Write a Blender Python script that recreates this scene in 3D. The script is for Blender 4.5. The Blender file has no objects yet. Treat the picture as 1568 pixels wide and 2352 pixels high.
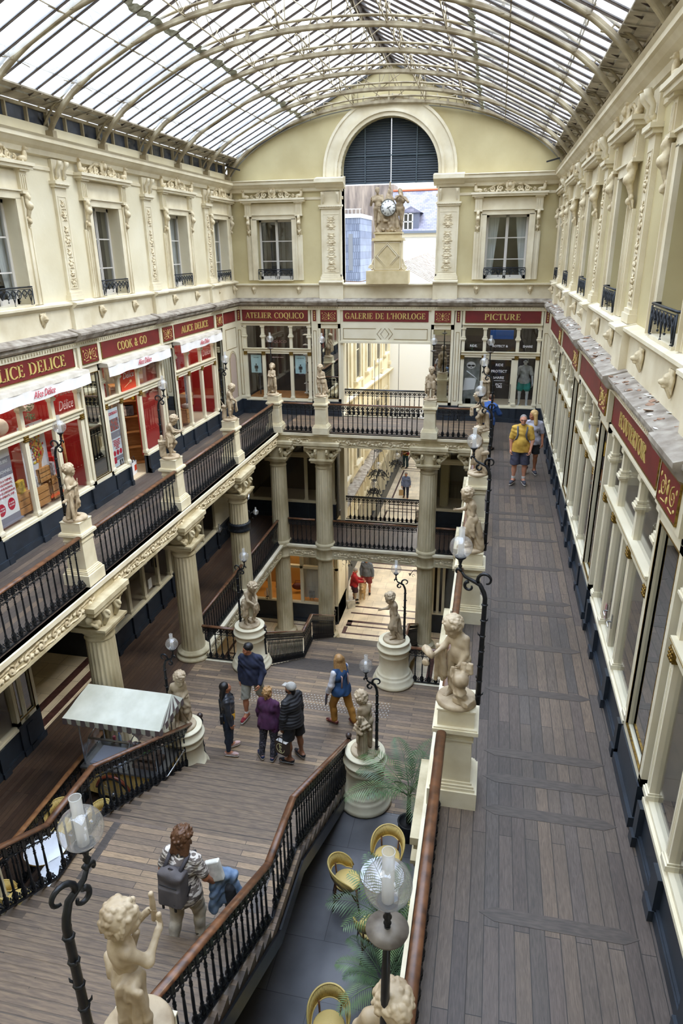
WORLD_E=3.2; ZEN=2.5; SUN_E=3.0; EXPO=-0.08
import bpy, math, random
import numpy as np
from math import sin, cos, pi, radians, sqrt, atan2
from mathutils import Vector, Matrix
random.seed(11)
SC = bpy.context.scene; COL = SC.collection
HA, HB, HC = -5.8, -10.0, -13.9          # deck levels, measured down from the eye
XW0, XW1, YE = -9.25, 1.88, 24.5          # left wall, right wall, end wall
XL, XR, YR = -7.1, -0.26, 21.9            # balustrade lines
PY = [2.35, 6.25, 10.3, 14.3, 18.2, 21.9]
PXL, PXR, ZP = -7.27, -0.12, HA+1.25      # pedestal rows and pedestal tops

def lin(c):
    return tuple(((x/12.92) if x <= .04045 else ((x+.055)/1.055)**2.4) for x in c)
def rgb(r, g, b): return lin((r/255, g/255, b/255))

class MB:
    def __init__(s): s.v=[]; s.f=[]; s.s=[]; s.m=[]
    def add(s, vs, fs, sm=False, m=0, M=None):
        o=len(s.v)
        if M is not None: vs=[tuple(M@Vector(p)) for p in vs]
        s.v.extend(tuple(p) for p in vs)
        for f in fs: s.f.append(tuple(i+o for i in f)); s.s.append(sm); s.m.append(m)
        return s
    def box(s,x0,x1,y0,y1,z0,z1,m=0,M=None):
        if x0>x1:x0,x1=x1,x0
        if y0>y1:y0,y1=y1,y0
        if z0>z1:z0,z1=z1,z0
        return s.add([(x0,y0,z0),(x1,y0,z0),(x1,y1,z0),(x0,y1,z0),(x0,y0,z1),(x1,y0,z1),(x1,y1,z1),(x0,y1,z1)],
          [(0,3,2,1),(4,5,6,7),(0,1,5,4),(1,2,6,5),(2,3,7,6),(3,0,4,7)],False,m,M)
    def prism(s,poly,d,m=0,sm=False,M=None):
        n=len(poly); d=Vector(d); a=[Vector(p) for p in poly]; b=[p+d for p in a]
        nn=Vector((0,0,0))
        for i in range(n): nn+=a[i].cross(a[(i+1)%n])
        if nn.dot(d)>0: a.reverse(); b.reverse()
        fs=[tuple(range(n)),tuple(reversed(range(n,2*n)))]
        s.add(a+b,fs,False,m,M)
        o=len(s.v)-2*n
        for i in range(n):
            j=(i+1)%n; s.f.append((o+i,o+n+i,o+n+j,o+j)); s.s.append(sm); s.m.append(m)
        return s
    def tube(s,pts,r,n=8,m=0,cap=True,sq=False,M=None,up=None):
        P=[Vector(p) for p in pts]; k=len(P)
        R=r if isinstance(r,(list,tuple)) else [r]*k
        vs=[]; T0=None; N=None
        for i in range(k):
            t=(P[min(i+1,k-1)]-P[max(i-1,0)])
            if t.length<1e-9: t=Vector((0,0,1))
            t.normalize()
            if N is None:
                a=Vector(up) if up else (Vector((0,0,1)) if abs(t.z)<.95 else Vector((1,0,0)))
                N=(a-t*a.dot(t)).normalized()
            else:
                N=N-t*N.dot(t)
                if N.length<1e-6: N=Vector((1,0,0))-t*t.x
                N.normalize()
            B=t.cross(N)
            for j in range(n):
                an=2*pi*(j+(.5 if sq else 0))/n
                vs.append(P[i]+(N*cos(an)+B*sin(an))*R[i])
        fs=[]
        for i in range(k-1):
            for j in range(n):
                a=i*n+j;b=i*n+(j+1)%n; fs.append((a,b,b+n,a+n))
        s.add(vs,fs,not sq,m,M)
        if cap:
            o=len(s.v)-k*n
            s.f.append(tuple(o+j for j in reversed(range(n)))); s.s.append(False); s.m.append(m)
            s.f.append(tuple(o+(k-1)*n+j for j in range(n))); s.s.append(False); s.m.append(m)
        return s
    def lathe(s,prof,n=16,c=(0,0,0),m=0,sm=True,M=None,fl=None):
        c=Vector(c); vs=[]; k=len(prof)
        for (r,z) in prof:
            for j in range(n):
                a=2*pi*j/n; vs.append((c.x+r*cos(a),c.y+r*sin(a),c.z+z))
        fs=[]
        for i in range(k-1):
            for j in range(n):
                a=i*n+j;b=i*n+(j+1)%n; fs.append((a,b,b+n,a+n))
        fs.append(tuple(reversed(range(n)))); fs.append(tuple((k-1)*n+j for j in range(n)))
        return s.add(vs,fs,sm,m,M)
    def ball(s,c,r,n=12,sc=(1,1,1),m=0,M=None):
        k=max(4,n//2); prof=[(max(1e-4,sin(pi*i/k)),-cos(pi*i/k)) for i in range(k+1)]
        vs=[];fs=[]
        for (a,z) in prof:
            for j in range(n):
                an=2*pi*j/n; vs.append((c[0]+r*sc[0]*a*cos(an),c[1]+r*sc[1]*a*sin(an),c[2]+r*sc[2]*z))
        for i in range(k):
            for j in range(n):
                q=i*n+j;b=i*n+(j+1)%n; fs.append((q,b,b+n,q+n))
        return s.add(vs,fs,True,m,M)
    def merge(s,o,M=None):
        b=len(s.v)
        s.v.extend([tuple(M@Vector(p)) for p in o.v] if M is not None else o.v)
        s.f.extend(tuple(i+b for i in f) for f in o.f); s.s.extend(o.s); s.m.extend(o.m); return s
    def mesh(s,name,mats):
        me=bpy.data.meshes.new(name); me.from_pydata(s.v,[],s.f)
        me.polygons.foreach_set('use_smooth',s.s); me.polygons.foreach_set('material_index',s.m)
        for m in (mats if isinstance(mats,(list,tuple)) else [mats]): me.materials.append(m)
        me.update(); return me

def put(name,me,parent=None,loc=(0,0,0),rz=0,kind=None,label=None,cat=None,group=None,sc=None,rot=None):
    if isinstance(me,tuple): me=me[0].mesh(name,me[1])
    o=bpy.data.objects.new(name,me); COL.objects.link(o)
    o.location=loc
    o.rotation_euler=rot if rot else (0,0,rz)
    if sc: o.scale=sc if isinstance(sc,tuple) else (sc,)*3
    if parent is not None: o.parent=parent
    tag(o,label,cat,group,kind); return o
def tag(o,label=None,cat=None,group=None,kind=None):
    if kind: o['kind']=kind
    if label: o['label']=label
    if cat: o['category']=cat
    if group: o['group']=group
    return o
def thing(name,label=None,cat=None,loc=(0,0,0),rz=0,group=None,kind=None):
    return put(name,None,None,loc,rz,kind,label,cat,group)
def wallframe(wall,u,z=0):
    """location and rotation of a local frame: +X to the viewer's right, -Y out of the wall"""
    if wall=='L': return (XW0,u,z),pi/2
    if wall=='R': return (XW1,u,z),-pi/2
    return (u,YE,z),0.0

# ---------------------------------------------------------------- materials
def _nt(name):
    m=bpy.data.materials.new(name); m.use_nodes=True; nt=m.node_tree; b=nt.nodes['Principled BSDF']; return m,nt,b
def _n(nt,t,**k):
    n=nt.nodes.new(t)
    for a,v in k.items():
        if a in n.inputs.keys(): n.inputs[a].default_value=v
        else: setattr(n,a,v)
    return n
def mat(name,col,rough=.6,metal=0,col2=None,nscale=3.,bump=0,bscale=30.,spec=.5,ramp=(.35,.65),stretch=None,streak=False):
    m,nt,b=_nt(name); L=nt.links
    b.inputs['Roughness'].default_value=rough; b.inputs['Metallic'].default_value=metal
    b.inputs['Specular IOR Level'].default_value=spec
    b.inputs['Base Color'].default_value=(*col,1)
    tc=_n(nt,'ShaderNodeTexCoord')
    src=tc.outputs['Object']
    if stretch:
        mp=_n(nt,'ShaderNodeMapping'); mp.inputs['Scale'].default_value=stretch; L.new(src,mp.inputs[0]); src=mp.outputs[0]
    if col2:
        no=_n(nt,'ShaderNodeTexNoise'); no.inputs['Scale'].default_value=nscale; no.inputs['Detail'].default_value=6
        L.new(src,no.inputs['Vector'])
        r=_n(nt,'ShaderNodeValToRGB'); r.color_ramp.elements[0].position=ramp[0]; r.color_ramp.elements[1].position=ramp[1]
        r.color_ramp.elements[0].color=(*col2,1); r.color_ramp.elements[1].color=(*col,1)
        L.new(no.outputs[0],r.inputs[0]); L.new(r.outputs[0],b.inputs['Base Color'])
    if bump:
        n2=_n(nt,'ShaderNodeTexNoise'); n2.inputs['Scale'].default_value=bscale; n2.inputs['Detail'].default_value=4
        L.new(src,n2.inputs['Vector'])
        bp=_n(nt,'ShaderNodeBump'); bp.inputs['Strength'].default_value=bump; bp.inputs['Distance'].default_value=.02
        L.new(n2.outputs[0],bp.inputs['Height']); L.new(bp.outputs[0],b.inputs['Normal'])
    return m
def plankmat(name,cols,row=.13,length=1.7,rot=0.,rough=.45,gap=.004,gapcol=(.012,.010,.008)):
    m,nt,b=_nt(name); L=nt.links
    tc=_n(nt,'ShaderNodeTexCoord'); mp=_n(nt,'ShaderNodeMapping'); mp.inputs['Rotation'].default_value=(0,0,rot)
    L.new(tc.outputs['Object'],mp.inputs[0])
    br=_n(nt,'ShaderNodeTexBrick'); br.offset=.43; br.squash=1
    br.inputs['Scale'].default_value=1; br.inputs['Brick Width'].default_value=length; br.inputs['Row Height'].default_value=row
    br.inputs['Mortar Size'].default_value=gap; br.inputs['Mortar Smooth'].default_value=.3; br.inputs['Bias'].default_value=0
    br.inputs['Color1'].default_value=(0,0,0,1); br.inputs['Color2'].default_value=(1,1,1,1); br.inputs['Mortar'].default_value=(.5,.5,.5,1)
    L.new(mp.outputs[0],br.inputs['Vector'])
    rp=_n(nt,'ShaderNodeValToRGB'); e=rp.color_ramp.elements
    e[0].color=(*cols[0],1); e[1].color=(*cols[-1],1)
    for i,c in enumerate(cols[1:-1]):
        q=e.new((i+1)/(len(cols)-1)); q.color=(*c,1)
    L.new(br.outputs['Color'],rp.inputs[0])
    m2=_n(nt,'ShaderNodeMapping'); m2.inputs['Scale'].default_value=(2.2,22,1); L.new(mp.outputs[0],m2.inputs[0])
    no=_n(nt,'ShaderNodeTexNoise'); no.inputs['Scale'].default_value=3; no.inputs['Detail'].default_value=7; no.inputs['Distortion'].default_value=1.2; L.new(m2.outputs[0],no.inputs['Vector'])
    n3=_n(nt,'ShaderNodeTexNoise'); n3.inputs['Scale'].default_value=.9; n3.inputs['Detail'].default_value=5; L.new(mp.outputs[0],n3.inputs['Vector'])
    mr=_n(nt,'ShaderNodeMapRange'); mr.inputs['From Min'].default_value=.3; mr.inputs['From Max'].default_value=.7; mr.inputs['To Min'].default_value=.68; mr.inputs['To Max'].default_value=1.3
    L.new(no.outputs[0],mr.inputs[0])
    mr2=_n(nt,'ShaderNodeMapRange'); mr2.inputs['From Min'].default_value=.3; mr2.inputs['From Max'].default_value=.7; mr2.inputs['To Min'].default_value=.78; mr2.inputs['To Max'].default_value=1.2
    L.new(n3.outputs[0],mr2.inputs[0])
    mu=_n(nt,'ShaderNodeMath',operation='MULTIPLY'); L.new(mr.outputs[0],mu.inputs[0]); L.new(mr2.outputs[0],mu.inputs[1])
    vm=_n(nt,'ShaderNodeVectorMath',operation='SCALE'); L.new(rp.outputs[0],vm.inputs[0]); L.new(mu.outputs[0],vm.inputs['Scale'])
    mx=_n(nt,'ShaderNodeMix',data_type='RGBA'); L.new(br.outputs['Fac'],mx.inputs['Factor']); L.new(vm.outputs[0],mx.inputs['A']); mx.inputs['B'].default_value=(*gapcol,1)
    L.new(mx.outputs['Result'],b.inputs['Base Color']); 
    mr3=_n(nt,'ShaderNodeMapRange'); mr3.inputs['To Min'].default_value=rough-.12; mr3.inputs['To Max'].default_value=rough+.15; L.new(n3.outputs[0],mr3.inputs[0]); L.new(mr3.outputs[0],b.inputs['Roughness'])
    bp=_n(nt,'ShaderNodeBump'); bp.inputs['Strength'].default_value=.25; bp.inputs['Distance'].default_value=.003; bp.invert=True
    L.new(br.outputs['Fac'],bp.inputs['Height']); L.new(bp.outputs[0],b.inputs['Normal'])
    return m
def glassmat(name,tint=(1,1,1),refl=.06,rough=.0,haze=0,hazecol=(1,1,1)):
    m=bpy.data.materials.new(name); m.use_nodes=True; nt=m.node_tree; nt.nodes.clear(); L=nt.links
    o=_n(nt,'ShaderNodeOutputMaterial'); t=_n(nt,'ShaderNodeBsdfTransparent'); t.inputs[0].default_value=(*tint,1)
    g=_n(nt,'ShaderNodeBsdfGlossy'); g.inputs['Roughness'].default_value=rough
    lw=_n(nt,'ShaderNodeLayerWeight'); lw.inputs['Blend'].default_value=.35
    mr=_n(nt,'ShaderNodeMapRange'); mr.inputs['To Min'].default_value=refl; mr.inputs['To Max'].default_value=min(1,refl+.6)
    pw=_n(nt,'ShaderNodeMath',operation='POWER'); pw.inputs[1].default_value=2.2
    L.new(lw.outputs['Facing'],pw.inputs[0]); L.new(pw.outputs[0],mr.inputs[0])
    x=_n(nt,'ShaderNodeMixShader'); L.new(mr.outputs[0],x.inputs[0]); L.new(g.outputs[0],x.inputs[2])
    if haze:
        d=_n(nt,'ShaderNodeBsdfTranslucent'); d.inputs[0].default_value=(*hazecol,1)
        d2=_n(nt,'ShaderNodeBsdfDiffuse'); d2.inputs[0].default_value=(*hazecol,1)
        y0=_n(nt,'ShaderNodeMixShader'); y0.inputs[0].default_value=.35; L.new(d.outputs[0],y0.inputs[1]); L.new(d2.outputs[0],y0.inputs[2])
        y=_n(nt,'ShaderNodeMixShader'); y.inputs[0].default_value=haze; L.new(t.outputs[0],y.inputs[1]); L.new(y0.outputs[0],y.inputs[2]); L.new(y.outputs[0],x.inputs[1])
    else: L.new(t.outputs[0],x.inputs[1])
    L.new(x.outputs[0],o.inputs[0]); return m
def emat(name,col,st):
    m=bpy.data.materials.new(name); m.use_nodes=True; nt=m.node_tree; nt.nodes.clear()
    o=_n(nt,'ShaderNodeOutputMaterial'); e=_n(nt,'ShaderNodeEmission'); e.inputs[0].default_value=(*col,1); e.inputs[1].default_value=st
    nt.links.new(e.outputs[0],o.inputs[0]); return m
def slabmat(name,col,col2,line,sx,sy,gap=.006,rough=.35,rot=0,bump=0):
    m,nt,b=_nt(name); L=nt.links; b.inputs['Roughness'].default_value=rough
    tc=_n(nt,'ShaderNodeTexCoord'); mp=_n(nt,'ShaderNodeMapping'); mp.inputs['Rotation'].default_value=(0,0,rot); L.new(tc.outputs['Object'],mp.inputs[0])
    br=_n(nt,'ShaderNodeTexBrick'); br.offset=.5; br.inputs['Scale'].default_value=1; br.inputs['Brick Width'].default_value=sx; br.inputs['Row Height'].default_value=sy
    br.inputs['Mortar Size'].default_value=gap; br.inputs['Color1'].default_value=(*col,1); br.inputs['Color2'].default_value=(*col2,1); br.inputs['Mortar'].default_value=(*line,1)
    L.new(mp.outputs[0],br.inputs['Vector'])
    no=_n(nt,'ShaderNodeTexNoise'); no.inputs['Scale'].default_value=1.6; no.inputs['Detail'].default_value=8; L.new(mp.outputs[0],no.inputs['Vector'])
    mr=_n(nt,'ShaderNodeMapRange'); mr.inputs['From Min'].default_value=.3; mr.inputs['From Max'].default_value=.7; mr.inputs['To Min'].default_value=.75; mr.inputs['To Max'].default_value=1.2; L.new(no.outputs[0],mr.inputs[0])
    vm=_n(nt,'ShaderNodeVectorMath',operation='SCALE'); L.new(br.outputs['Color'],vm.inputs[0]); L.new(mr.outputs[0],vm.inputs['Scale']); L.new(vm.outputs[0],b.inputs['Base Color'])
    return m

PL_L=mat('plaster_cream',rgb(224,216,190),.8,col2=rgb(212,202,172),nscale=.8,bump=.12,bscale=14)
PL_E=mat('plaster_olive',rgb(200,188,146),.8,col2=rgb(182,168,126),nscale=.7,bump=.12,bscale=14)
STO=mat('limestone_trim',rgb(228,219,194),.7,col2=rgb(208,196,166),nscale=1.7,bump=.1,bscale=40)
CAR=mat('limestone_carving',rgb(222,209,178),.75,col2=rgb(168,150,116),nscale=7,bump=.2,bscale=60,ramp=(.3,.55))
COLM=mat('limestone_column',rgb(206,194,162),.75,col2=rgb(160,146,112),nscale=2.2,bump=.15,bscale=30,stretch=(1,1,.35))
WDC=mat('cream_paint',rgb(228,221,198),.42,col2=rgb(218,209,182),nscale=1.4)
GLD=mat('gilt_line',rgb(140,116,60),.4,.4)
GLT=mat('gilding',rgb(150,120,52),.35,.7,col2=rgb(96,72,28),nscale=30)
LET=mat('gold_lettering',rgb(206,184,112),.45,.15)
NAV=mat('navy_paint',rgb(38,46,56),.42,col2=rgb(30,36,44),nscale=4)
IRN=mat('black_iron',rgb(30,33,38),.38,.3,col2=rgb(18,20,24),nscale=9)
WIR=mat('wrought_iron',rgb(46,52,60),.42,.4,col2=rgb(24,27,32),nscale=14)
MAR=mat('maroon_sign',rgb(118,32,34),.5,col2=rgb(102,28,30),nscale=3)
LEAD=mat('weathered_lead',rgb(170,162,150),.75,col2=rgb(120,110,98),nscale=5,bump=.3,bscale=18)
MBL=mat('statue_marble',rgb(184,166,138),.55,col2=rgb(136,116,88),nscale=5,bump=.08,bscale=50,ramp=(.28,.6))
PED=mat('pedestal_paint',rgb(224,215,188),.5,col2=rgb(206,194,162),nscale=2.5)
HRL=mat('handrail_wood',rgb(112,74,48),.35,col2=rgb(66,42,28),nscale=9,stretch=(1,1,1))
RIB=mat('roof_iron_paint',rgb(176,164,136),.6,col2=rgb(128,114,88),nscale=3)
BAR=mat('glazing_bar_rust',rgb(92,80,70),.7,col2=rgb(54,42,36),nscale=4)
DKG=mat('dark_glass',rgb(26,30,36),.08,0,col2=rgb(46,50,56),nscale=1.5,spec=.9)
WINF=mat('window_frame_paint',rgb(206,202,196),.5)
GLS=glassmat('shop_glass',(.97,.98,.98),.045)
GLW=glassmat('window_glass',(.9,.92,.93),.07)
GLB=glassmat('lamp_glass',(.96,.96,.96),.09,.03,haze=.15)
CHM=glassmat('frosted_chimney',(.95,.95,.95),.05,.3,haze=.5,hazecol=(.9,.9,.88))
GRF=glassmat('roof_glass',(.96,.98,1.),.02,.1,haze=.08,hazecol=(.85,.9,.95))
GRF2=glassmat('ribbed_roof_glass',(.88,.91,.94),.03,.2,haze=.30,hazecol=(.8,.86,.92))
MIR,_nt_,_b_=_nt('mirror_glass'); _b_.inputs['Metallic'].default_value=1; _b_.inputs['Roughness'].default_value=.02; _b_.inputs['Base Color'].default_value=(.62,.64,.62,1)
_oak=[rgb(66,58,53),rgb(88,76,68),rgb(76,69,64),rgb(101,86,72),rgb(71,64,59)]
_oakB=[rgb(88,74,62),rgb(122,102,82),rgb(106,90,76),rgb(146,122,94),rgb(94,80,68)]
_oakS=[rgb(60,50,42),rgb(82,68,55),rgb(71,61,51),rgb(100,82,62),rgb(65,55,47)]
PLK_Y=plankmat('oak_planks_lengthwise',_oak,.135,1.9,pi/2,.5)
PLK_X=plankmat('oak_planks_crosswise',_oakB,.10,1.25,0,.55)
PLK_S=plankmat('oak_stair_treads',_oakS,.26,1.4,0,.5)
PLK_D=plankmat('dark_oak_planks',[rgb(70,54,46),rgb(84,66,54),rgb(76,62,54),rgb(92,72,58)],.1,1.5,pi/2,.35)
OAK=mat('oak_board',rgb(80,71,64),.5,col2=rgb(62,55,50),nscale=5,stretch=(1.5,9,1))
SLT=slabmat('slate_floor',rgb(88,87,89),rgb(96,95,97),rgb(58,57,58),1.3,.9,.005,.3)
LST=slabmat('limestone_floor',rgb(232,216,186),rgb(222,204,172),rgb(150,132,104),.6,.6,.004,.35)
RMB=mat('red_marble',rgb(92,62,56),.35,col2=rgb(62,40,38),nscale=8)
SOF=mat('soffit_plaster',rgb(196,186,158),.8)
WHT=mat('white_paint',rgb(235,235,232),.6)
BLK=mat('soft_black',rgb(22,22,24),.6)
# ---------------------------------------------------------------- implicit surfaces for bodies and carving
def V3(*a): return np.array(a,float)
def smin(a,b,k):
    if k<=0: return np.minimum(a,b)
    h=np.maximum(k-np.abs(a-b),0)/k
    return np.minimum(a,b)-h*h*k*.25
def prim_bb(p):
    t=p[0]
    if t=='c':
        r=max(p[3],p[4]); return np.minimum(p[1],p[2])-r, np.maximum(p[1],p[2])+r
    if t=='e':
        r=max(p[2]); return p[1]-r,p[1]+r
    if t=='b':
        r=np.linalg.norm(p[2]); return p[1]-r,p[1]+r
def prim_d(p,X,Y,Z):
    t=p[0]
    if t=='c':
        a,b,ra,rb=p[1],p[2],p[3],p[4]; ab=b-a; L=max(ab@ab,1e-12)
        tt=np.clip(((X-a[0])*ab[0]+(Y-a[1])*ab[1]+(Z-a[2])*ab[2])/L,0,1)
        return np.sqrt((X-a[0]-tt*ab[0])**2+(Y-a[1]-tt*ab[1])**2+(Z-a[2]-tt*ab[2])**2)-(ra+(rb-ra)*tt)
    c=p[1]; x=X-c[0];y=Y-c[1];z=Z-c[2]; R=p[3]
    if R is not None: x,y,z=(R[0,0]*x+R[1,0]*y+R[2,0]*z, R[0,1]*x+R[1,1]*y+R[2,1]*z, R[0,2]*x+R[1,2]*y+R[2,2]*z)
    if t=='e':
        r=p[2]; k0=np.sqrt((x/r[0])**2+(y/r[1])**2+(z/r[2])**2); k1=np.sqrt((x/r[0]**2)**2+(y/r[1]**2)**2+(z/r[2]**2)**2)
        return k0*(k0-1)/np.maximum(k1,1e-6)
    h=p[2]; q=.25*min(h)
    ax=np.abs(x)-h[0]+q; ay=np.abs(y)-h[1]+q; az=np.abs(z)-h[2]+q
    return np.sqrt(np.maximum(ax,0)**2+np.maximum(ay,0)**2+np.maximum(az,0)**2)+np.minimum(np.maximum(ax,np.maximum(ay,az)),0)-q
def C(a,b,ra,rb=None,k=None): return ('c',np.asarray(a,float),np.asarray(b,float),ra,ra if rb is None else rb,None,k)
def E(c,r,R=None,k=None): return ('e',np.asarray(c,float),r if isinstance(r,(tuple,list)) else (r,r,r),R,None,None,k)
def B(c,h,R=None,k=None): return ('b',np.asarray(c,float),h,R,None,None,k)
def SUB(p): return ('-',p)
def sdf_mesh(name,prims,vox,k,mats,disp=None,cut=None):
    lo=np.array([1e9]*3);hi=-lo
    for p in prims:
        if p[0]=='-': continue
        a,b=prim_bb(p); lo=np.minimum(lo,a);hi=np.maximum(hi,b)
    lo-=3*vox;hi+=3*vox
    n=np.ceil((hi-lo)/vox).astype(int)+1
    ax=[(lo[i]+vox*np.arange(n[i])).astype(np.float32) for i in range(3)]
    F=np.full(n,1.,np.float32)
    for p in prims:
        neg=p[0]=='-'; q=p[1] if neg else p
        kk=q[6] if len(q)>6 and q[6] is not None else k
        a,b=prim_bb(q); m=kk+2.5*vox
        i0=np.clip(((a-m-lo)/vox).astype(int),0,n-1); i1=np.clip(((b+m-lo)/vox).astype(int)+2,0,n)
        if (i1<=i0).any(): continue
        s=tuple(slice(i0[j],i1[j]) for j in range(3))
        d=prim_d(q,ax[0][s[0]][:,None,None],ax[1][s[1]][None,:,None],ax[2][s[2]][None,None,:])
        if neg: F[s]=-smin(-F[s],d,kk*.5)
        else: F[s]=smin(F[s],d,kk)
    if cut is not None:
        F=np.maximum(F,cut(ax[0][:,None,None],ax[1][None,:,None],ax[2][None,None,:]).astype(np.float32))
    if disp is not None:
        I=np.nonzero(np.abs(F)<4*vox)
        F[I]+=disp(ax[0][I[0]],ax[1][I[1]],ax[2][I[2]])
    F[0]=F[-1]=1;F[:,0]=F[:,-1]=1;F[:,:,0]=F[:,:,-1]=1
    S=F<0
    acc=np.zeros((0,3));cid=np.zeros(0,int);quads=[]
    nn=n
    def lid(i,j,k_): return (i*nn[1]+j)*nn[2]+k_
    accs=[];cids=[]
    for d in range(3):
        sl0=[slice(None)]*3;sl1=[slice(None)]*3;sl0[d]=slice(0,-1);sl1[d]=slice(1,None)
        cr=S[tuple(sl0)]!=S[tuple(sl1)]
        I=np.array(np.nonzero(cr))
        J=I.copy();J[d]+=1
        f0=F[tuple(I)];f1=F[tuple(J)]; t=f0/(f0-f1)
        P=I.T.astype(float); P[:,d]+=t
        e,g=[(1,2),(2,0),(0,1)][d]
        cs=[]
        for (a,b) in ((0,0),(1,0),(1,1),(0,1)):
            K=I.copy();K[e]-=a;K[g]-=b
            c=lid(*K); cs.append(c); accs.append(P);cids.append(c)
        q=np.stack(cs,1); fl=S[tuple(I)]
        q[~fl]=q[~fl][:,::-1]
        quads.append(q)
    cid=np.concatenate(cids);P=np.concatenate(accs);Q=np.concatenate(quads)
    if len(cid)==0: return bpy.data.meshes.new(name)
    u,inv=np.unique(cid,return_inverse=True); inv=inv.ravel()
    cnt=np.bincount(inv); Vv=np.stack([np.bincount(inv,weights=P[:,i])/cnt for i in range(3)],1)*vox+lo
    Q=np.searchsorted(u,Q)
    me=bpy.data.meshes.new(name); me.vertices.add(len(Vv)); me.vertices.foreach_set('co',Vv.astype(np.float32).ravel())
    me.loops.add(Q.size); me.loops.foreach_set('vertex_index',Q.astype(np.int32).ravel())
    me.polygons.add(len(Q)); me.polygons.foreach_set('loop_start',np.arange(0,Q.size,4,dtype=np.int32))
    try: me.polygons.foreach_set('loop_total',np.full(len(Q),4,np.int32))
    except Exception: pass
    me.polygons.foreach_set('use_smooth',np.ones(len(Q),bool))
    for m in (mats if isinstance(mats,(list,tuple)) else [mats]): me.materials.append(m)
    me.update(calc_edges=True); me.validate(); return me
def spiral(c,r0,turns,th,plane='xz',d=1,a0=0,n=22,r1=.12,rot=None):
    out=[];pts=[]
    for i in range(n+1):
        t=i/n; a=a0+d*turns*2*pi*t; r=r0*(1-(1-r1)*t)
        x,y=r*cos(a),r*sin(a)
        q={'xz':V3(x,0,y),'yz':V3(0,x,y),'xy':V3(x,y,0)}[plane]; pts.append(np.asarray(c,float)+q)
    for i in range(n): 
        t=i/n; out.append(C(pts[i],pts[i+1],th*(1-.45*t),th*(1-.45*(t+1/n))))
    return out

def _rot(yaw,pitch,tilt):
    """yaw about Z (positive turns to the figure's left), pitch forward-down, tilt to the left; facing -Y"""
    a,b,c=radians(yaw),radians(pitch),radians(tilt)
    Rz=np.array([[cos(a),-sin(a),0],[sin(a),cos(a),0],[0,0,1]]); Rx=np.array([[1,0,0],[0,cos(b),-sin(b)],[0,sin(b),cos(b)]])
    Ry=np.array([[cos(c),0,sin(c)],[0,1,0],[-sin(c),0,cos(c)]])
    return Rz@Ry@Rx
def _dir(fwd,out,s):
    f,o=radians(fwd),radians(out); return V3(s*sin(o),-sin(f)*cos(o),-cos(f)*cos(o))

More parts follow.
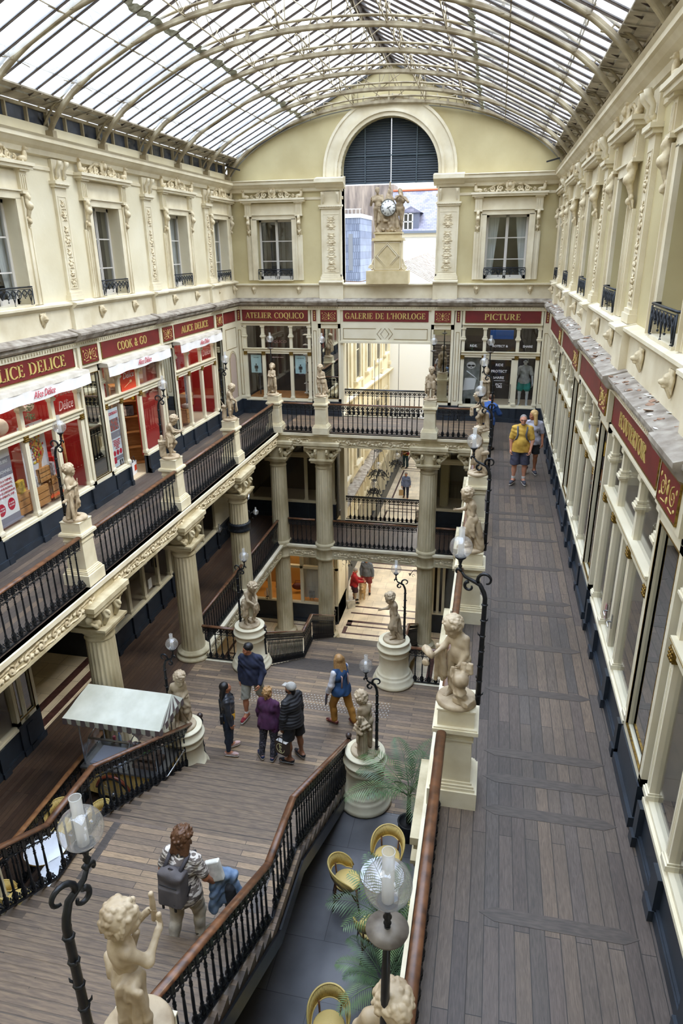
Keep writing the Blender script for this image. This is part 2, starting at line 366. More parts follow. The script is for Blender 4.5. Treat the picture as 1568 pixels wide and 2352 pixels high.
def figure(H=1.7,child=False,lean=0,side=0,twist=0,head=(0,0,0),aL=((5,10),(10,4)),aR=((5,10),(10,4)),lL=((0,4),(-2,2)),lR=((0,4),(-2,2)),
           girth=1.,belly=0.,bust=0.,fist=(0,0),feet=(0,0),hipw=1.):
    """joint positions and body primitives for a posed figure standing at the origin and facing -Y"""
    if child: f=dict(head=.215,neck=.77,sh=.745,shw=.084,ch=.69,wa=.575,hip=.485,hipw=.062,th=.225,sk=.20,ua=.15,fa=.125,hd=.085,ft=.135)
    else: f=dict(head=.135,neck=.848,sh=.808,shw=.108,ch=.735,wa=.61,hip=.52,hipw=.055,th=.245,sk=.235,ua=.172,fa=.148,hd=.10,ft=.145)
    f={k:v*H for k,v in f.items()}; g=girth; J={}
    hip=V3(0,0,0); Rt=_rot(twist,lean,side)
    J['hipL']=V3(f['hipw'],0,0);J['hipR']=V3(-f['hipw'],0,0)
    up=lambda z,x=0,y=0: hip+Rt@V3(x,y,z-f['hip'])
    J['pel']=up(f['hip']+.02*H);J['wa']=up(f['wa']);J['ch']=up(f['ch'],0,.004*H);J['nb']=up(f['sh'])
    sw=f['shw']*(.9+.1*g)
    J['shL']=up(f['sh']-.012*H,sw);J['shR']=up(f['sh']-.012*H,-sw)
    Rh=_rot(twist*.6+head[0],lean*.4+head[1],side*.5+head[2])
    J['nt']=up(f['neck'])+Rh@V3(0,-.01*H,.012*H); J['hd']=J['nt']+Rh@V3(0,-.008*H,f['head']*.5); J['Rh']=Rh
    for s,nm,arm,leg in ((1,'L',aL,lL),(-1,'R',aR,lR)):
        d1=Rt@_dir(*arm[0],s) if abs(lean)>20 else _rot(twist,0,0)@_dir(*arm[0],s); d2=_rot(twist,0,0)@_dir(*arm[1],s)
        J['el'+nm]=J['sh'+nm]+d1*f['ua']; J['wr'+nm]=J['el'+nm]+d2*f['fa']; J['hd'+nm]=d2
        J['kn'+nm]=J['hip'+nm]+_dir(*leg[0],s)*f['th']; J['an'+nm]=J['kn'+nm]+_dir(*leg[1],s)*f['sk']
    low=min(J['anL'][2],J['anR'][2])-.042*H
    off=V3(0,0,-low)
    for k_ in list(J):
        if k_ not in('Rh','hdL','hdR'): J[k_]=J[k_]+off
    c=1.22 if child else 1.; S={}
    S['thighL']=(J['hipL']+V3(.004*H,.004*H,.012*H),J['knL'],.056*H*g*c*hipw,.034*H*c*g); S['thighR']=(J['hipR']+V3(-.004*H,.004*H,.012*H),J['knR'],.056*H*g*c*hipw,.034*H*c*g)
    for n_ in 'LR':
        S['shank'+n_]=(J['kn'+n_],J['an'+n_],.033*H*c*g,.0205*H*c)
        S['uarm'+n_]=(J['sh'+n_],J['el'+n_],.0300*H*g*c,.0225*H*g*c); S['farm'+n_]=(J['el'+n_],J['wr'+n_],.0230*H*g*c,.0145*H*c)
    S['pelvis']=(J['hipL']*.62+J['pel']*.38,J['hipR']*.62+J['pel']*.38,.058*H*g*hipw,.058*H*g*hipw)
    S['belly']=(J['pel'],J['wa'],.060*H*g,.054*H*g)
    S['chest']=(J['ch']*.55+J['shL']*.45-Rt@V3(0,0,.035*H),J['ch']*.55+J['shR']*.45-Rt@V3(0,0,.035*H),.058*H*g,.058*H*g)
    S['yoke']=(J['shL']*.9+J['nb']*.1,J['shR']*.9+J['nb']*.1,.024*H*g,.024*H*g)
    for n_ in 'LR': S['trap'+n_]=(J['nb']*.35+J['nt']*.65+Rt@V3(0,.010*H,0),J['sh'+n_]*.85+J['nb']*.15+Rt@V3(0,0,.004*H),.024*H*c,.022*H*g)
    S['ribs']=(J['wa'],J['ch'],.058*H*g,.064*H*g)
    S['neck']=(J['nb'],J['nt'],.031*H*c*.95,.027*H*c)
    P=[]
    for k_,(a,b,ra,rb) in S.items(): P.append(C(a,b,ra,rb))
    P.append(E(J['wa']+Rt@V3(0,-.012*H,.01*H),(.075*H*g,.05*H*g,.09*H),Rt)); P.append(E(J['ch'],(.088*H*g,.058*H*g,.085*H),Rt))
    for n_,s in (('L',1),('R',-1)):
        P.append(E(J['hip'+n_]+V3(s*.0,.026*H,-.008*H),(.047*H*g*hipw,.045*H*g*hipw,.05*H)))
        m=(J['kn'+n_]*.62+J['an'+n_]*.38)+V3(0,.010*H,0); P.append(E(m,(.030*H*c*g,.031*H*c*g,.055*H)))
        P.append(E(J['kn'+n_]+V3(0,-.008*H,0),.031*H*c))
    if belly: P.append(E(J['wa']+Rt@V3(0,-.035*H,-.015*H),(.07*H,.05*H*(1+belly),.075*H),Rt))
    if bust:
        for s in(1,-1): P.append(E(J['ch']+Rt@V3(s*.042*H,-.05*H,-.012*H),.036*H*bust))
    # head: skull, jaw, nose, brow, ears, lips, chin
    hh=f['head']; hc=J['hd']
    q=lambda x,y,z: hc+Rh@V3(x*hh,y*hh,z*hh)
    P+= [E(q(0,.07,.12),(.345*hh,.40*hh,.37*hh),Rh),E(q(0,-.12,-.18),(.25*hh,.27*hh,.30*hh),Rh,.03*H),E(q(0,-.27,-.42),(.13*hh,.10*hh,.08*hh),Rh)]
    fk=.012*H*(hh/H/.135)
    P+= [C(q(0,-.335,.06),q(0,-.435,-.14),.030*hh,.058*hh,fk),E(q(0,-.37,-.285),(.095*hh,.05*hh,.032*hh),Rh,fk),E(q(0,-.35,-.33),(.075*hh,.05*hh,.03*hh),Rh,fk)]
    for s in(1,-1):
        P.append(C(q(.04*s,-.34,.10),q(.2*s,-.28,.10),.035*hh,.03*hh,fk)); P.append(E(q(.19*s,-.26,-.14),(.09*hh,.08*hh,.08*hh),Rh,fk))
        P.append(E(q(.345*s,.03,-.05),(.035*hh,.075*hh,.115*hh),Rh,.004*H))
        P.append(SUB(E(q(.135*s,-.385,.015),(.07*hh,.06*hh,.045*hh),Rh,fk*.7))); P.append(E(q(.13*s,-.315,.015),(.06*hh,.05*hh,.045*hh),Rh,fk*.2))
    # feet
    toes={}
    for i,(n_,s) in enumerate((('L',1),('R',-1))):
        a=J['an'+n_]; ya=radians(feet[i]); fd=V3(s*sin(ya+.14),-cos(ya+.14),0); fl=f['ft']
        pit=0.
        z=a[2]-.026*H; heel=V3(a[0],a[1],z)-fd*.22*fl; ball=V3(a[0],a[1],z-.004*H)+fd*.52*fl; tip=ball+fd*.24*fl-V3(0,0,.004*H)
        if a[2]>.07*H: ball=ball-V3(0,0,.3*(a[2]-.04*H)); tip=tip-V3(0,0,.42*(a[2]-.04*H))
        toes[n_]=(heel,ball,tip,a,fd)
        P+= [C(a,heel+V3(0,0,.004*H),.021*H*c,.021*H),C(a-V3(0,0,.008*H),ball,.020*H*c,.017*H),C(heel,ball,.017*H,.018*H)]
        sd=V3(fd[1],-fd[0],0)*-1
        for t in range(5):
            w=(t-2)*.0085*H; L_=(1-.09*abs(t-0.3))
            if s<0: w=-w
            P.append(C(ball+sd*w*-1*1,ball+sd*w*-1.05+fd*.24*fl*L_,.0085*H,.0065*H,.003*H))
    J['toes']=toes
    # hands: palm, four fingers of different length with a bend, thumb from the side
    for i,(n_,s) in enumerate((('L',1),('R',-1))):
        w=J['wr'+n_]; d=J['hd'+n_]/np.linalg.norm(J['hd'+n_]); hd=f['hd']; cu=fist[i]
        inw=V3(-s,0,0)*1.; inw=inw-d*(inw@d)
        if np.linalg.norm(inw)<.3: inw=V3(0,0,-1)-d*(-d[2])
        inw/=np.linalg.norm(inw); sd=np.cross(d,inw)
        if sd[1]>0: sd=-sd
        pc=w+d*.30*hd; J['hand'+n_]=w+d*.55*hd
        R3=np.stack([sd,inw,d],1); P.append(E(pc,(.24*hd*c**.5,.13*hd*c**.5,.32*hd),R3,.006*H)); P.append(C(w,pc,.015*H*c,.016*H*c,.01*H))
        for t in range(4):
            o_=sd*(.165-.11*t)*hd; L_=(.46,.52,.48,.38)[t]*hd; b0=pc+o_+d*.22*hd
            ang=radians(20+75*cu); d1=d*cos(ang*.6)+inw*sin(ang*.6); d2=d*cos(ang*1.5)+inw*sin(ang*1.5)
            m_=b0+d1*L_*.5; P.append(C(b0,m_,.060*hd*c**.6,.054*hd*c**.6,.0025*H)); P.append(C(m_,m_+d2*L_*.5,.054*hd*c**.6,.044*hd*c**.6,.002*H))
        t0=pc+sd*.2*hd-d*.12*hd; t1=t0+(sd*.75+d*.55+inw*.35)*.24*hd; P.append(C(t0,t1,.085*hd*c**.5,.065*hd*c**.5,.004*H)); P.append(C(t1,t1+(d*.8+inw*.5+sd*.05)*.24*hd,.062*hd,.05*hd,.003*H))
    J['gw']=(g,hipw,belly,bust); J['S']=S; J['H']=H; J['q']=q; J['hh']=hh; J['Rt']=Rt; J['f']=f; J['off']=off
    return P,J
def seg(J,n,t0=0.,t1=1.,inf=.0,f1=None):
    """part of a limb segment, inflated: cloth over the body"""
    a,b,ra,rb=J['S'][n]; A=a+(b-a)*t0;Bp=a+(b-a)*t1; r0=ra+(rb-ra)*t0;r1=ra+(rb-ra)*t1
    return C(A,Bp,r0+inf,r1+(inf if f1 is None else f1))
def folds(amp,fr,ax=(1,0,0),wob=3.,ph=0.):
    a=np.asarray(ax,float)
    def f(X,Y,Z):
        u=X*a[0]+Y*a[1]+Z*a[2]
        return amp*np.sin(fr*u+wob*np.sin(Z*9+ph)+wob*.6*np.sin(Y*13+X*7+ph))*np.clip(.6+.4*np.sin(Z*7+X*11+ph),0,1)
    return f
def curls(J,n,r,seed=1,back=True,low=-.35,sp=1.,top=1.):
    rnd=random.Random(seed); out=[]; hh=J['hh']; q=J['q']
    for i in range(n):
        for _ in range(40):
            a=rnd.uniform(0,2*pi); z=rnd.uniform(low,.98)
            x=cos(a)*sqrt(max(0,1-z*z));y=sin(a)*sqrt(max(0,1-z*z))
            if y<-.35 and z<.45: continue
            if y<-.1 and z<0: continue
            break
        R_=(.365,.42,.40); p0=q(x*R_[0]*sp,.07+y*R_[1]*sp,.12+z*R_[2]*sp*top)
        b=rnd.uniform(0,2*pi); p1=p0+J['Rh']@V3(cos(b)*.06,sin(b)*.03,-.09)*hh
        out.append(C(p0,p1,r*rnd.uniform(.8,1.25)*hh,r*.7*hh,.02*hh))
    return out
def haircap(J,inf=.05,length=0,width=1.,back=1.,front=.45):
    q=J['q'];hh=J['hh'];Rh=J['Rh']
    out=[E(q(0,.11,.16),((.345+inf)*hh*width,(.38+inf)*hh,(.36+inf)*hh),Rh)]
    if length:
        for x in(-.24,-.12,0,.12,.24): out.append(C(q(x,.25-abs(x)*.4,0),q(x*1.25*width,.32*back-abs(x)*.3,-length),.17*hh,.11*hh))
    return out
def faceopen(J,y=-.22,z=.22):
    q=J['q'];hh=J['hh'];Rh=J['Rh']
    return [SUB(E(q(0,-.42,-.16),(.30*hh,.30*hh,.46*hh),Rh,.02*hh)),SUB(E(q(0,-.25,-.52),(.3*hh,.38*hh,.2*hh),Rh,.02*hh))]
def fall(top,wv,L,n=6,r=.02,seed=0,spread=1.25,dy=(0,0,0)):
    rnd=random.Random(seed); out=[]; top=np.asarray(top,float); wv=np.asarray(wv,float); dy=np.asarray(dy,float)
    for i in range(n):
        t=(i/(n-1)-.5); a=top+wv*t+V3(rnd.uniform(-.4,.4)*r,rnd.uniform(-.5,.5)*r,0); l=L*rnd.uniform(.82,1.05)
        b=a+wv*t*(spread-1)+V3(rnd.uniform(-.6,.6)*r,rnd.uniform(-.8,.8)*r,-l)+dy
        m=(a+b)/2+V3(rnd.uniform(-1,1)*r*.6,rnd.uniform(-1,1)*r*.6,0)
        out+= [C(a,m,r*.8,r,r*.6),C(m,b,r,r*rnd.uniform(.9,1.3),r*.6)]
    return out
def wrap(J,inf=.012,t1=.45,sides='LR',extra=.012):
    out=[seg(J,'pelvis',0,1,inf),seg(J,'belly',0,.55,inf)]
    for n_ in sides: out.append(seg(J,'thigh'+n_,0,t1,inf,inf+extra))
    return out
_SP={
 'crossed':dict(fig=dict(head=(38,8,0),aL=((20,12),(110,-62)),aR=((16,14),(118,-48)),lL=((14,2),(-18,-14)),lR=((-2,6),(-2,0)),fist=(.4,.5),side=-4,girth=1.02),
   drp=lambda J,h:wrap(J,.010,.30)+fall(J['hipL']+V3(.02,-.06,.03),(.05,0,0),.33*h,4,.017,3)+fall(J['hipR']+V3(-.05,-.045,.0),(.10,.02,0),.50*h,6,.02,4)+[C(J['hipR']+V3(-.06,0,.05),J['hipL']+V3(.05,-.05,.03),.03,.02)],
   prop=lambda J,h:[C((-.17,.03,.04),(-.12,-.02,.40*h),.05,.035),C((-.12,-.09,.05),J['handR']+V3(0,-.01,0),.014,.012),C(J['handR'],J['handR']+V3(.005,-.01,.10),.012,.009),B((-.22,.02,.36*h),(.07,.025,.02))]),
 'reader':dict(fig=dict(lean=10,head=(6,38,0),aL=((28,4),(78,-12)),aR=((24,4),(80,-14)),lL=((34,2),(-28,0)),lR=((2,3),(-2,0)),fist=(.5,.5)),
   drp=lambda J,h:wrap(J,.010,.55)+[C(J['hipR']+V3(-.03,.04,.05),J['hipL']+V3(.04,-.04,.05),.034,.03)]+fall(J['hipR']+V3(-.03,.05,0),(.12,0,0),.22*h,5,.02,7),
   prop=lambda J,h:[B((J['handL']+J['handR'])/2+V3(0,-.03,.03),(.085,.07,.008),_rot(0,-25,0)),B((0,.17,.17*h),(.085,.075,.17*h)),B((0,.17,.36*h),(.10,.09,.022)),B((0,.17,.31*h),(.093,.083,.012)),C((0,.17,.36*h),(0,.17,.46*h),.045,.04)]+spiral((0,.045,.20*h),.055,1.4,.012,'yz')),
 'girl':dict(fig=dict(lean=5,head=(10,32,0),aL=((22,6),(48,-30)),aR=((18,8),(52,-26)),lL=((20,2),(-12,-2)),lR=((2,3),(-2,0)),fist=(.6,.6)),
   drp=lambda J,h:[seg(J,'thighL',.05,.7,.012,.03),C(J['handL'],J['handR'],.03,.03)]+fall((J['handL']+J['handR'])/2+V3(.03,0,0),(.15,.02,0),.30*h,7,.02,9),
   prop=lambda J,h:[C((-.02,.16,.03),(-.02,.14,.30*h),.07,.06),E((-.02,.14,.34*h),(.085,.085,.05)),C((-.02,.16,.38*h),(.0,.26,.55*h),.02,.008),C((.02,.1,.34*h),(.16,.06,.30*h),.012,.006)]),
 'folded':dict(fig=dict(head=(-8,-22,0),aL=((30,6),(62,-72)),aR=((28,6),(70,-74)),lL=((8,10),(-6,4)),lR=((8,12),(-14,4)),fist=(.6,.6),girth=1.05),
   drp=lambda J,h:fall(J['pel']+V3(-.02,-.085,.14),(.04,0,-.02),.42*h,4,.018,11,1.6)+fall((0,.05,.50*h),(.12,0,0),.44*h,6,.025,12,1.3)+[C(J['shR']+V3(0,-.05,-.12),J['pel']+V3(0,-.07,.08),.02,.02)],
   prop=lambda J,h:[E((0,-.07,.08),(.035,.03,.035)),E((0,.03,.05),(.10,.08,.05))]),
 'youthA':dict(fig=dict(head=(-24,14,-5),side=3,aL=((12,14),(84,-58)),aR=((18,12),(86,-30)),lL=((8,4),(-2,0)),lR=((16,-2),(-16,-12)),fist=(.6,.5)),
   drp=lambda J,h:wrap(J,.010,.25)+fall(J['hipL']+V3(.05,0,.02),(.10,.05,0),.42*h,6,.022,15,1.5,(.04,0,0))+fall(J['hipR']+V3(0,-.05,.0),(.08,0,0),.14*h,4,.02,16),
   prop=lambda J,h:[C((.10,.06,.03),(.08,.05,.36*h),.045,.03),E((.12,.0,.07),(.06,.05,.06)),C((-.13,-.1,.04),(-.05,-.08,.07),.015,.01)]),
 'youthB':dict(fig=dict(head=(8,10,0),aL=((-4,18),(95,14)),aR=((-2,16),(26,20)),lL=((4,5),(-2,0)),lR=((14,3),(-10,-2)),fist=(.9,.6)),
   drp=lambda J,h:wrap(J,.012,.62)+[C(J['hipR']+V3(-.05,-.03,.06),J['hipL']+V3(.05,-.03,.04),.03,.03)]+fall(J['shR']+V3(-.05,.05,-.06),(.07,.05,0),.52*h,6,.022,19,1.3)+fall(J['hipL']+V3(.06,.02,.04),(.03,.04,0),.20*h,4,.018,20),
   prop=lambda J,h:[C((.06,.10,.03),(.05,.08,.38*h),.05,.04),E((.12,-.02,.06),(.05,.04,.045)),E((.09,-.06,.04),(.035,.03,.03))]),
 'globe':dict(fig=dict(head=(-30,30,0),side=-2,aL=((8,10),(34,-12)),aR=((30,16),(70,10)),lL=((10,3),(-8,-4)),lR=((0,4),(-2,0)),fist=(.7,.5),girth=1.04,belly=.1),
   drp=lambda J,h:fall(J['elR']+V3(-.03,-.02,.0),(.07,.05,0),.42*h,6,.022,23,1.4,(0,.03,0))+fall(J['handL']+V3(-.03,0,-.02),(.08,0,0),.24*h,5,.02,24)+fall(J['handL']+V3(.08,.06,.06),(.08,.05,0),.10*h,4,.022,25)+[C(J['handR']+V3(0,-.02,.02),J['handR']+V3(-.10,.02,.03),.04,.045)]+spiral(J['handR']+V3(-.06,-.03,-.10),.035,1.4,.012,'xz'),
   prop=lambda J,h:[E(J['handL']+V3(.055,-.01,-.11),.088),C(J['handL']+V3(.055,-.01,-.20),J['handL']+V3(.055,-.01,-.26),.03,.05),E(J['handL']+V3(.055,-.01,-.27),(.065,.065,.02)),B((.13,-.06,.045),(.10,.07,.030)),C((.13,-.07,.07),J['handL']+V3(.055,-.01,-.27),.05,.06)]),
 'flute':dict(fig=dict(lean=5,head=(0,26,0),aL=((-4,8),(6,4)),aR=((34,4),(80,8)),lL=((22,2),(-18,0)),lR=((-2,3),(-2,0)),fist=(.9,.7),belly=.12),
   drp=lambda J,h:wrap(J,.014,.95)+[C(J['hipR']+V3(-.05,0,.06),J['hipL']+V3(.05,-.02,.06),.032,.032)]+fall(J['pel']+V3(0,-.02,-.02),(.20,0,0),.33*h,9,.026,28,.9)+fall(J['hdL']*0+J['handL']+V3(0,0,.02),(.04,.08,0),.2*h,5,.02,29),
   prop=lambda J,h:[C((.08,.12,.03),(.06,.08,.42*h),.09,.05),C(J['handR'],J['handR']+V3(0,-.03,.09),.009,.007),C(J['handL']+V3(0,0,-.10),(.09,-.02,.16*h),.035,.022),E((.09,-.03,.13*h),.04)]),
 'draped':dict(fig=dict(head=(-14,20,0),aL=((20,10),(118,-40)),aR=((26,6),(112,-40)),lL=((12,3),(-10,0)),lR=((0,4),(-2,0)),fist=(.6,.6)),
   drp=lambda J,h:wrap(J,.016,.98)+[C(J['shL'],J['hipR'],.035,.04)]+fall(J['pel'],(.22,.02,0),.42*h,9,.027,32,1.1)+fall(J['elR'],(.05,.08,0),.45*h,6,.024,33,1.3),
   prop=lambda J,h:[C((.1,.12,.03),(.08,.1,.42*h),.07,.05),B((.08,.1,.44*h),(.09,.08,.03))]),
 'capital':dict(fig=dict(lean=2,head=(18,24,0),aL=((10,6),(100,-55)),aR=((46,4),(116,-6)),lL=((4,4),(-2,0)),lR=((16,4),(-20,0)),fist=(.5,.5)),
   drp=lambda J,h:fall(J['hipR']+V3(-.05,-.02,.14),(.07,.10,0),.62*h,8,.028,36,1.2)+fall((.19,.10,.56*h),(.14,.06,0),.26*h,6,.022,37,1.3)+[C((.10,.06,.58*h),(.24,.12,.60*h),.045,.04),C((.12,.08,.62*h),(.2,.1,.64*h),.03,.02)],
   prop=lambda J,h:[C((.15,.12,.03),(.15,.12,.42*h),.085,.08)]+[C((.15+.085*cos(a),.12+.085*sin(a),.04),(.15+.082*cos(a),.12+.082*sin(a),.42*h),.014,.014,.004) for a in [i*.52 for i in range(12)]]+[B((.15,.12,.52*h),(.115,.105,.022)),C((.05,.02,.46*h),(.05,.22,.46*h),.032,.032),C((.25,.02,.46*h),(.25,.22,.46*h),.032,.032),B((.15,.12,.56*h),(.09,.08,.03)),C((.24,.16,.62*h),(.25,.17,.72*h),.035,.03)]),
 'writer':dict(fig=dict(lean=14,head=(10,34,0),aL=((34,4),(70,-30)),aR=((30,6),(64,-24)),lL=((40,3),(-20,-4)),lR=((4,3),(-4,0)),fist=(.6,.6)),
   drp=lambda J,h:wrap(J,.012,.35)+fall(J['hipR']+V3(-.06,0,.04),(.08,.10,0),.34*h,7,.026,40,1.5)+fall((J['handL']+J['handR'])/2,(.13,.03,0),.18*h,6,.02,41)+[C(J['handL'],J['handR'],.03,.03)],
   prop=lambda J,h:[C((.02,.14,.03),(0,.12,.36*h),.08,.06),B((.08,-.02,.05),(.10,.09,.035)),C((-.04,.14,.10),(-.1,.2,.12),.03,.02)]),
 'shy':dict(fig=dict(head=(22,24,6),aL=((14,8),(44,-38)),aR=((-18,16),(-10,6)),lL=((14,4),(-14,0)),lR=((0,4),(-2,0)),fist=(.6,.6),belly=.25,girth=1.05),
   drp=lambda J,h:wrap(J,.012,.5,'L')+fall(J['hipL']+V3(.03,-.04,.02),(.14,.03,0),.40*h,8,.026,44,1.2)+[C(J['hipR']+V3(-.06,.02,.0),J['hipL']+V3(.05,-.06,.06),.03,.035)],
   prop=lambda J,h:[C((.0,.13,.03),(0,.11,.42*h),.07,.05)]),
 'pipes':dict(fig=dict(head=(-4,6,0),aL=((46,18),(142,-22)),aR=((40,10),(134,-26)),lL=((8,4),(-6,0)),lR=((0,4),(-2,0)),fist=(.35,.5),girth=1.0),
   drp=lambda J,h:wrap(J,.016,.98)+[C(J['hipR']+V3(-.07,0,.05),J['hipL']+V3(.07,0,.03),.042,.04),C(J['hipR']+V3(-.08,.03,.0),J['hipL']+V3(.07,.05,.05),.035,.03),C(J['hipR']+V3(-.02,.07,.02),J['hipL']+V3(.07,.05,-.03),.03,.03)]+fall(J['pel'],(.24,.02,0),.40*h,9,.03,48,1.15)+fall(J['hipR']+V3(-.07,.03,.06),(.10,.06,0),.44*h,7,.028,49,1.3),
   prop=lambda J,h:[C((.13,-.02,.03),(.13,-.06,.45*h),.05,.03),C((.12,-.05,.42*h),(.10,-.12,.60*h),.028,.022),C(J['handL']+V3(-.02,-.01,-.07),J['handL']+V3(-.02,-.01,.13),.02,.016),C(J['handR']+V3(.03,-.01,-.06),J['handR']+V3(.02,-.01,.06),.018,.016)]),
}
_SC={}
def statue_meshes(key,H,vox):
    if (key,H) in _SC: return _SC[(key,H)]
    sp=_SP[key]; P,J=figure(H=H,child=True,**sp['fig']); h=H
    n=70 if vox<.007 else 34
    P=P+haircap(J,.05)+curls(J,int(n*1.5),.075 if vox<.007 else .085,seed=len(key),low=-.95,sp=1.08)
    body=sdf_mesh('figure_'+key,P,vox,.030*H,MBL)
    drp=sdf_mesh('drapery_'+key,sp['drp'](J,h)+sp['prop'](J,h),vox,.02*H,MBL,disp=folds(.0045*H,95/H*1.05,(.8,.5,.45),2.5,len(key)))
    b=MB().lathe([(.205*H,0),(.215*H,.012),(.205*H,.045),(.19*H,.06)],28).mesh('round_base',MBL)
    _SC[(key,H)]=(body,drp,b); return _SC[(key,H)]
def statue(key,loc,rz,label,H=1.03,vox=.0095,group=None):
    t=thing('marble_statue',label,'statue',loc,rz,group)
    a,d,b=statue_meshes(key,H,vox)
    put('carved_figure',a,t,(0,0,.05)); put('drapery',d,t,(0,0,.05)); put('round_base',b,t)
    return t
# ---------------------------------------------------------------- lettering
def _ring(mb,cx,cy,rx,ry,a0,a1,T,t,d,n=22):
    o=[];i_=[]
    for k in range(n+1):
        a=radians(a0+(a1-a0)*k/n); o.append((cx+rx*cos(a),cy+ry*sin(a))); i_.append((cx+(rx-T)*cos(a),cy+(ry-t)*sin(a)))
    for k in range(n):
        p=[o[k],o[k+1],i_[k+1],i_[k]]; mb.prism([(x,0,y) for x,y in p],(0,d,0))
def _ln(mb,x0,y0,x1,y1,w,d):
    dx,dy=x1-x0,y1-y0
    if abs(dy)<1e-6: p=[(x0,y0-w/2),(x1,y1-w/2),(x1,y1+w/2),(x0,y0+w/2)]
    else: p=[(x0-w/2,y0),(x0+w/2,y0),(x1+w/2,y1),(x1-w/2,y1)]
    mb.prism([(x,0,y) for x,y in p],(0,d,0))
_T,_t=.17,.065
_G={'I':(.3,'l.15,0,.15,1,T s.15,0 s.15,1'),'L':(.62,'l.15,0,.15,1,T s.15,0 s.15,1 l.15,.03,.58,.03,t l.56,.03,.58,.26,t'),
 'E':(.64,'l.15,0,.15,1,T s.15,0 s.15,1 l.15,.03,.58,.03,t l.15,.97,.55,.97,t l.15,.52,.45,.52,t l.56,.03,.60,.26,t l.53,.78,.53,.97,t l.44,.42,.44,.62,t'),
 'T':(.68,'l.34,0,.34,1,T s.34,0 l.02,.97,.66,.97,t l.04,.76,.04,.97,t l.64,.76,.64,.97,t'),'H':(.82,'l.15,0,.15,1,T s.15,0 s.15,1 l.67,0,.67,1,T s.67,0 s.67,1 l.15,.52,.67,.52,t'),
 'A':(.80,'l.10,0,.40,1,t l.72,0,.42,1,T l.2,.33,.6,.33,t s.10,0 s.70,0'),'V':(.78,'l.12,1,.40,0,T l.68,1,.42,0,t s.12,1 s.68,1'),
 'K':(.80,'l.15,0,.15,1,T s.15,0 s.15,1 l.2,.42,.62,1,t l.36,.55,.68,0,T s.62,1 s.70,0'),'O':(.86,'r.43,.5,.42,.52,0,360'),
 'Q':(.86,'r.43,.5,.42,.52,0,360 l.48,.08,.80,-.22,T'),'C':(.76,'r.43,.5,.42,.52,48,312 l.72,.72,.72,.95,t l.72,.06,.72,.2,t'),
 'G':(.84,'r.43,.5,.42,.52,48,318 l.72,.72,.72,.95,t l.70,.06,.70,.44,T l.55,.45,.82,.45,t'),'D':(.84,'l.15,0,.15,1,T s.15,0 s.15,1 r.32,.5,.48,.5,-90,90 l.15,.97,.34,.97,t l.15,.03,.34,.03,t'),
 'P':(.66,'l.15,0,.15,1,T s.15,0 s.15,1 r.28,.74,.36,.26,-90,90 l.15,.97,.3,.97,t l.15,.51,.3,.51,t'),'R':(.78,'l.15,0,.15,1,T s.15,0 s.15,1 r.28,.74,.34,.26,-90,90 l.15,.97,.3,.97,t l.15,.51,.3,.51,t l.34,.5,.66,0,T s.68,0'),
 'U':(.82,'r.41,.36,.33,.37,180,360 l.15,.34,.15,1,T l.71,.34,.71,1,t s.15,1 s.70,1'),"'":(.22,'l.10,.75,.12,1,T'),' ':(.34,''),
 '&':(.86,'r.38,.76,.2,.24,0,360 r.34,.27,.30,.28,60,340 l.24,.66,.72,.0,T l.56,.26,.74,.5,t s.74,.5')}
def serif(s,h,mats,parent,x,z,y,d=.012,name='lettering',width=None,squash=1.):
    mb=MB(); cx=0
    for ch in s:
        w,df=_G[ch]; g=MB()
        for tok in df.split():
            v=[{'T':_T,'t':_t}.get(q) if q in('T','t') else float(q) for q in tok[1:].split(',')]
            if tok[0]=='l': _ln(g,*v,1)
            elif tok[0]=='r': _ring(g,*v,_T*1.05,_t,1)
            elif tok[0]=='s': _ln(g,v[0]-.16,v[1]+(.02 if v[1]<.5 else -.02),v[0]+.16,v[1]+(.02 if v[1]<.5 else -.02),.045,1)
        mb.merge(g,Matrix.Translation((cx,0,0))); cx+=w+.075
    k=squash if width is None else width/(cx*h)
    M=Matrix.Translation((x-cx*h*k/2,y-d,z-h/2))@Matrix.Diagonal((h*k,d,h,1))
    r=MB().merge(mb,M); return put(name,(r,mats),parent)
_TX={}
def txt(s,size,mats,parent,loc,name='lettering',shear=0,rot=(pi/2,0,0),ext=.002,width=None,bold=0,align='CENTER'):
    key=(s,shear,bold,mats.name,align)
    if key not in _TX:
        cu=bpy.data.curves.new('t','FONT'); cu.body=s; cu.size=1; cu.shear=shear; cu.extrude=.01; cu.align_x=align; cu.align_y='CENTER'; cu.offset=bold; cu.resolution_u=2
        o=bpy.data.objects.new('t',cu); me=bpy.data.meshes.new_from_object(o); me.materials.clear(); me.materials.append(mats)
        bpy.data.objects.remove(o); _TX[key]=me
    me=_TX[key]; xs=[v.co.x for v in me.vertices] or [0,1]; w=max(xs)-min(xs)
    k=1 if width is None else width/(w*size)
    return put(name,me,parent,loc,rot=rot,sc=(size*k,size,ext/.01))

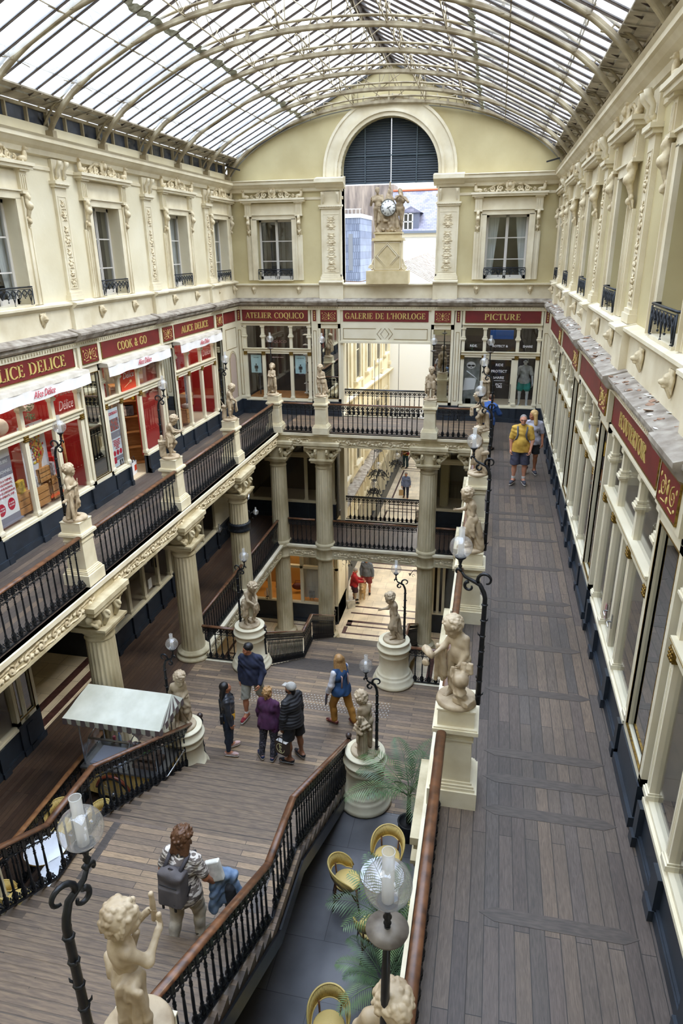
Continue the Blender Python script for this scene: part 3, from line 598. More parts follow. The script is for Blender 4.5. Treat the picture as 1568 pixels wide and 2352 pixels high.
# ---------------------------------------------------------------- world helpers
def wb(mb,wall,u0,u1,d0,d1,z0,z1,m=0):
    if wall=='L': mb.box(XW0+d0,XW0+d1,u0,u1,z0,z1,m)
    elif wall=='R': mb.box(XW1-d1,XW1-d0,u0,u1,z0,z1,m)
    else: mb.box(u0,u1,YE-d1,YE-d0,z0,z1,m)
    return mb
def profile_run(mb,wall,u0,u1,prof,m=0):
    """extrude a (out,z) moulding profile along a wall"""
    pts=[]
    for d,z in prof:
        pts.append((XW0+d,u0,z) if wall=='L' else (XW1-d,u0,z) if wall=='R' else (u0,YE-d,z))
    mb.prism(pts,(0,u1-u0,0) if wall!='E' else (u1-u0,0,0),m); return mb
def grid_wall(mb,wall,u0,u1,z0,z1,ops,d0=-.45,d1=0):
    """a wall with rectangular openings (ua,ub,za,zb)"""
    us=sorted({u0,u1,*[o[0] for o in ops],*[o[1] for o in ops]}); 
    for a,b in zip(us,us[1:]):
        zs=[z0,z1]
        for o in ops:
            if o[0]<=a+1e-6 and o[1]>=b-1e-6: zs+= [o[2],o[3]]
        zs=sorted(set(zs)); 
        for c,d in zip(zs,zs[1:]):
            if any(o[0]<=a+1e-6 and o[1]>=b-1e-6 and o[2]<=c+1e-6 and o[3]>=d-1e-6 for o in ops): continue
            wb(mb,wall,a,b,d0,d1,c,d)
ZW0,ZW1=-.97,1.0
WL=[0.2,4.2,8.2,12.2,16.1,20.1,23.4]; PLS=[2.2,6.25,10.35,14.33,18.25,22.3]
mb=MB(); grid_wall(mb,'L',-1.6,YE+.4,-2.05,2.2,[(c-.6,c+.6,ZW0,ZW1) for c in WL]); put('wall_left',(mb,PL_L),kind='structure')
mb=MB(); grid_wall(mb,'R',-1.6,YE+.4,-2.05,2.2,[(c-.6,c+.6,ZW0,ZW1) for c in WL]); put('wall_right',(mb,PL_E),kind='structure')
mb=MB(); WE=[(-7.65,.63),(.23,.67)]
grid_wall(mb,'E',XW0,XW1,-2.05,2.3,[(c-w,c+w,ZW0,ZW1) for c,w in WE]+[(-5.25,-2.05,-1.1,2.3)])
# gable above the cornice with the round arch cut out
def gz(x): return 5.5-(abs(x+3.66))*.485
n=24; arc=[(-3.65+1.6*cos(pi*i/n),2.35+1.6*sin(pi*i/n)) for i in range(n+1)]
for a,b in zip(arc,arc[1:]):
    mb.prism([(a[0],YE,a[1]),(b[0],YE,b[1]),(b[0],YE,gz(b[0])),(a[0],YE,gz(a[0]))],(0,.45,0))
for xa,xb in ((XW0,-5.25),(-2.05,XW1)):
    mb.prism([(xa,YE,2.3),(xb,YE,2.3),(xb,YE,gz(xb)),(xa,YE,gz(xa))],(0,.45,0))
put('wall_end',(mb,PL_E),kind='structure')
put('wall_near',(MB().box(XW0-.4,XW1+.4,-2.0,-1.6,HB-.4,5.6),PL_E),kind='structure')
# outer side walls behind the shops, down to the lowest floor
put('wall_left_outer',(MB().box(XW0-2.6,XW0-2.4,-1.6,24.5,-14.2,-1.6).box(XW0-2.6,XW0,-1.6,24.5,-1.62,-1.5),SOF),kind='structure')
put('wall_right_outer',(MB().box(XW1+2.2,XW1+2.4,-1.6,24.5,-14.2,-1.6).box(XW1,XW1+2.4,-1.6,24.5,-1.62,-1.5),SOF),kind='structure')

# ---------------------------------------------------------------- cornices, ledges
CORN=[(0,1.83),(.10,1.86),(.12,1.95),(.2,2.0),(.26,2.06),(.3,2.08),(.3,2.15),(.34,2.19),(0,2.24)]
for w,u0,u1,nm in (('L',-1.6,YE,'trim_cornice_left'),('R',-1.6,YE,'trim_cornice_right')):
    m_=MB(); profile_run(m_,w,u0,u1,CORN); profile_run(m_,w,u0,u1,[(0,1.58),(.03,1.6),(.03,1.66),(0,1.68)]); put(nm,(m_,STO),kind='structure')
m_=MB()
for a,b in ((XW0,-5.2),(-2.1,XW1)): profile_run(m_,'E',a,b,CORN); profile_run(m_,'E',a,b,[(0,1.58),(.03,1.6),(.03,1.66),(0,1.68)])
for a,b in ((-6.1,-5.12),(-2.18,-1.2)): profile_run(m_,'E',a,b,[(0,1.9),(.2,1.95),(.26,2.02),(.42,2.08),(.42,2.2),(0,2.28)])
put('trim_cornice_end',(m_,STO),kind='structure')
SILL=[(0,-1.62),(.07,-1.6),(.07,-1.13),(.10,-1.12),(.17,-1.06),(.17,-1.02),(0,-.98)]
for w,u0,u1,nm in (('L',-1.6,YE,'trim_sill_left'),('R',-1.6,YE,'trim_sill_right')):
    m_=MB(); profile_run(m_,w,u0,u1,SILL); 
    for c in PLS: profile_run(m_,w,c-.32,c+.32,[(0,-1.62),(.17,-1.62),(.17,-1.13),(.2,-1.12),(.27,-1.06),(.27,-1.02),(0,-.97)])
    put(nm,(m_,STO),kind='structure')
m_=MB(); profile_run(m_,'E',XW0,XW1,[(0,-1.62),(.07,-1.6),(.07,-1.2),(.12,-1.18),(.19,-1.14),(.19,-1.1),(-.45,-1.08)])
for a,b in ((-6.05,-5.2),(-2.1,-1.27)): profile_run(m_,'E',a,b,[(0,-1.62),(.17,-1.62),(.17,-1.13),(.2,-1.12),(.27,-1.06),(.27,-1.02),(0,-.97)])
put('trim_sill_end',(m_,STO),kind='structure')
# lead covered shelf over the shop signs
SHLF=[(0,-1.86),(.18,-1.84),(.25,-1.79),(.25,-1.72),(.31,-1.70),(.31,-1.66),(0,-1.56)]
def dent(mb,wall,u0,u1,d,z0,z1,st=.07):
    n=int((u1-u0)/st)
    for i in range(n): wb(mb,wall,u0+st*i,u0+st*i+.035,d-.04,d,z0,z1)
for w,u0,u1,nm in (('L',-1.6,YE,'trim_shelf_left'),('R',-1.6,YE,'trim_shelf_right'),('E',XW0,XW1,'trim_shelf_end')):
    m_=MB(); profile_run(m_,w,u0,u1,SHLF)
    if w!='E':
        for c in PLS: profile_run(m_,w,c-.5,c+.5,[(.18,-1.86),(.32,-1.8),(.38,-1.7),(.38,-1.65),(0,-1.55)])
    else:
        for c in (-6.0,-1.35): profile_run(m_,w,c-.55,c+.6,[(.18,-1.86),(.34,-1.8),(.40,-1.7),(.40,-1.65),(0,-1.55)])
    put(nm,(m_,LEAD),kind='structure')
    m_=MB(); profile_run(m_,w,u0,u1,[(0,-2.0),(.13,-1.98),(.13,-1.92),(.17,-1.86),(0,-1.85)]); dent(m_,w,u0,u1,.165,-1.925,-1.875,.09)
    put(nm.replace('shelf','dentils'),(m_,WDC),kind='structure')
# paint flakes and droppings lying on the right shelf
m_=MB(); rr=random.Random(5)
for i in range(260):
    y=rr.uniform(4,24); d=rr.uniform(.03,.29); z=-1.56-.10*d/.31*1.; s=rr.uniform(.012,.05)
    M=Matrix.Translation((XW1-d,y,z+.006))@Matrix.Rotation(rr.uniform(0,6),4,'Z')@Matrix.Rotation(rr.uniform(-.5,.5),4,'X')
    m_.box(-s,s,-s*rr.uniform(.3,1),s*.5,-.002,.003,rr.choice([0,0,1]),M)
put('paint_flakes',(m_,[mat('flaking_paint',rgb(150,118,96),.8),WHT]),kind='stuff',label='curled paint flakes lying on the lead shelf above the right shops',cat='debris')
# arch surround of the big opening, its shutters
m_=MB()
for (r0,r1,d) in ((1.6,1.72,.14),(1.72,1.80,.19),(1.80,2.12,.12),(2.12,2.2,.15)):
    n=32
    for i in range(n):
        a,b=pi*i/n,pi*(i+1)/n
        q=[(-3.65+r*cos(t),YE,2.35+r*sin(t)) for r,t in ((r0,a),(r1,a),(r1,b),(r0,b))]; m_.prism(q,(0,-d,0),0,True)
    for s in(-1,1): m_.box(-3.65+s*r0,-3.65+s*r1,YE-d,YE,2.2,2.35)
put('trim_arch',(m_,STO),kind='structure')
t=thing('louvred_shutter','dark louvred shutters filling the round arch above the clock','shutter',(-3.65,YE+.22,2.35))
m_=MB()
for i in range(26):
    z=-.30+i*.073
    w=sqrt(max(.02,1.6**2-max(z,0)**2))-.02 if z>0 else 1.58
    for s in(-1,1):
        m_.add([(s*.012+.02,0,z),(s*w,0,z),(s*w,.05,z+.115),(s*.012+.02,.05,z+.115),(s*.012+.02,.0,z+.014),(s*w,.0,z+.014),(s*w,.05,z+.129),(s*.012+.02,.05,z+.129)],[(0,1,2,3),(4,5,6,7),(0,1,5,4),(3,2,6,7)],False)
put('louvres',(m_,mat('shutter_paint',rgb(44,54,62),.5)),t)
m_=MB()
for x,h in ((-.84,1.33),(.86,1.33)):
    m_.box(x-.018,x+.018,-.03,.0,-.32,h)
for z in (.52,-.3): w=1.5 if z>0 else 1.58; m_.box(-w,w,-.025,0,z-.015,z+.015)
put('shutter_frame',(m_,mat('shutter_frame_paint',rgb(70,84,92),.5)),t)
put('light_gap',(MB().box(.02,.05,.02,.03,-.3,1.55),emat('daylight_gap',(1,1,1),.9)),t) if False else None

# ---------------------------------------------------------------- carvings (shared meshes)
def _pedcarve():
    P=[]
    for s in(-1,1):
        P+=spiral((s*.28,0,.14),.10,1.5,.026,'xz',-s,pi/2,26)+spiral((s*.52,0,.11),.085,1.4,.022,'xz',s,pi/2,22)+spiral((s*.70,0,.08),.06,1.2,.018,'xz',-s,pi/2,18)
        P+=[C((s*.2,0,.28),(s*.42,0,.24),.035,.02),C((s*.42,0,.24),(s*.62,0,.12),.03,.015),E((s*.33,-.02,.27),(.09,.035,.04)),E((s*.36,-.02,.06),(.06,.03,.03)),E((s*.5,-.02,.03),(.07,.03,.03))]
        P+=[E((s*.93,-.02,.08),(.12,.055,.065)),E((s*1.0,-.02,.16),(.05,.05,.12)),E((s*1.01,-.03,.30),(.04,.045,.05)),C((s*1.01,-.03,.3),(s*1.05,-.08,.29),.022,.015),C((s*.88,-.06,.02),(s*.84,-.07,.015),.02),E((s*.85,0,.07),(.05,.05,.05))]
    P+=[E((0,-.02,.22),(.13,.04,.19)),E((0,-.07,.24),(.065,.05,.09)),E((0,-.11,.235),(.015,.02,.03)),E((0,-.05,.36),(.09,.05,.04)),C((-.1,0,.36),(-.16,-.02,.26),.025,.02),C((.1,0,.36),(.16,-.02,.26),.025,.02),E((0,-.02,.44),(.07,.03,.03)),C((-.12,0,.08),(-.04,-.03,0),.03,.02),C((.12,0,.08),(.04,-.03,0),.03,.02)]
    for s in(-1,1):
        for i in range(5): P.append(E((s*(.15+.12*i),-.03,.015+.02*(i%2)),(.035,.03,.022)))
    return sdf_mesh('pediment_carving',P,.0085,.012,CAR)
ME_PED=_pedcarve()
def _pilcarve():
    P=[]; rnd=random.Random(3)
    for k,(z,kind) in enumerate([(2.0,'mask'),(1.72,'urn'),(1.35,'leaf'),(1.08,'leaf'),(.78,'bud'),(.5,'leaf'),(.22,'urn'),(.02,'leaf')]):
        for s in(-1,1):
            P+=spiral((s*.055,0,z+.02),.042,1.2,.011,'xz',s*(-1)**k,pi/2,12)
            P+=[C((s*.01,0,z-.06),(s*.08,-.005,z-.11),.014,.006),C((s*.01,0,z+.08),(s*.07,-.005,z+.13),.013,.005),E((s*.03,-.005,z-.02),(.02,.012,.03))]
        P+=[E((0,-.012,z),(.03,.022,.045)),E((0,-.006,z-.09),(.018,.014,.03)),C((0,0,z-.12),(0,0,z+.12),.008)]
        if kind=='urn': P+=[E((0,-.01,z+.05),(.06,.02,.02)),E((0,-.01,z-.01),(.045,.02,.03))]
    return sdf_mesh('pilaster_carving',P,.0075,.008,CAR)
ME_PIL=_pilcarve()
def _console():
    P=[E((0,-.10,.58),(.055,.055,.06)),E((0,-.13,.55),(.03,.03,.035)),E((0,-.07,.63),(.07,.05,.035)),C((0,-.06,.62),(0,-.09,.40),.05,.06),E((0,-.12,.40),(.065,.07,.075)),C((0,-.1,.36),(0,-.05,.20),.05,.035),
       E((.04,-.05,.17),(.035,.03,.04)),E((-.04,-.05,.17),(.035,.03,.04)),E((0,-.08,.12),(.04,.04,.05)),C((0,-.05,.1),(0,-.03,0),.03,.012),C((.05,-.03,.12),(.06,-.02,.03),.02,.01),C((-.05,-.03,.12),(-.06,-.02,.03),.02,.01)]
    P+=spiral((0,-.07,.56),.07,1.0,.02,'yz',1,pi,12)
    return sdf_mesh('console_carving',P,.0085,.02,CAR)
ME_CON=_console()
ME_LION=sdf_mesh('lion_mask',[E((0,-.05,.16),(.07,.06,.075)),E((0,-.10,.14),(.04,.05,.035)),E((0,-.13,.15),(.02,.02,.015)),E((.03,-.09,.19),(.018,.015,.012)),E((-.03,-.09,.19),(.018,.015,.012)),E((0,-.03,.16),(.1,.035,.11)),E((.075,-.03,.24),(.025,.02,.03)),E((-.075,-.03,.24),(.025,.02,.03)),E((0,-.09,.095),(.035,.03,.02)),C((0,-.04,.07),(0,-.02,-.02),.04,.015),C((.05,-.03,.10),(.05,-.02,.02),.02,.01),C((-.05,-.03,.10),(-.05,-.02,.02),.02,.01)],.0085,.012,CAR)
def _frieze(L):
    P=[B((L/2,.012,0),(L/2,.012,.01))]; n=max(1,round(L/.36)); p=L/n
    for i in range(n):
        x=p*(i+.5); s=1 if i%2 else -1
        P+=spiral((x,-.012,0),.085,1.4,.018,'xz',s,-s*pi/2,16)
        P+=[C((x-p*.5,-.01,-s*.07),(x-p*.12,-.012,-s*.085),.016,.02),C((x+p*.1,-.01,s*.07),(x+p*.5,-.01,s*.06),.02,.014),E((x+p*.34,-.015,-s*.03),(.05,.02,.03)),E((x-p*.36,-.015,s*.04),(.045,.02,.03)),E((x,-.03,0),(.028,.025,.028)),C((x+p*.3,-.01,-s*.03),(x+p*.42,-.02,-s*.09),.018,.008),C((x-p*.3,-.01,s*.03),(x-p*.2,-.02,s*.09),.018,.008)]
    return sdf_mesh('frieze_carving',P,.011,.014,CAR)
_FZ={}
def frieze(L):
    k=round(L,2)
    if k not in _FZ: _FZ[k]=_frieze(L)
    return _FZ[k]
# wrought iron window guard
def _guard(hw):
    m_=MB(); m_.tube([(-hw,0,.34),(-hw,-.09,.34),(hw,-.09,.34),(hw,0,.34)],.016,6); m_.tube([(-hw,-.09,.30),(hw,-.09,.30)],.007,4)
    n=7
    for i in range(n):
        x=-hw+2*hw*(i+.5)/n; w=2*hw/n*.46; dp=(.1,.16,.22,.30,.22,.16,.1)[i] if i not in(0,6) else .3
        for s in(-1,1):
            pts=[(x+s*w*cos(a)*(1-k/14),-.09,.22+w*sin(a)*(1-k/14)) for k,a in enumerate([j*.55 for j in range(9)])]
            m_.tube(pts,.008,4)
        m_.tube([(x,-.09,.3),(x,-.09,.32-dp)],.007,4); m_.ball((x,-.09,.30-dp),.015,6)
        m_.tube([(x-w,-.09,.24),(x-w*.5,-.095,.16),(x,-.09,.30-dp*.8),(x+w*.5,-.095,.16),(x+w,-.09,.24)],.009,4)
    for s in(-1,1): m_.tube([(s*hw,-.09,.32),(s*hw,-.09,.02),(s*(hw-.06),-.09,-.02)],.012,4)
    return m_.mesh('iron_guard',WIR)
_GU={}
# upper floor window: a structure with its own parts
_wn=[0]
CURT=mat('white_curtain',rgb(226,226,220),.9,col2=rgb(190,192,190),nscale=2,stretch=(14,1,.3))
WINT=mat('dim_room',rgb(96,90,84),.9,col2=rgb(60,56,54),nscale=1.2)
def upper_window(wall,u,hw=.6,curtain=True,masks=True):
    _wn[0]+=1; loc,rz=wallframe(wall,u); t=put('window_%d'%_wn[0],None,None,loc,rz,'structure')
    st=MB(); H0,H1=ZW0,ZW1
    for s in(-1,1):
        st.box(s*hw,s*(hw+.16),-.06,0,-.98,H1+.02); st.box(s*(hw+.16),s*(hw+.19),-.10,0,-.98,H1+.05); st.box(s*(hw+.19),s*(hw+.38),-.05,0,-.98,.50)
        st.box(s*(hw+.23),s*(hw+.25),-.07,0,-.98,.48);st.box(s*(hw+.32),s*(hw+.34),-.07,0,-.98,.48)
        st.box(s*(hw+.17),s*(hw+.39),-.10,0,1.14,1.5); st.box(s*(hw+.15),s*(hw+.41),-.14,0,1.10,1.15)
        for q in(.22,.28,.34): st.box(s*(hw+q-.012),s*(hw+q+.012),-.12,0,1.18,1.44)
        st.box(s*(hw+.13),s*(hw+.43),-.16,0,1.5,1.54)
    st.box(-hw-.16,hw+.16,-.06,0,H1,H1+.14); st.box(-hw-.18,hw+.18,-.10,0,H1+.14,H1+.17); st.box(-hw-.17,hw+.17,-.03,0,1.17,1.5)
    st.box(-hw-.5,hw+.5,-.2,0,1.54,1.60); st.box(-hw-.53,hw+.53,-.24,0,1.60,1.66)
    st.box(-hw,hw,-.10,.3,-1.0,-.96)
    put('surround',(st,STO),t); k=(hw+.48)/1.08
    put('pediment_carving',ME_PED,t,(0,-.10,1.66),sc=(k,1,.85))
    for s in(-1,1): put('console_carving',ME_CON,t,(s*(hw+.28),-.03,.48))
    if masks:
        for s in(-1,1): put('lion_mask',ME_LION,t,(s*(hw+.2),-.07,-1.42))
    fr=MB(); y=.27
    for a,b in ((-hw,-hw+.07),(-.045,.045),(hw-.07,hw)): fr.box(a,b,y-.03,y+.03,H0,H1)
    fr.box(-hw,hw,y-.03,y+.03,H1-.07,H1); fr.box(-hw,hw,y-.03,y+.03,H0,H0+.12)
    fr.box(-.012,.012,y-.05,y-.03,H0,H1)
    for z in (H0+.62,H0+1.28): fr.box(-hw,hw,y-.018,y+.018,z-.014,z+.014)
    put('sash_frame',(fr,WINF),t); put('window_pane',(MB().box(-hw,hw,y-.004,y+.004,H0,H1),GLW),t)
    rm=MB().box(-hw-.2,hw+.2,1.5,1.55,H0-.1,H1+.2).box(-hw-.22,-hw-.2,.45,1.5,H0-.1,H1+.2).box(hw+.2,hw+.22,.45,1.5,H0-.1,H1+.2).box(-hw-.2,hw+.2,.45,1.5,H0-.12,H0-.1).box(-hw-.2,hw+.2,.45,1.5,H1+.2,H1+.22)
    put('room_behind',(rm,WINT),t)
    if curtain:
        for s in (-1,1):
            c=MB(); n=14
            top=[(s*(hw-.02-.4*i/n),.36+.02*(i%2),H1) for i in range(n+1)]; bo=[(s*(hw-.02-(.22 if s<0 else .15)*i/n),.36+.02*(i%2),H0) for i in range(n+1)]
            c.add(top+bo,[(i,i+1,n+2+i,n+1+i) for i in range(n)],True); put('curtain',(c,CURT),t)
    g=_GU.setdefault(hw,_guard(hw)); put('iron_guard',g,t,(0,.0,-.96))
    return t
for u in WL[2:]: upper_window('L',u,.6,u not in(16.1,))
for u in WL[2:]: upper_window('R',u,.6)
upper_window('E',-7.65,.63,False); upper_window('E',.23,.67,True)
_pn=[0]
def pilaster(wall,u,w=.42):
    _pn[0]+=1; loc,rz=wallframe(wall,u); t=put('trim_pilaster_%d'%_pn[0],None,None,loc,rz,'structure'); h=w/2
    b=MB().box(-h,h,-.07,0,-.82,1.30).box(-h-.05,h+.05,-.12,0,-.98,-.86).box(-h-.02,h+.02,-.10,0,-.86,-.80)
    b.box(-h-.04,h+.04,-.12,0,1.30,1.36).box(-h-.07,h+.07,-.16,0,1.36,1.42).box(-h,h,-.08,0,1.42,1.83)
    for s in(-1,1): b.box(s*(h-.06),s*(h-.075),-.08,-.06,-.72,1.12)
    b.box(-h+.06,h-.06,-.08,-.06,-.735,-.72).box(-h+.06,h-.06,-.08,-.06,1.12,1.135)
    for i in range(9): x=-h-.03+(2*h+.06)*(i+.5)/9; b.ball((x,-.15,1.36),.02,6)
    for s in(-1,1):
        x=s*(h-.08); b.tube([(x,-.08,1.48),(x,-.14,1.52),(x,-.13,1.62),(x,-.20,1.72),(x,-.22,1.80)],[.03,.04,.035,.05,.05],8); b.ball((x,-.12,1.5),.045,8,(.9,1,1))
    put('pilaster_shaft',(b,STO),t); put('pilaster_carving',ME_PIL,t,(0,-.075,-.62),sc=((w/.42)*1.05,1,.79))
for w in 'LR':
    for u in PLS[1:]: pilaster(w,u)
pilaster('E',-5.62,.68); pilaster('E',-1.68,.68)
# jambs of the big opening
put('trim_opening_jamb',(MB().box(-5.30,-5.25,YE-.1,YE+.5,-1.1,2.3).box(-2.05,-2.0,YE-.1,YE+.5,-1.1,2.3),STO),kind='structure')
# ---------------------------------------------------------------- shopfronts
REDI=mat('red_shop_wall',rgb(172,34,28),.6,col2=rgb(150,24,22),nscale=.8)
GRYI=mat('pale_shop_wall',rgb(176,168,150),.8,col2=rgb(150,142,124),nscale=.8)
DKI=mat('dark_shop_wall',rgb(62,54,46),.8,col2=rgb(44,38,34),nscale=1.2)
WFL=mat('light_shop_floor',rgb(196,180,152),.5)
WOOD=mat('pale_timber',rgb(196,142,84),.6,col2=rgb(166,114,62),nscale=5,stretch=(1,1,8))
def post(W,z0,z1,zt,gilt=True,cap=True,name='mullion'):
    """a moulded timber post with a gilt capital under the transom and a moulded cap above it"""
    h=W/2; b=MB()
    b.box(-h,h,-.05,.04,z0+.06,zt-.1).box(-h-.02,h+.02,-.08,.04,z0,z0+.06).box(-h-.012,h+.012,-.065,.04,z0+.06,z0+.085)
    for q in(-.25,.25): b.box(h*q-.004,h*q+.004,-.054,-.05,z0+.12,zt-.24)
    b.box(-h*.9,h*.9,-.045,.04,zt+.1,z1)
    if cap:
        zc=zt+.1+(z1-zt)*.42
        for k,(e,z) in enumerate(((.02,0),(.035,.03),(.02,.06),(.008,.1))): b.box(-h-e,h+e,-.055-e,.04,zc+z,zc+z+.03)
        b.box(-h-.02,h+.02,-.07,.04,z1-.05,z1)
    me=b.mesh(name,WDC)
    return me
def giltcap(W,z):
    h=W/2; b=MB().box(-h,h,-.075,-.02,z-.13,z)
    for i in range(3):
        for j in range(3): b.ball(((i-1)*h*.62,-.075,z-.11+j*.042),.02,6)
    return b.mesh('gilt_capital',GLT)
_PM={}
def shopfront(wall,u,W,posts,label,z0=HA,zg=-5.2,zt=-3.45,z1=-2.55,door=None,intr=DKI,depth=1.5,sign=None,signh=.2,glass=True,fascia=True,flmat=None,group=None,cap=True,swid=None,ztop=None,gilt=True):
    loc,rz=wallframe(wall,u); t=thing('shopfront',label,'shopfront',loc,rz,group); h=W/2; PW=.12
    # dark stall riser, left open where the door is
    pl=MB(); spans=[(-h,h)] if door is None else [(-h,door[0]),(door[1],h)]
    for a,b in spans:
        pl=MB(); pl.box(a,b,-.06,.06,z0,zg-.1).box(a,b,-.10,.0,z0,z0+.13).box(a,b,-.085,0,z0+.13,z0+.15)
        for p in posts:
            if a-.01<=p<=b+.01: pl.box(max(a,p-.10),min(b,p+.10),-.12,0,z0,zg-.1).box(max(a,p-.11),min(b,p+.11),-.15,0,z0,z0+.13)
        put('stall_riser',(pl,NAV),t)
    sl=MB()
    for a,b in spans: put('window_sill',(MB().box(a,b,-.08,.06,zg-.1,zg-.05).box(a,b,-.05,.04,zg-.05,zg),WDC),t)
    sl.box(-h,h,-.07,.04,zt-.02,zt+.06).box(-h,h,-.10,.04,zt+.06,zt+.10)
    put('head_rail',(MB().box(-h,h,-.05,.04,z1,z1+.10),WDC),t)
    sl.box(-h,h,-.045,.04,zt-.1,zt-.02)
    put('transom_rail',(sl,WDC),t)
    gl=MB().box(-h,h,-.105,-.10,zt+.068,zt+.075); gl.box(-h,h,-.052,-.045,zt-.03,zt-.024); put('gilt_line',(gl,GLD),t)
    k=(zg,z1,zt,cap)
    if k not in _PM: _PM[k]=(post(PW,zg,z1,zt,cap=cap),giltcap(PW+.02,zt-.02))
    for p in posts:
        o=put('mullion',_PM[k][0],t,(p,0,0))
        if gilt: put('gilt_capital',_PM[k][1],o)
    ps=sorted(posts)
    if glass:
        for a,b in zip(ps,ps[1:]):
            isd=door is not None and a>=door[0]-.08 and b<=door[1]+.08
            if not isd: put('window_pane',(MB().box(a+.05,b-.05,.0,.006,zg,zt),GLS),t)
            put('transom_pane',(MB().box(a+.05,b-.05,.0,.006,zt+.1,z1),GLS),t)
    if fascia:
        fa=MB().box(-h,h,-.10,.10,z1+.1,-1.98); fa.box(-h,h,-.13,0,z1+.1,z1+.13); put('fascia_board',(fa,WDC),t)
        if sign is not None:
            hw=(swid or W-.1)/2
            s=put('sign_board',(MB().box(-hw,hw,-.118,-.09,-2.37,-1.99),MAR),t)
            g=MB(); 
            for a,b,c,d in ((-hw,hw,-2.385,-2.37),(-hw,hw,-1.99,-1.98),(-hw-.012,-hw,-2.385,-1.98),(hw,hw+.012,-2.385,-1.98)): g.box(a,b,-.124,-.09,c,d)
            put('gilt_border',(g,GLT),s)
            if sign: serif(sign,signh,LET,s,0,-2.18,-.118,width=min(2*hw-.25,len(sign)*signh*.86))
    if depth and intr:
        r=MB(); x0,x1=-h,h; y0,y1=.06,depth; fz=z0+(.0 if door else .35)
        r.box(x0,x1,y1,y1+.04,z0,z1+.1,0).box(x0-.03,x0,y0,y1,z0,z1+.1,0).box(x1,x1+.03,y0,y1,z0,z1+.1,0).box(x0,x1,y0,y1,z1+.1,z1+.14,2)
        r.box(x0,x1,y0,y1,z0-.04,z0+.01,1)
        if not door: r.box(x0,x1,y0,y1,zg-.2,zg-.06,1)
        put('shop_interior',(r,[intr,flmat or WFL,SOF]),t)
    return t
def mirror_strip(wall,u,W,label,z0=HA,zg=-5.2,z1=-2.55,orn=True,group=None,glassm=MIR,ztop=-2.62):
    loc,rz=wallframe(wall,u); t=thing('mirror_pier',label,'mirror',loc,rz,group); h=W/2
    put('plinth',(MB().box(-h,h,-.10,.06,z0,zg-.06).box(-h-.02,h+.02,-.14,0,z0,z0+.13),NAV),t)
    f=MB()
    for a,b in ((-h,-h+.10),(h-.10,h)): f.box(a,b,-.08,.06,zg-.06,z1+.1)
    f.box(-h,h,-.08,.06,zg-.06,zg+.04).box(-h,h,-.08,.06,ztop,z1+.1); put('mirror_frame',(f,WDC),t)
    g=MB()
    for a,b in ((-h+.088,-h+.10),(h-.10,h-.088)): g.box(a,b,-.085,-.06,zg+.04,ztop)
    g.box(-h+.1,h-.1,-.085,-.06,zg+.04,zg+.058).box(-h+.1,h-.1,-.085,-.06,ztop-.018,ztop); put('gilt_edge',(g,GLT),t)
    put('mirror_glass',(MB().box(-h+.1,h-.1,-.03,-.02,zg+.04,ztop),glassm),t)
    if orn:
        put('fascia_board',(MB().box(-h,h,-.14,.1,z1+.1,-1.98),WDC),t)
        w=h-.12; s=put('ornament_panel',(MB().box(-w,w,-.158,-.13,-2.37,-1.99),MAR),t)
        if 'o%.2f'%w not in _PM:
            P=[]
            for q in(-1,1): P+=spiral((q*w*.5,0,.0),min(w*.4,.11),1.6,.008,'xz',q,pi/2,18)+[E((q*w*.8,0,.09),(.02,.01,.03)),E((q*w*.75,0,-.1),(.025,.01,.02)),C((q*w*.2,0,-.13),(q*w*.6,0,-.14),.007)]
            P+=[E((0,0,.02),(.025,.015,.06)),E((0,0,.1),(.02,.015,.022)),E((0,0,-.09),(.03,.012,.04))]
            _PM['o%.2f'%w]=sdf_mesh('painted_scrollwork',P,.006,.006,LET)
        put('painted_scrollwork',_PM['o%.2f'%w],s,(0,-.16,-2.18))
        g=MB()
        for a,b,c,d in ((-w,w,-2.385,-2.37),(-w,w,-1.99,-1.98),(-w-.012,-w,-2.385,-1.98),(w,w+.012,-2.385,-1.98)): g.box(a,b,-.164,-.13,c,d)
        put('gilt_border',(g,GLT),s)
    return t
def panel_pier(wall,u,W,z0,zg,z1,label,sm=False):
    loc,rz=wallframe(wall,u); t=thing('panelled_pier',label,'pier',loc,rz); h=W/2
    put('plinth',(MB().box(-h,h,-.10,.06,z0,zg-.06).box(-h-.01,h+.01,-.13,0,z0,z0+.13),NAV),t)
    put('pier_panel',(MB().box(-h,h,-.07,.06,zg-.06,-1.98),WDC),t)
    w=h-.06; g=MB()
    for a,b,c,d in ((-w,-w+.015,zg+.1,z1-.1),(w-.015,w,zg+.1,z1-.1),(-w,w,zg+.1,zg+.115),(-w,w,z1-.115,z1-.1)): g.box(a,b,-.076,-.06,c,d)
    put('gilt_line',(g,GLD),t)
    if sm: 
        s=put('sign_board',(MB().box(-w,w,-.085,-.06,-2.37,-1.99),MAR),t)
        put('painted_scrollwork',_PM['o0.06'] if 'o0.06' in _PM else _mini(),s,(0,-.088,-2.18))
    return t
def _mini():
    P=[E((0,0,z),(.022,.008,.03)) for z in(-.12,-.04,.04,.12)]+[C((0,0,-.15),(0,0,.15),.005)]
    _PM['o0.06']=sdf_mesh('painted_scrollwork',P,.006,.006,LET); return _PM['o0.06']

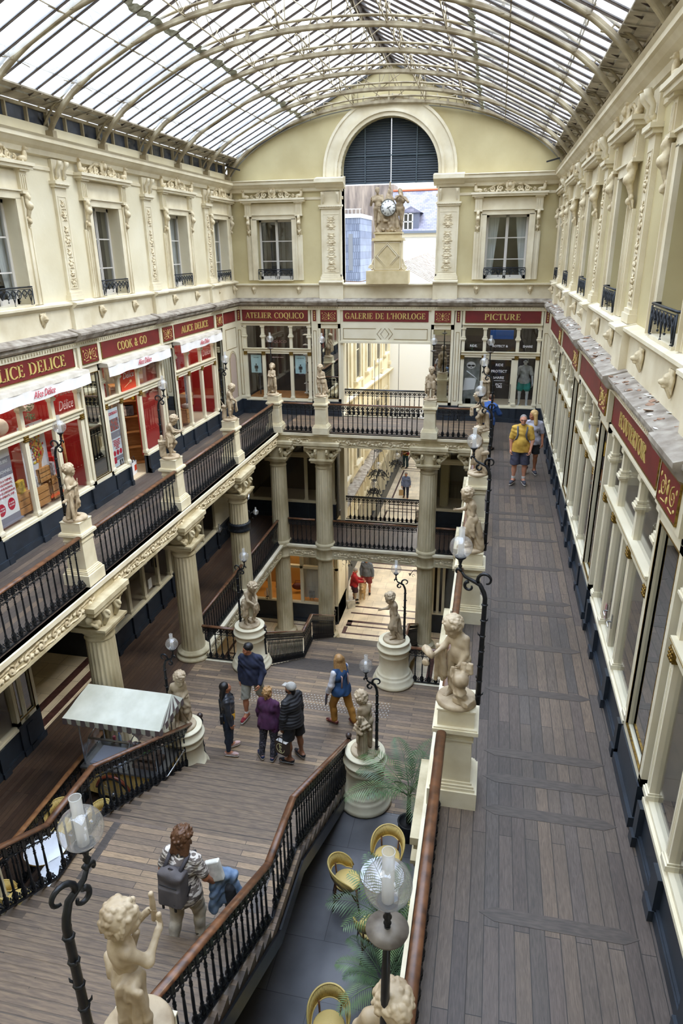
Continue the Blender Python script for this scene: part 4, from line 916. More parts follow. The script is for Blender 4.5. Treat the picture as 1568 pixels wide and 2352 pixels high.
# left row, upper gallery (positions are distances along the hall)
sL=[]
sf=shopfront('L',12.27,3.35,[-1.62,-.42,.62,1.62],'red shopfront with ALICE DELICE in gold and a food poster in its window',intr=REDI,sign='ALICE DELICE',signh=.24,depth=1.3,swid=3.1); sL.append(sf)
sf2=shopfront('L',16.5,3.2,[-1.55,-.83,.20,.98,1.55] and [-1.55,-.80,.22,1.5],'red shopfront with COOK & GO in gold and an open doorway',intr=GRYI,sign='COOK & GO',signh=.2,door=(-.80,.22),depth=1.7,swid=3.0)
put('red_partition',(MB().box(.26,1.55,.10,.13,HA+.5,-2.6).box(-1.55,-.86,.3,.33,HA+.5,-2.6),REDI),sf2)
sf3=shopfront('L',20.5,3.1,[-1.5,-.62,.42,1.5],'red shopfront with ALICE DELICE in gold, the far one beside the corner',intr=REDI,sign='ALICE DELICE',signh=.2,depth=1.3,swid=3.0)
shopfront('L',8.1,3.2,[-1.55,-.5,.5,1.55],'cream shopfront at the left picture edge below the first upper window',intr=REDI,sign='',depth=1.3)
mirror_strip('L',14.42,.9,'tall mirror pier between the ALICE DELICE and COOK & GO shopfronts')
mirror_strip('L',18.5,.85,'tall mirror pier behind the reading statue on the left')
mirror_strip('L',22.45,.75,'tall mirror pier on the left wall next to the arched corner panel')
mirror_strip('L',10.15,.85,'mirror pier at the left picture edge above the first left balustrade')
# left corner panel with blind arch
loc,rz=wallframe('L',23.68); t=thing('panelled_pier','cream corner panel with a blind round arch at the left end of the gallery','pier',loc,rz)
put('plinth',(MB().box(-.82,.82,-.08,.06,HA,-5.26).box(-.82,.82,-.11,0,HA,HA+.13),NAV),t)
b=MB().box(-.82,.82,-.04,.06,-5.26,-1.98)
put('pier_panel',(b,WDC),t)
g=MB()
for rr_ in(.30,.36): g.tube([(.05+rr_*cos(a),-.045,-3.75+rr_*sin(a)) for a in [pi*i/12 for i in range(13)]],.008,4)
for x in(-.25,.35,-.31,.41): g.box(x-.006,x+.006,-.05,-.04,-5.1,-3.75)
for a,b_,c,d in ((-.5,.55,-3.3,-3.285),(-.5,.55,-2.6,-2.585),(-.5,-.485,-3.3,-2.6),(.535,.55,-3.3,-2.6)): g.box(a,b_,-.05,-.04,c,d)
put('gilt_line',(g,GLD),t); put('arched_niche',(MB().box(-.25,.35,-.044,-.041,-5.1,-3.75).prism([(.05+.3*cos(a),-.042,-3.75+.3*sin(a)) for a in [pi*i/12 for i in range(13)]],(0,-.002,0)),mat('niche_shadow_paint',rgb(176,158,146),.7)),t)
put('sign_board',(MB().box(-.62,.5,-.06,-.03,-2.37,-1.99),MAR),t)
# white awning valances with script lettering
AWN=mat('white_awning',rgb(236,234,232),.8,col2=rgb(222,220,218),nscale=3)
SCR=mat('raspberry_lettering',rgb(186,30,60),.5)
for u,W,lb in ((12.27,3.5,'white awning valance with red script lettering over the ALICE DELICE window'),(16.5,3.35,'white awning valance with red script lettering over the COOK & GO doorway'),(20.5,3.25,'white awning valance with red script lettering over the far ALICE DELICE window')):
    loc,rz=wallframe('L',u); t=thing('awning',lb,'awning',(loc[0]+.02,loc[1],-2.42),rz); h=W/2
    put('awning_case',(MB().prism([(-h,-.06,-.02),(-h,-.30,-.05),(-h,-.32,-.13),(-h,-.06,-.14)],(W,0,0)),mat('awning_case_paint',rgb(214,208,196),.6,col2=rgb(186,178,164),nscale=3)),t)
    v=MB(); n=24
    for k in range(n+1): pass
    vs=[];fs=[]
    for k in range(n+1):
        x=-h+W*k/n; yy=-.315+.012*sin(k*1.3)
        vs+=[(x,yy,-.12),(x,yy-.01,-.36-.012*sin(k*.7)),(x,yy+.008,-.12),(x,yy-.002,-.36-.012*sin(k*.7))]
    for k in range(n): a=4*k; fs+=[(a,a+4,a+5,a+1),(a+2,a+3,a+7,a+6)]
    v.add(vs,fs,True); v=put('valance',(v,AWN),t)
    txt('Alice Délice',.20,SCR,v,(0 if u<15 else .1,-.345,-.235),shear=.35,width=.72)

# right row, upper gallery
for u,W,sg,lb in ((8.75,3.15,'ECOUTERVOIR','right hand shopfront with ECOUTERVOIR in gold and chrome door handles'),(13.05,2.95,'','right hand shopfront with a plain maroon board, next beyond the ECOUTERVOIR one'),(17.25,2.85,'','right hand shopfront beside the walking man in yellow'),(21.2,3.3,'','farthest right hand shopfront near the PICTURE shop'),(4.4,3.1,'','nearest right hand shopfront at the lower right picture edge')):
    h=W/2-.03
    s_=shopfront('R',u,W,[-h,-h+.85,h-1.05,h] if sg!='' or True else [],lb,intr=GRYI,sign=sg,signh=.19,depth=1.5,flmat=PLK_X,swid=W-.15)
    if sg:
        # pair of doors with bent chrome handles
        CHR=mat('chrome',rgb(200,200,200),.2,1)
        for x in(-.20,.10): put('door_handle',(MB().tube([(x,-.05,-4.75),(x,-.11,-4.75),(x+.02,-.12,-4.75),(x+.14,-.12,-4.76)],.012,8).box(x-.02,x+.02,-.06,-.045,-4.85,-4.65),CHR),s_)
        put('door_stile',(MB().box(-.12,.0,-.04,.03,-5.75,-3.55),WDC),s_)
        put('paper_notice',(MB().box(-.95,-.80,-.012,-.008,-4.6,-4.3).box(-.7,-.55,-.012,-.008,-5.1,-4.85),mat('printed_notice',rgb(206,212,220),.6,col2=rgb(150,60,60),nscale=9)),s_)
for u,W,lb in ((11.05,.95,'tall mirror pier on the right just beyond the ECOUTERVOIR shopfront'),(15.18,1.1,'tall mirror pier on the right, second beyond the ECOUTERVOIR shopfront'),(19.1,.85,'tall mirror pier on the right, third beyond the ECOUTERVOIR shopfront'),(6.6,1.0,'tall mirror pier on the right just before the ECOUTERVOIR shopfront')):
    mirror_strip('R',u,W,lb)
panel_pier('R',23.7,1.6,HA,-5.2,-2.6,'cream panelled pier in the right far corner')

# end wall, upper gallery
sfA=shopfront('E',-7.75,2.62,[-1.22,-.52,.55,1.24],'tailor shopfront with ATELIER COQLICO in gold on the end wall',intr=DKI,sign='ATELIER COQLICO',signh=.2,swid=2.46,depth=1.5)
sfP=shopfront('E',.29,2.66,[-1.28,-.55,.56,1.26],'sportswear shopfront with PICTURE in gold on the end wall',intr=DKI,sign='PICTURE',signh=.2,swid=2.48,depth=1.4)
mirror_strip('E',-5.74,.82,'mirror pier left of the clock gallery opening')
mirror_strip('E',-1.72,.78,'mirror pier right of the clock gallery opening')
for x,lb in ((-6.28,'narrow cream pier right of the ATELIER COQLICO shopfront'),(-1.19,'narrow cream pier left of the PICTURE shopfront'),(1.76,'narrow cream pier right of the PICTURE shopfront'),(-9.14,'narrow cream pier at the left end of the end wall')): panel_pier('E',x,.24,HA,-5.2,-2.6,lb,True)
# lintel of the clock gallery
t=thing('gallery_lintel','cream lintel with GALERIE DE L\'HORLOGE in gold over the central passage','sign',(-3.73,YE,0))
put('lintel_board',(MB().box(-1.62,1.64,-.08,.3,-3.08,-1.98).box(-1.62,1.64,-.12,.0,-3.12,-3.04),WDC),t)
g=MB()
for x0,x1 in((-1.5,-.32),(.32,1.5)):
    for a,b_,c,d in ((x0,x1,-2.98,-2.965),(x0,x1,-2.62,-2.605)): g.box(a,b_,-.09,-.08,c,d)
for x in(-1.5,1.485): g.box(x,x+.015,-.09,-.08,-2.98,-2.605)
for r_ in((.17,0),(.17,-.13),(.17,.13)):
    pts=[(r_[1]+.15*cos(a),-.085,-2.79+.19*sin(a)) for a in (0,pi/2,pi,3*pi/2,2*pi)]
    if r_[1]<0: pts=pts[1:4]
    if r_[1]>0: pts=[pts[3],pts[0],pts[1]]
    g.tube(pts,.009,4)
put('gilt_line',(g,GLD),t)
s=put('sign_board',(MB().box(-1.5,1.52,-.10,-.08,-2.37,-1.99),MAR),t); serif("GALERIE DE L'HORLOGE",.2,LET,s,0,-2.18,-.10,width=2.85)
# jambs and soffit of the passage openings on all three levels
put('wall_end_piers',(MB().box(-6.42,-5.42,YE+.07,YE+.4,HA,-1.98).box(-2.0,-1.04,YE+.07,YE+.4,HA,-1.98).box(1.6,XW1,YE+.07,YE+.4,HA,-1.98).box(XW0,-9.04,YE+.07,YE+.4,HA,-1.98),WDC),kind='structure')
put('trim_passage_jamb',(MB().box(-5.42,-5.25,YE-.06,YE+.5,HC,-3.05).box(-2.10,-2.0,YE-.06,YE+.5,HC,-3.05),WDC),kind='structure')
# ---------------------------------------------------------------- decks and floors
def S(name,mb,m,**k): return put(name,(mb,m),kind='structure',**k)
S('floor_gallery_left',MB().box(XW0-.02,XL+.12,-1.6,YE,HA-.05,HA),PLK_Y)
S('floor_gallery_right',MB().box(XR-.12,XW1,-1.6,YE,HA-.05,HA),PLK_Y)
S('floor_gallery_end',MB().box(XL+.12,XR-.12,YR-.12,YE,HA-.05,HA),PLK_X)
S('floor_landing_top',MB().box(XL+.12,XR-.12,-1.6,2.0,HA-.05,HA),PLK_X)
S('ceiling_gallery_slab',MB().box(XW0-2.4,XL+.05,-1.6,YE,HA-.42,HA-.05).box(XR-.05,XW1+2.2,-1.6,YE,HA-.42,HA-.05).box(XL+.05,XR-.05,YR-.05,YE,HA-.42,HA-.05).box(XL+.05,XR-.05,-1.6,2.0,HA-.42,HA-.05),SOF)
# oak cross bands with pointed ends let into the right gallery floor
t=MB()
for y in (2.9,3.62,4.75,6.05,6.55,7.0,8.3,9.5,10.6,11.0,12.4,13.8,14.9,15.3,16.6,17.9,19.1,19.5,20.8):
    w=.075
    t.prism([(.22,y,HA),(.36,y-w,HA),(1.50,y-w,HA),(1.64,y,HA),(1.50,y+w,HA),(.36,y+w,HA)],(0,0,.003))
for x in (.14,1.60): pass
S('trim_floor_bands',t,OAK)
t=MB()
for x0,x1 in ((.13,.138),(1.62,1.628)):
    t.box(x0,x1,-1.6,21.6,HA,HA+.0015)
S('trim_floor_border',t,mat('board_joint',rgb(52,46,42),.7))
# level B: oak landing, left gallery, slate seating area
S('floor_landing',MB().box(XL+.1,-5.42,9.95,14.2,HB-.06,HB).box(-2.22,XW1,9.95,14.2,HB-.06,HB).box(-5.42,-2.22,10.6,14.2,HB-.06,HB),PLK_X)
S('floor_left_middle',MB().box(XW0-.02,XL+.1,-1.6,YE,HB-.06,HB),PLK_D)
S('floor_right_middle',MB().box(XR-.1,XW1,14.2,YE,HB-.06,HB).box(XL+.1,XR-.1,YR-.1,YE,HB-.06,HB),PLK_D)
S('floor_slate',MB().box(XL+.1,XW1,-1.6,9.95,HB-.10,HB-.005).box(-5.42,-2.22,9.95,10.6,HB-.10,HB-.005),SLT)
S('ceiling_middle_slab',MB().box(XW0,XL+.05,14.2,YE,HB-.45,HB-.06).box(XR-.05,XW1,14.2,YE,HB-.45,HB-.06).box(XL+.05,XR-.05,YR-.05,YE,HB-.45,HB-.06).box(XW0,XW1,13.9,14.25,HC,HB-.06),SOF)
S('trim_slab_edge',MB().box(XL+.02,XL+.16,2.0,YR-.1,HA-.09,HA-.0).box(XR-.16,XR-.02,2.0,YR-.1,HA-.09,HA).box(XL,XR,YR-.16,YR-.0,HA-.09,HA).box(XL+.02,XL+.14,14.2,YR-.1,HB-.07,HB+.002).box(XR-.14,XR-.02,14.2,YR-.1,HB-.07,HB+.002).box(XL,XR,YR-.14,YR,HB-.07,HB+.002).box(XL+.1,-5.2,14.12,14.26,HB-.07,HB+.012).box(-1.9,XR,14.12,14.26,HB-.07,HB+.012),STO)
# level C: pale limestone with dark red marble bands
S('floor_passage',MB().box(XW0,XW1,14.2,62,HC-.1,HC),LST)
t=MB(); z0,z1=HC,HC+.003
def band(x0,x1,y0,y1): t.box(x0,x1,y0,y1,z0,z1)
for y in (22.45,23.05,23.35,24.05,24.6): band(-4.85 if y<23 else -4.95,-2.2,y-.05,y+.05 if y!=23.35 else y+.1)
band(-5.0,-4.85,22.4,22.95);band(-4.95,-4.75,23.0,23.45)
for y in (28.4,28.9,29.4,29.9,36.3,36.9,37.5,44.,44.6,51.,51.6): band(-5.25,-1.8,y-.06,y+.06)
for a,b in((30.5,35.9),(37.9,43.6),(45,50.6)): band(-5.3,-5.2,a,b); band(-5.3,-1.8,a,a+.1); band(-5.3,-1.8,b-.1,b)
for x0,x1,y0,y1 in ((-8.9,-5.4,22.7,22.75),(-8.9,-5.4,20.2,20.3),(-8.9,-8.8,15,22.7),(-8.0,-7.7,15,20.2),(-6.4,-6.1,15,20.2),(-8.9,-5.3,18.3,18.5),(-8.9,-5.3,16.6,16.8),(-1.9,1.7,22.7,22.75),(-1.5,-1.3,15,22),(0.2,.4,15,22)): band(x0,x1,y0,y1)
S('trim_marble_bands',t,RMB)
# brass studs warning strip at the head of the lower stairs
t=MB(); 
for i in range(46):
    for j in range(7):
        x=-5.35+i*.078+(j%2)*.039; y=12.72+j*.085
        t.lathe([(.0135,0),(.012,.004),(.004,.006)],6,(x,y,HB))
put('tactile_studs',(t,mat('steel_studs',rgb(215,214,208),.3,.6)),kind='stuff',label='strip of small metal warning studs across the oak landing above the lower stairs',cat='studs')
# side exit at the left of level B
S('floor_exit',MB().box(XW0-2.4,XW0-.02,10.55,13.75,HB-.06,HB),LST)
t=MB()
for x in (-9.45,-9.85): 
    t.box(x-.1,x+.1,10.6,13.7,HB,HB+.003)
t.prism([(-11.3,10.7,HB),(-10.4,10.7,HB),(-11.1,12.6,HB),(-11.3,12.6,HB)],(0,0,.003))
S('trim_exit_bands',t,RMB)
S('wall_exit',MB().box(XW0-2.4,XW0-2.3,10.5,13.8,HB,HA).box(XW0-2.4,XW0-.05,10.45,10.55,HB,HA).box(XW0-2.4,XW0-.05,13.75,13.85,HB,HA),PL_E)
S('baseboard_exit',MB().box(XW0-2.3,XW0-2.2,10.55,13.75,HB,HB+.75).box(XW0-2.3,XW0-.05,13.65,13.75,HB,HB+.75),NAV)
# lower shopfronts: B level left, right, end; C level
KB=dict(z0=HB,zg=HB+.75,zt=-7.4,z1=-6.55,fascia=False,cap=False,gilt=False)
for u,W,p,lb in ((8.9,3.2,[-1.55,-.55,.45,1.35],'dark shopfront on the middle level left of the ice cream cart'),(15.6,3.5,[-1.7,-.75,.1,.95,1.7],'dark shopfront on the middle level behind the left columns, with paper notes on its door'),(19.3,3.5,[-1.7,-.55,.55,1.7],'dark shopfront on the middle level at the far left')):
    s_=shopfront('L',u,W,p,lb,intr=DKI,depth=1.6,**KB)
    if u==15.6: put('paper_notice',(MB().box(.25,.42,-.012,-.006,-8.3,-7.9).box(.35,.55,-.012,-.006,-9.1,-8.8),WHT),s_); put('door_handle',(MB().box(.80,.83,-.08,-.05,-8.6,-8.3),BLK),s_)
mirror_strip('L',10.3,.7,'tall dark mirror beside the side exit on the middle level',z0=HB,zg=HB+.8,z1=-6.6,orn=False,ztop=-6.9)
S('wall_left_middle',MB().box(XW0-.3,XW0+.0,-1.6,7.2,HB,HA-.4).box(XW0-.3,XW0,13.75,13.85,HB,HA-.4).box(XW0-.3,XW0,17.4,17.5,HB,HA-.4).box(XW0-.3,XW0,21.1,YE,HB,HA-.4).box(XW0-.1,XW0,7.2,YE,-6.5,HA-.4),WDC)
S('baseboard_left_middle',MB().box(XW0,XW0+.1,21.1,YE,HB,HB+.7).box(XW0,XW0+.1,-1.6,7.2,HB,HB+.7).box(XW0,XW0+.1,13.75,13.85,HB,HB+.7).box(XW0,XW0+.1,17.4,17.5,HB,HB+.7),NAV)
for u,W,p,lb in ((-7.4,3.6,[-1.7,-.5,.6,1.7],'dark shopfront on the middle level of the end wall, left of the passage'),(-.05,3.6,[-1.7,-.4,.7,1.7],'dark shopfront on the middle level of the end wall, right of the passage')):
    shopfront('E',u,W,p,lb,intr=mat('olive_dark_wall',rgb(92,84,66),.8),depth=1.4,**KB)
for u,lb in ((6,'shaded shopfront on the middle level under the right gallery, near the palms'),(12,'shaded shopfront on the middle level under the right gallery, opposite the landing'),(18,'shaded shopfront on the middle level under the right gallery, far end')):
    shopfront('R',u,5.9,[-2.9,-1.5,0,1.5,2.9],lb,intr=DKI,depth=1.2,**KB)
S('wall_middle_lintels',MB().box(XW1-.05,XW1+.2,-1.6,YE,-6.5,HA-.4).box(XW0,-5.4,YE,YE+.3,-6.5,HA-.4).box(-2.0,XW1,YE,YE+.3,-6.5,HA-.4).box(XW1,XW1+.2,-1.6,3.0,HB,HA-.4),WDC)
# lowest level shop by the passage, lit inside
KC=dict(z0=HC,zg=HC+.82,zt=-11.35,z1=-10.65,fascia=False,cap=False,gilt=False)
def frameY(x,y): return None
YC=23.1
t=thing('shopfront','lit shop on the lowest level with red bags behind the glass','shopfront',(-7.15,YC,0))
b=MB().box(-2.1,1.85,-.06,.06,HC,HC+.8).box(-2.1,1.85,-.12,.0,HC,HC+.12); b.box(1.65,1.9,-.06,1.4,HC,HC+.8); put('stall_riser',(b,NAV),t)
b=MB().box(-2.1,1.9,-.08,.06,HC+.8,HC+.86).box(-2.1,1.9,-.08,.06,-11.55,-11.45).box(-2.1,1.9,-.06,.06,-10.6,-10.45).box(1.82,1.9,-.06,1.4,HC+.8,HC+.86)
for x in(-2.0,-.9,.45,1.84): b.box(x-.06,x+.06,-.08,.06,HC+.86,-10.45)
put('shop_frame',(b,WDC),t); put('window_pane',(MB().box(-2.1,1.84,0,.006,HC+.86,-10.6),GLS),t)
put('shop_interior',(MB().box(-2.1,1.9,1.5,1.55,HC,-10.45).box(-2.1,1.9,.06,1.5,HC+.72,HC+.82,1).box(-2.12,-2.1,0,1.5,HC,-10.45),[mat('ochre_wall',rgb(176,130,66),.7),mat('ochre_counter',rgb(198,138,60),.6)]),t)
S('wall_lowest_left',MB().box(XW0-.2,XW0,14.2,YE,HC,HB-.4).box(-5.42,-5.25,YC+.0,YE,HC,HB-.4),WDC)
S('wall_lowest_right',MB().box(XW1,XW1+.2,14.2,YE,HC,HB-.4).box(-2.0,-1.9,YC+.2,YE,HC,HB-.4).box(-1.9,XW1,YE,YE+.1,HC,HB-.4),WDC)
t=thing('shopfront','plain panelled shopfront on the lowest level right of the passage','shopfront',(-.1,YC+.1,0))
put('stall_riser',(MB().box(-1.75,1.9,-.06,.06,HC,HC+.8),NAV),t)
b=MB().box(-1.75,1.9,-.08,.06,HC+.8,HC+.88).box(-1.75,1.9,-.08,.06,-10.7,-10.45)
for x in(-1.7,-1.5,-1.3,-1.1,-.3,.6,1.5): b.box(x-.05,x+.05,-.08,.06,HC+.88,-10.6)
put('shop_frame',(b,WDC),t); put('window_pane',(MB().box(-1.75,1.9,0,.006,HC+.88,-10.6),GLS),t); put('shop_interior',(MB().box(-1.75,1.9,1.0,1.05,HC,-10.45),DKI),t)
# goods in the lowest shop
for x,z,c,lb in ((-.65,-13.0,(120,22,24),'dark red handbag on the counter of the lowest shop'),(.05,-12.9,(86,20,24),'maroon bag in the middle of the lowest shop window'),(-1.5,-12.6,(70,44,34),'brown leather bag at the left of the lowest shop window'),(.25,-10.95,(170,36,26),'red cushion on the top shelf of the lowest shop'),(-.45,-10.9,(176,60,30),'orange red cushion on the top shelf of the lowest shop')):
    b=MB().ball((0,0,.16),.26,14,(1,.5,.6)); b.tube([(-.15,0,.24),(-.1,0,.42),(.1,0,.42),(.15,0,.24)],.014,6); 
    o=thing('handbag',lb,'bag',(-7.15+x,YC+.75,z-.05),.2); put('bag_body',(b,mat('bag_leather_%d%d'%(c[0],int(x*10)),rgb(*c),.5)),o)
t=thing('display_curtain','pale grey cloth drape hanging in the lowest shop window','curtain',(-6.3,YC+.35,HC+.86)); b=MB(); n=20
b.add([(-.45+.9*i/n,.04*sin(i*1.9),0) for i in range(n+1)]+[(-.42+.8*i/n,.04*sin(i*1.9),2.3) for i in range(n+1)],[(i,i+1,n+2+i,n+1+i) for i in range(n)],True); put('cloth',(b,mat('grey_drape',rgb(178,174,164),.8)),t)
t=thing('display_easel','small picture on an easel in the lowest shop window','easel',(-6.38,YC+.18,HC+.84)); put('picture',(MB().box(-.12,.12,0,.01,.10,.42),mat('picture_print',rgb(120,130,140),.5,col2=rgb(60,50,60),nscale=8)),t); put('stand',(MB().tube([(-.08,0,0),(0,.02,.4)],.008,5).tube([(.08,0,0),(0,.02,.4)],.008,5),BLK),t)

# ---------------------------------------------------------------- columns
def shaft(z0,z1,r0,r1,n=20):
    m_=MB(); K=n*4; rows=[]
    hs=[0,.02,.05,.5,.95,.98,1]; 
    for h in hs:
        r=r0+(r1-r0)*h; fl=0 if h in(0,1) else (.5 if h in(.02,.98) else 1)
        row=[]
        for j in range(K):
            a=2*pi*j/K; ph=j%4; dd=(0,.35,1,.35)[ph]*.030*fl*(r0/.31); row.append(((r-dd)*cos(a),(r-dd)*sin(a),z0+(z1-z0)*h))
        rows.append(row)
    vs=[p for r in rows for p in r]; fs=[]
    for i in range(len(rows)-1):
        for j in range(K): fs.append((i*K+j,i*K+(j+1)%K,(i+1)*K+(j+1)%K,(i+1)*K+j))
    m_.add(vs,fs,True); return m_
def _cap():
    b=MB(); b.lathe([(.28,-.98),(.30,-.96),(.28,-.93),(.275,-.86),(.31,-.83),(.34,-.80),(.345,-.76),(.34,-.74)],40)
    b.box(-.37,.37,-.37,.37,-.74,-.66).box(-.41,.41,-.41,.41,-.66,-.61)
    b.box(-.27,.27,-.27,.27,-.61,-.24).box(-.48,.48,-.30,.30,-.28,-.22).box(-.60,.60,-.36,.36,-.22,-.12).box(-.64,.64,-.40,.40,-.12,-.02)
    return b.mesh('capital_block',COLM)
ME_CAPB=_cap()
def _volutes():
    P=[]
    for s in(-1,1):
        for y in(-1,1):
            P+=spiral((s*.56,y*.20,-.30),.085,1.4,.03,'xz',s,0,14)+spiral((s*.34,y*.24,-.50),.085,1.3,.028,'xz',-s,pi,14)
            P.append(C((s*.56,y*.2,-.38),(s*.36,y*.24,-.58),.03,.03))
        P+=[E((s*.44,0,-.40),(.13,.20,.10)),E((s*.34,0,-.52),(.10,.20,.07)),C((s*.56,-.2,-.30),(s*.56,.2,-.30),.075,.075),C((s*.34,-.24,-.5),(s*.34,.24,-.5),.06,.06)]
        for x in (-.2,.2):
            P+=[C((x,s*.30,-.30),(x,s*.36,-.40),.055,.055),C((x,s*.36,-.40),(x,s*.29,-.55),.05,.045)]+spiral((x,s*.36,-.33),.06,1.1,.03,'yz',s,pi,10)
    return sdf_mesh('scroll_capital',P,.015,.02,COLM)
ME_VOL=_volutes()
def base_mesh(r):
    return MB().lathe([(r*1.38,0),(r*1.42,.03),(r*1.38,.09),(r*1.22,.11),(r*1.2,.14),(r*1.28,.16),(r*1.30,.19),(r*1.24,.22),(r*1.06,.24),(r*1.02,.27)],40).mesh('column_base',COLM)
ME_BASE=base_mesh(.33)
_SH={}
def column(x,y,z0,label,rz=0,band=False,group=None):
    t=thing('fluted_column',label,'column',(x,y,z0),rz,group); zt=HA-.42+.14-z0
    put('column_base',ME_BASE,t)
    segs=[(.26,zt-.94)] if not band else [(.26,HB-.45-z0-.05),(HB-z0+.10,zt-.94)]
    for a,b in segs:
        k=(round(a,2),round(b,2))
        if k not in _SH:
            m_=shaft(a,b,.315,.28); 
            _SH[k]=m_.mesh('fluted_shaft',COLM)
        put('fluted_shaft',_SH[k],t)
    if band:
        k=('drum',round(z0,1))
        if k not in _SH:
            q=HB-z0; _SH[k]=MB().lathe([(.30,q-.56),(.36,q-.52),(.37,q-.46),(.35,q-.44),(.34,q-.40),(.34,q-.14),(.37,q-.11),(.38,q-.05),(.35,q-.02),(.37,q+.03),(.36,q+.08),(.32,q+.12)],40).mesh('drum_band',COLM)
        put('drum_band',_SH[k],t)
    put('capital_block',ME_CAPB,t,(0,0,zt),sc=(1,1,1)); put('scroll_capital',ME_VOL,t,(0,0,zt))
    return t
for y,z0,lb in ((2.4,HB,'fluted column under the near left gallery, left of the pan pipe statue'),(6.4,HB,'fluted column under the left gallery at the left picture edge'),(10.4,HB,'fluted column under the left gallery behind the ice cream cart'),(14.35,HB,'fluted column standing on the oak landing below the reading statue'),):
    column(XL-.12,y,z0,lb,pi/2)
c3=column(XL-.12,18.2,HC,'tall fluted column with an iron lamp collar, left of the lower stairs',pi/2,True)
put('iron_collar',(MB().lathe([(.315,0),(.34,.01),(.34,.07),(.325,.09),(.335,.12),(.335,.18),(.345,.2),(.345,.26),(.315,.27)],32,(0,0,-7.98-HC)),WIR),c3)
for x,lb in ((XL-.02,'tall fluted corner column at the far left of the hall'),(-5.47,'tall fluted column left of the passage opening'),(-1.82,'tall fluted column right of the passage opening'),(XR+.02,'tall fluted corner column at the far right, behind the statues')): column(x,YR+.12,HC,lb,0,True)
for y,lb in ((2.4,'nearest fluted column under the right gallery'),(6.4,'fluted column under the right gallery beside the bistro table'),(10.4,'fluted column under the right gallery behind the big palm')): column(XR+.12,y,HB,lb,pi/2)
for y,lb in ((14.35,'fluted column under the right gallery at the end of the landing'),(18.2,'fluted column under the right gallery near the lower stairs')): column(XR+.12,y,HC,lb,pi/2,True)
# carved friezes on the gallery edges
def edge(name,x0,y0,x1,y1,ztop,carve=True):
    L=sqrt((x1-x0)**2+(y1-y0)**2); a=atan2(y1-y0,x1-x0)
    t=put(name,None,None,(x0,y0,ztop),a,'structure')
    b=MB().box(0,L,0,.2,-.42,0).box(0,L,-.03,.0,-.42,-.36).box(0,L,-.045,0,-.10,-.02).box(0,L,-.02,0,-.14,-.10); put('edge_beam',(b,COLM),t)
    if carve: put('frieze_carving',frieze(L-.7),t,(.35,-.01,-.245),sc=(1,1,1.05))
n_=0
for a,b in zip([-1.5]+PY,PY):
    if b-a<1: continue
    n_+=1
    edge('trim_gallery_edge_left_%d'%n_,XL+.06,a,XL+.06,b,HA-.05,a>1) if False else None
for i in range(len(PY)-1):
    a,b=PY[i]+.2,PY[i+1]+.2
    # the local -Y side must look into the open hall
    edge('trim_gallery_edge_left_%d'%i,XL+.06,a,XL+.06,b,HA-.05) ; edge('trim_gallery_edge_right_%d'%i,XR-.06,b,XR-.06,a,HA-.05)
for i,(a,b) in enumerate(((XL,-5.47),(-5.47,-1.82),(-1.82,XR))):
    edge('trim_gallery_edge_end_%d'%i,a,YR-.06,b,YR-.06,HA-.05); edge('trim_middle_edge_end_%d'%i,a,YR-.04,b,YR-.04,HB-.06)
for i,(a,b) in enumerate(((14.25,18.2),(18.2,22.))): edge('trim_middle_edge_left_%d'%i,XL+.04,a,XL+.04,b,HB-.06); edge('trim_middle_edge_right_%d'%i,XR-.04,b,XR-.04,a,HB-.06)

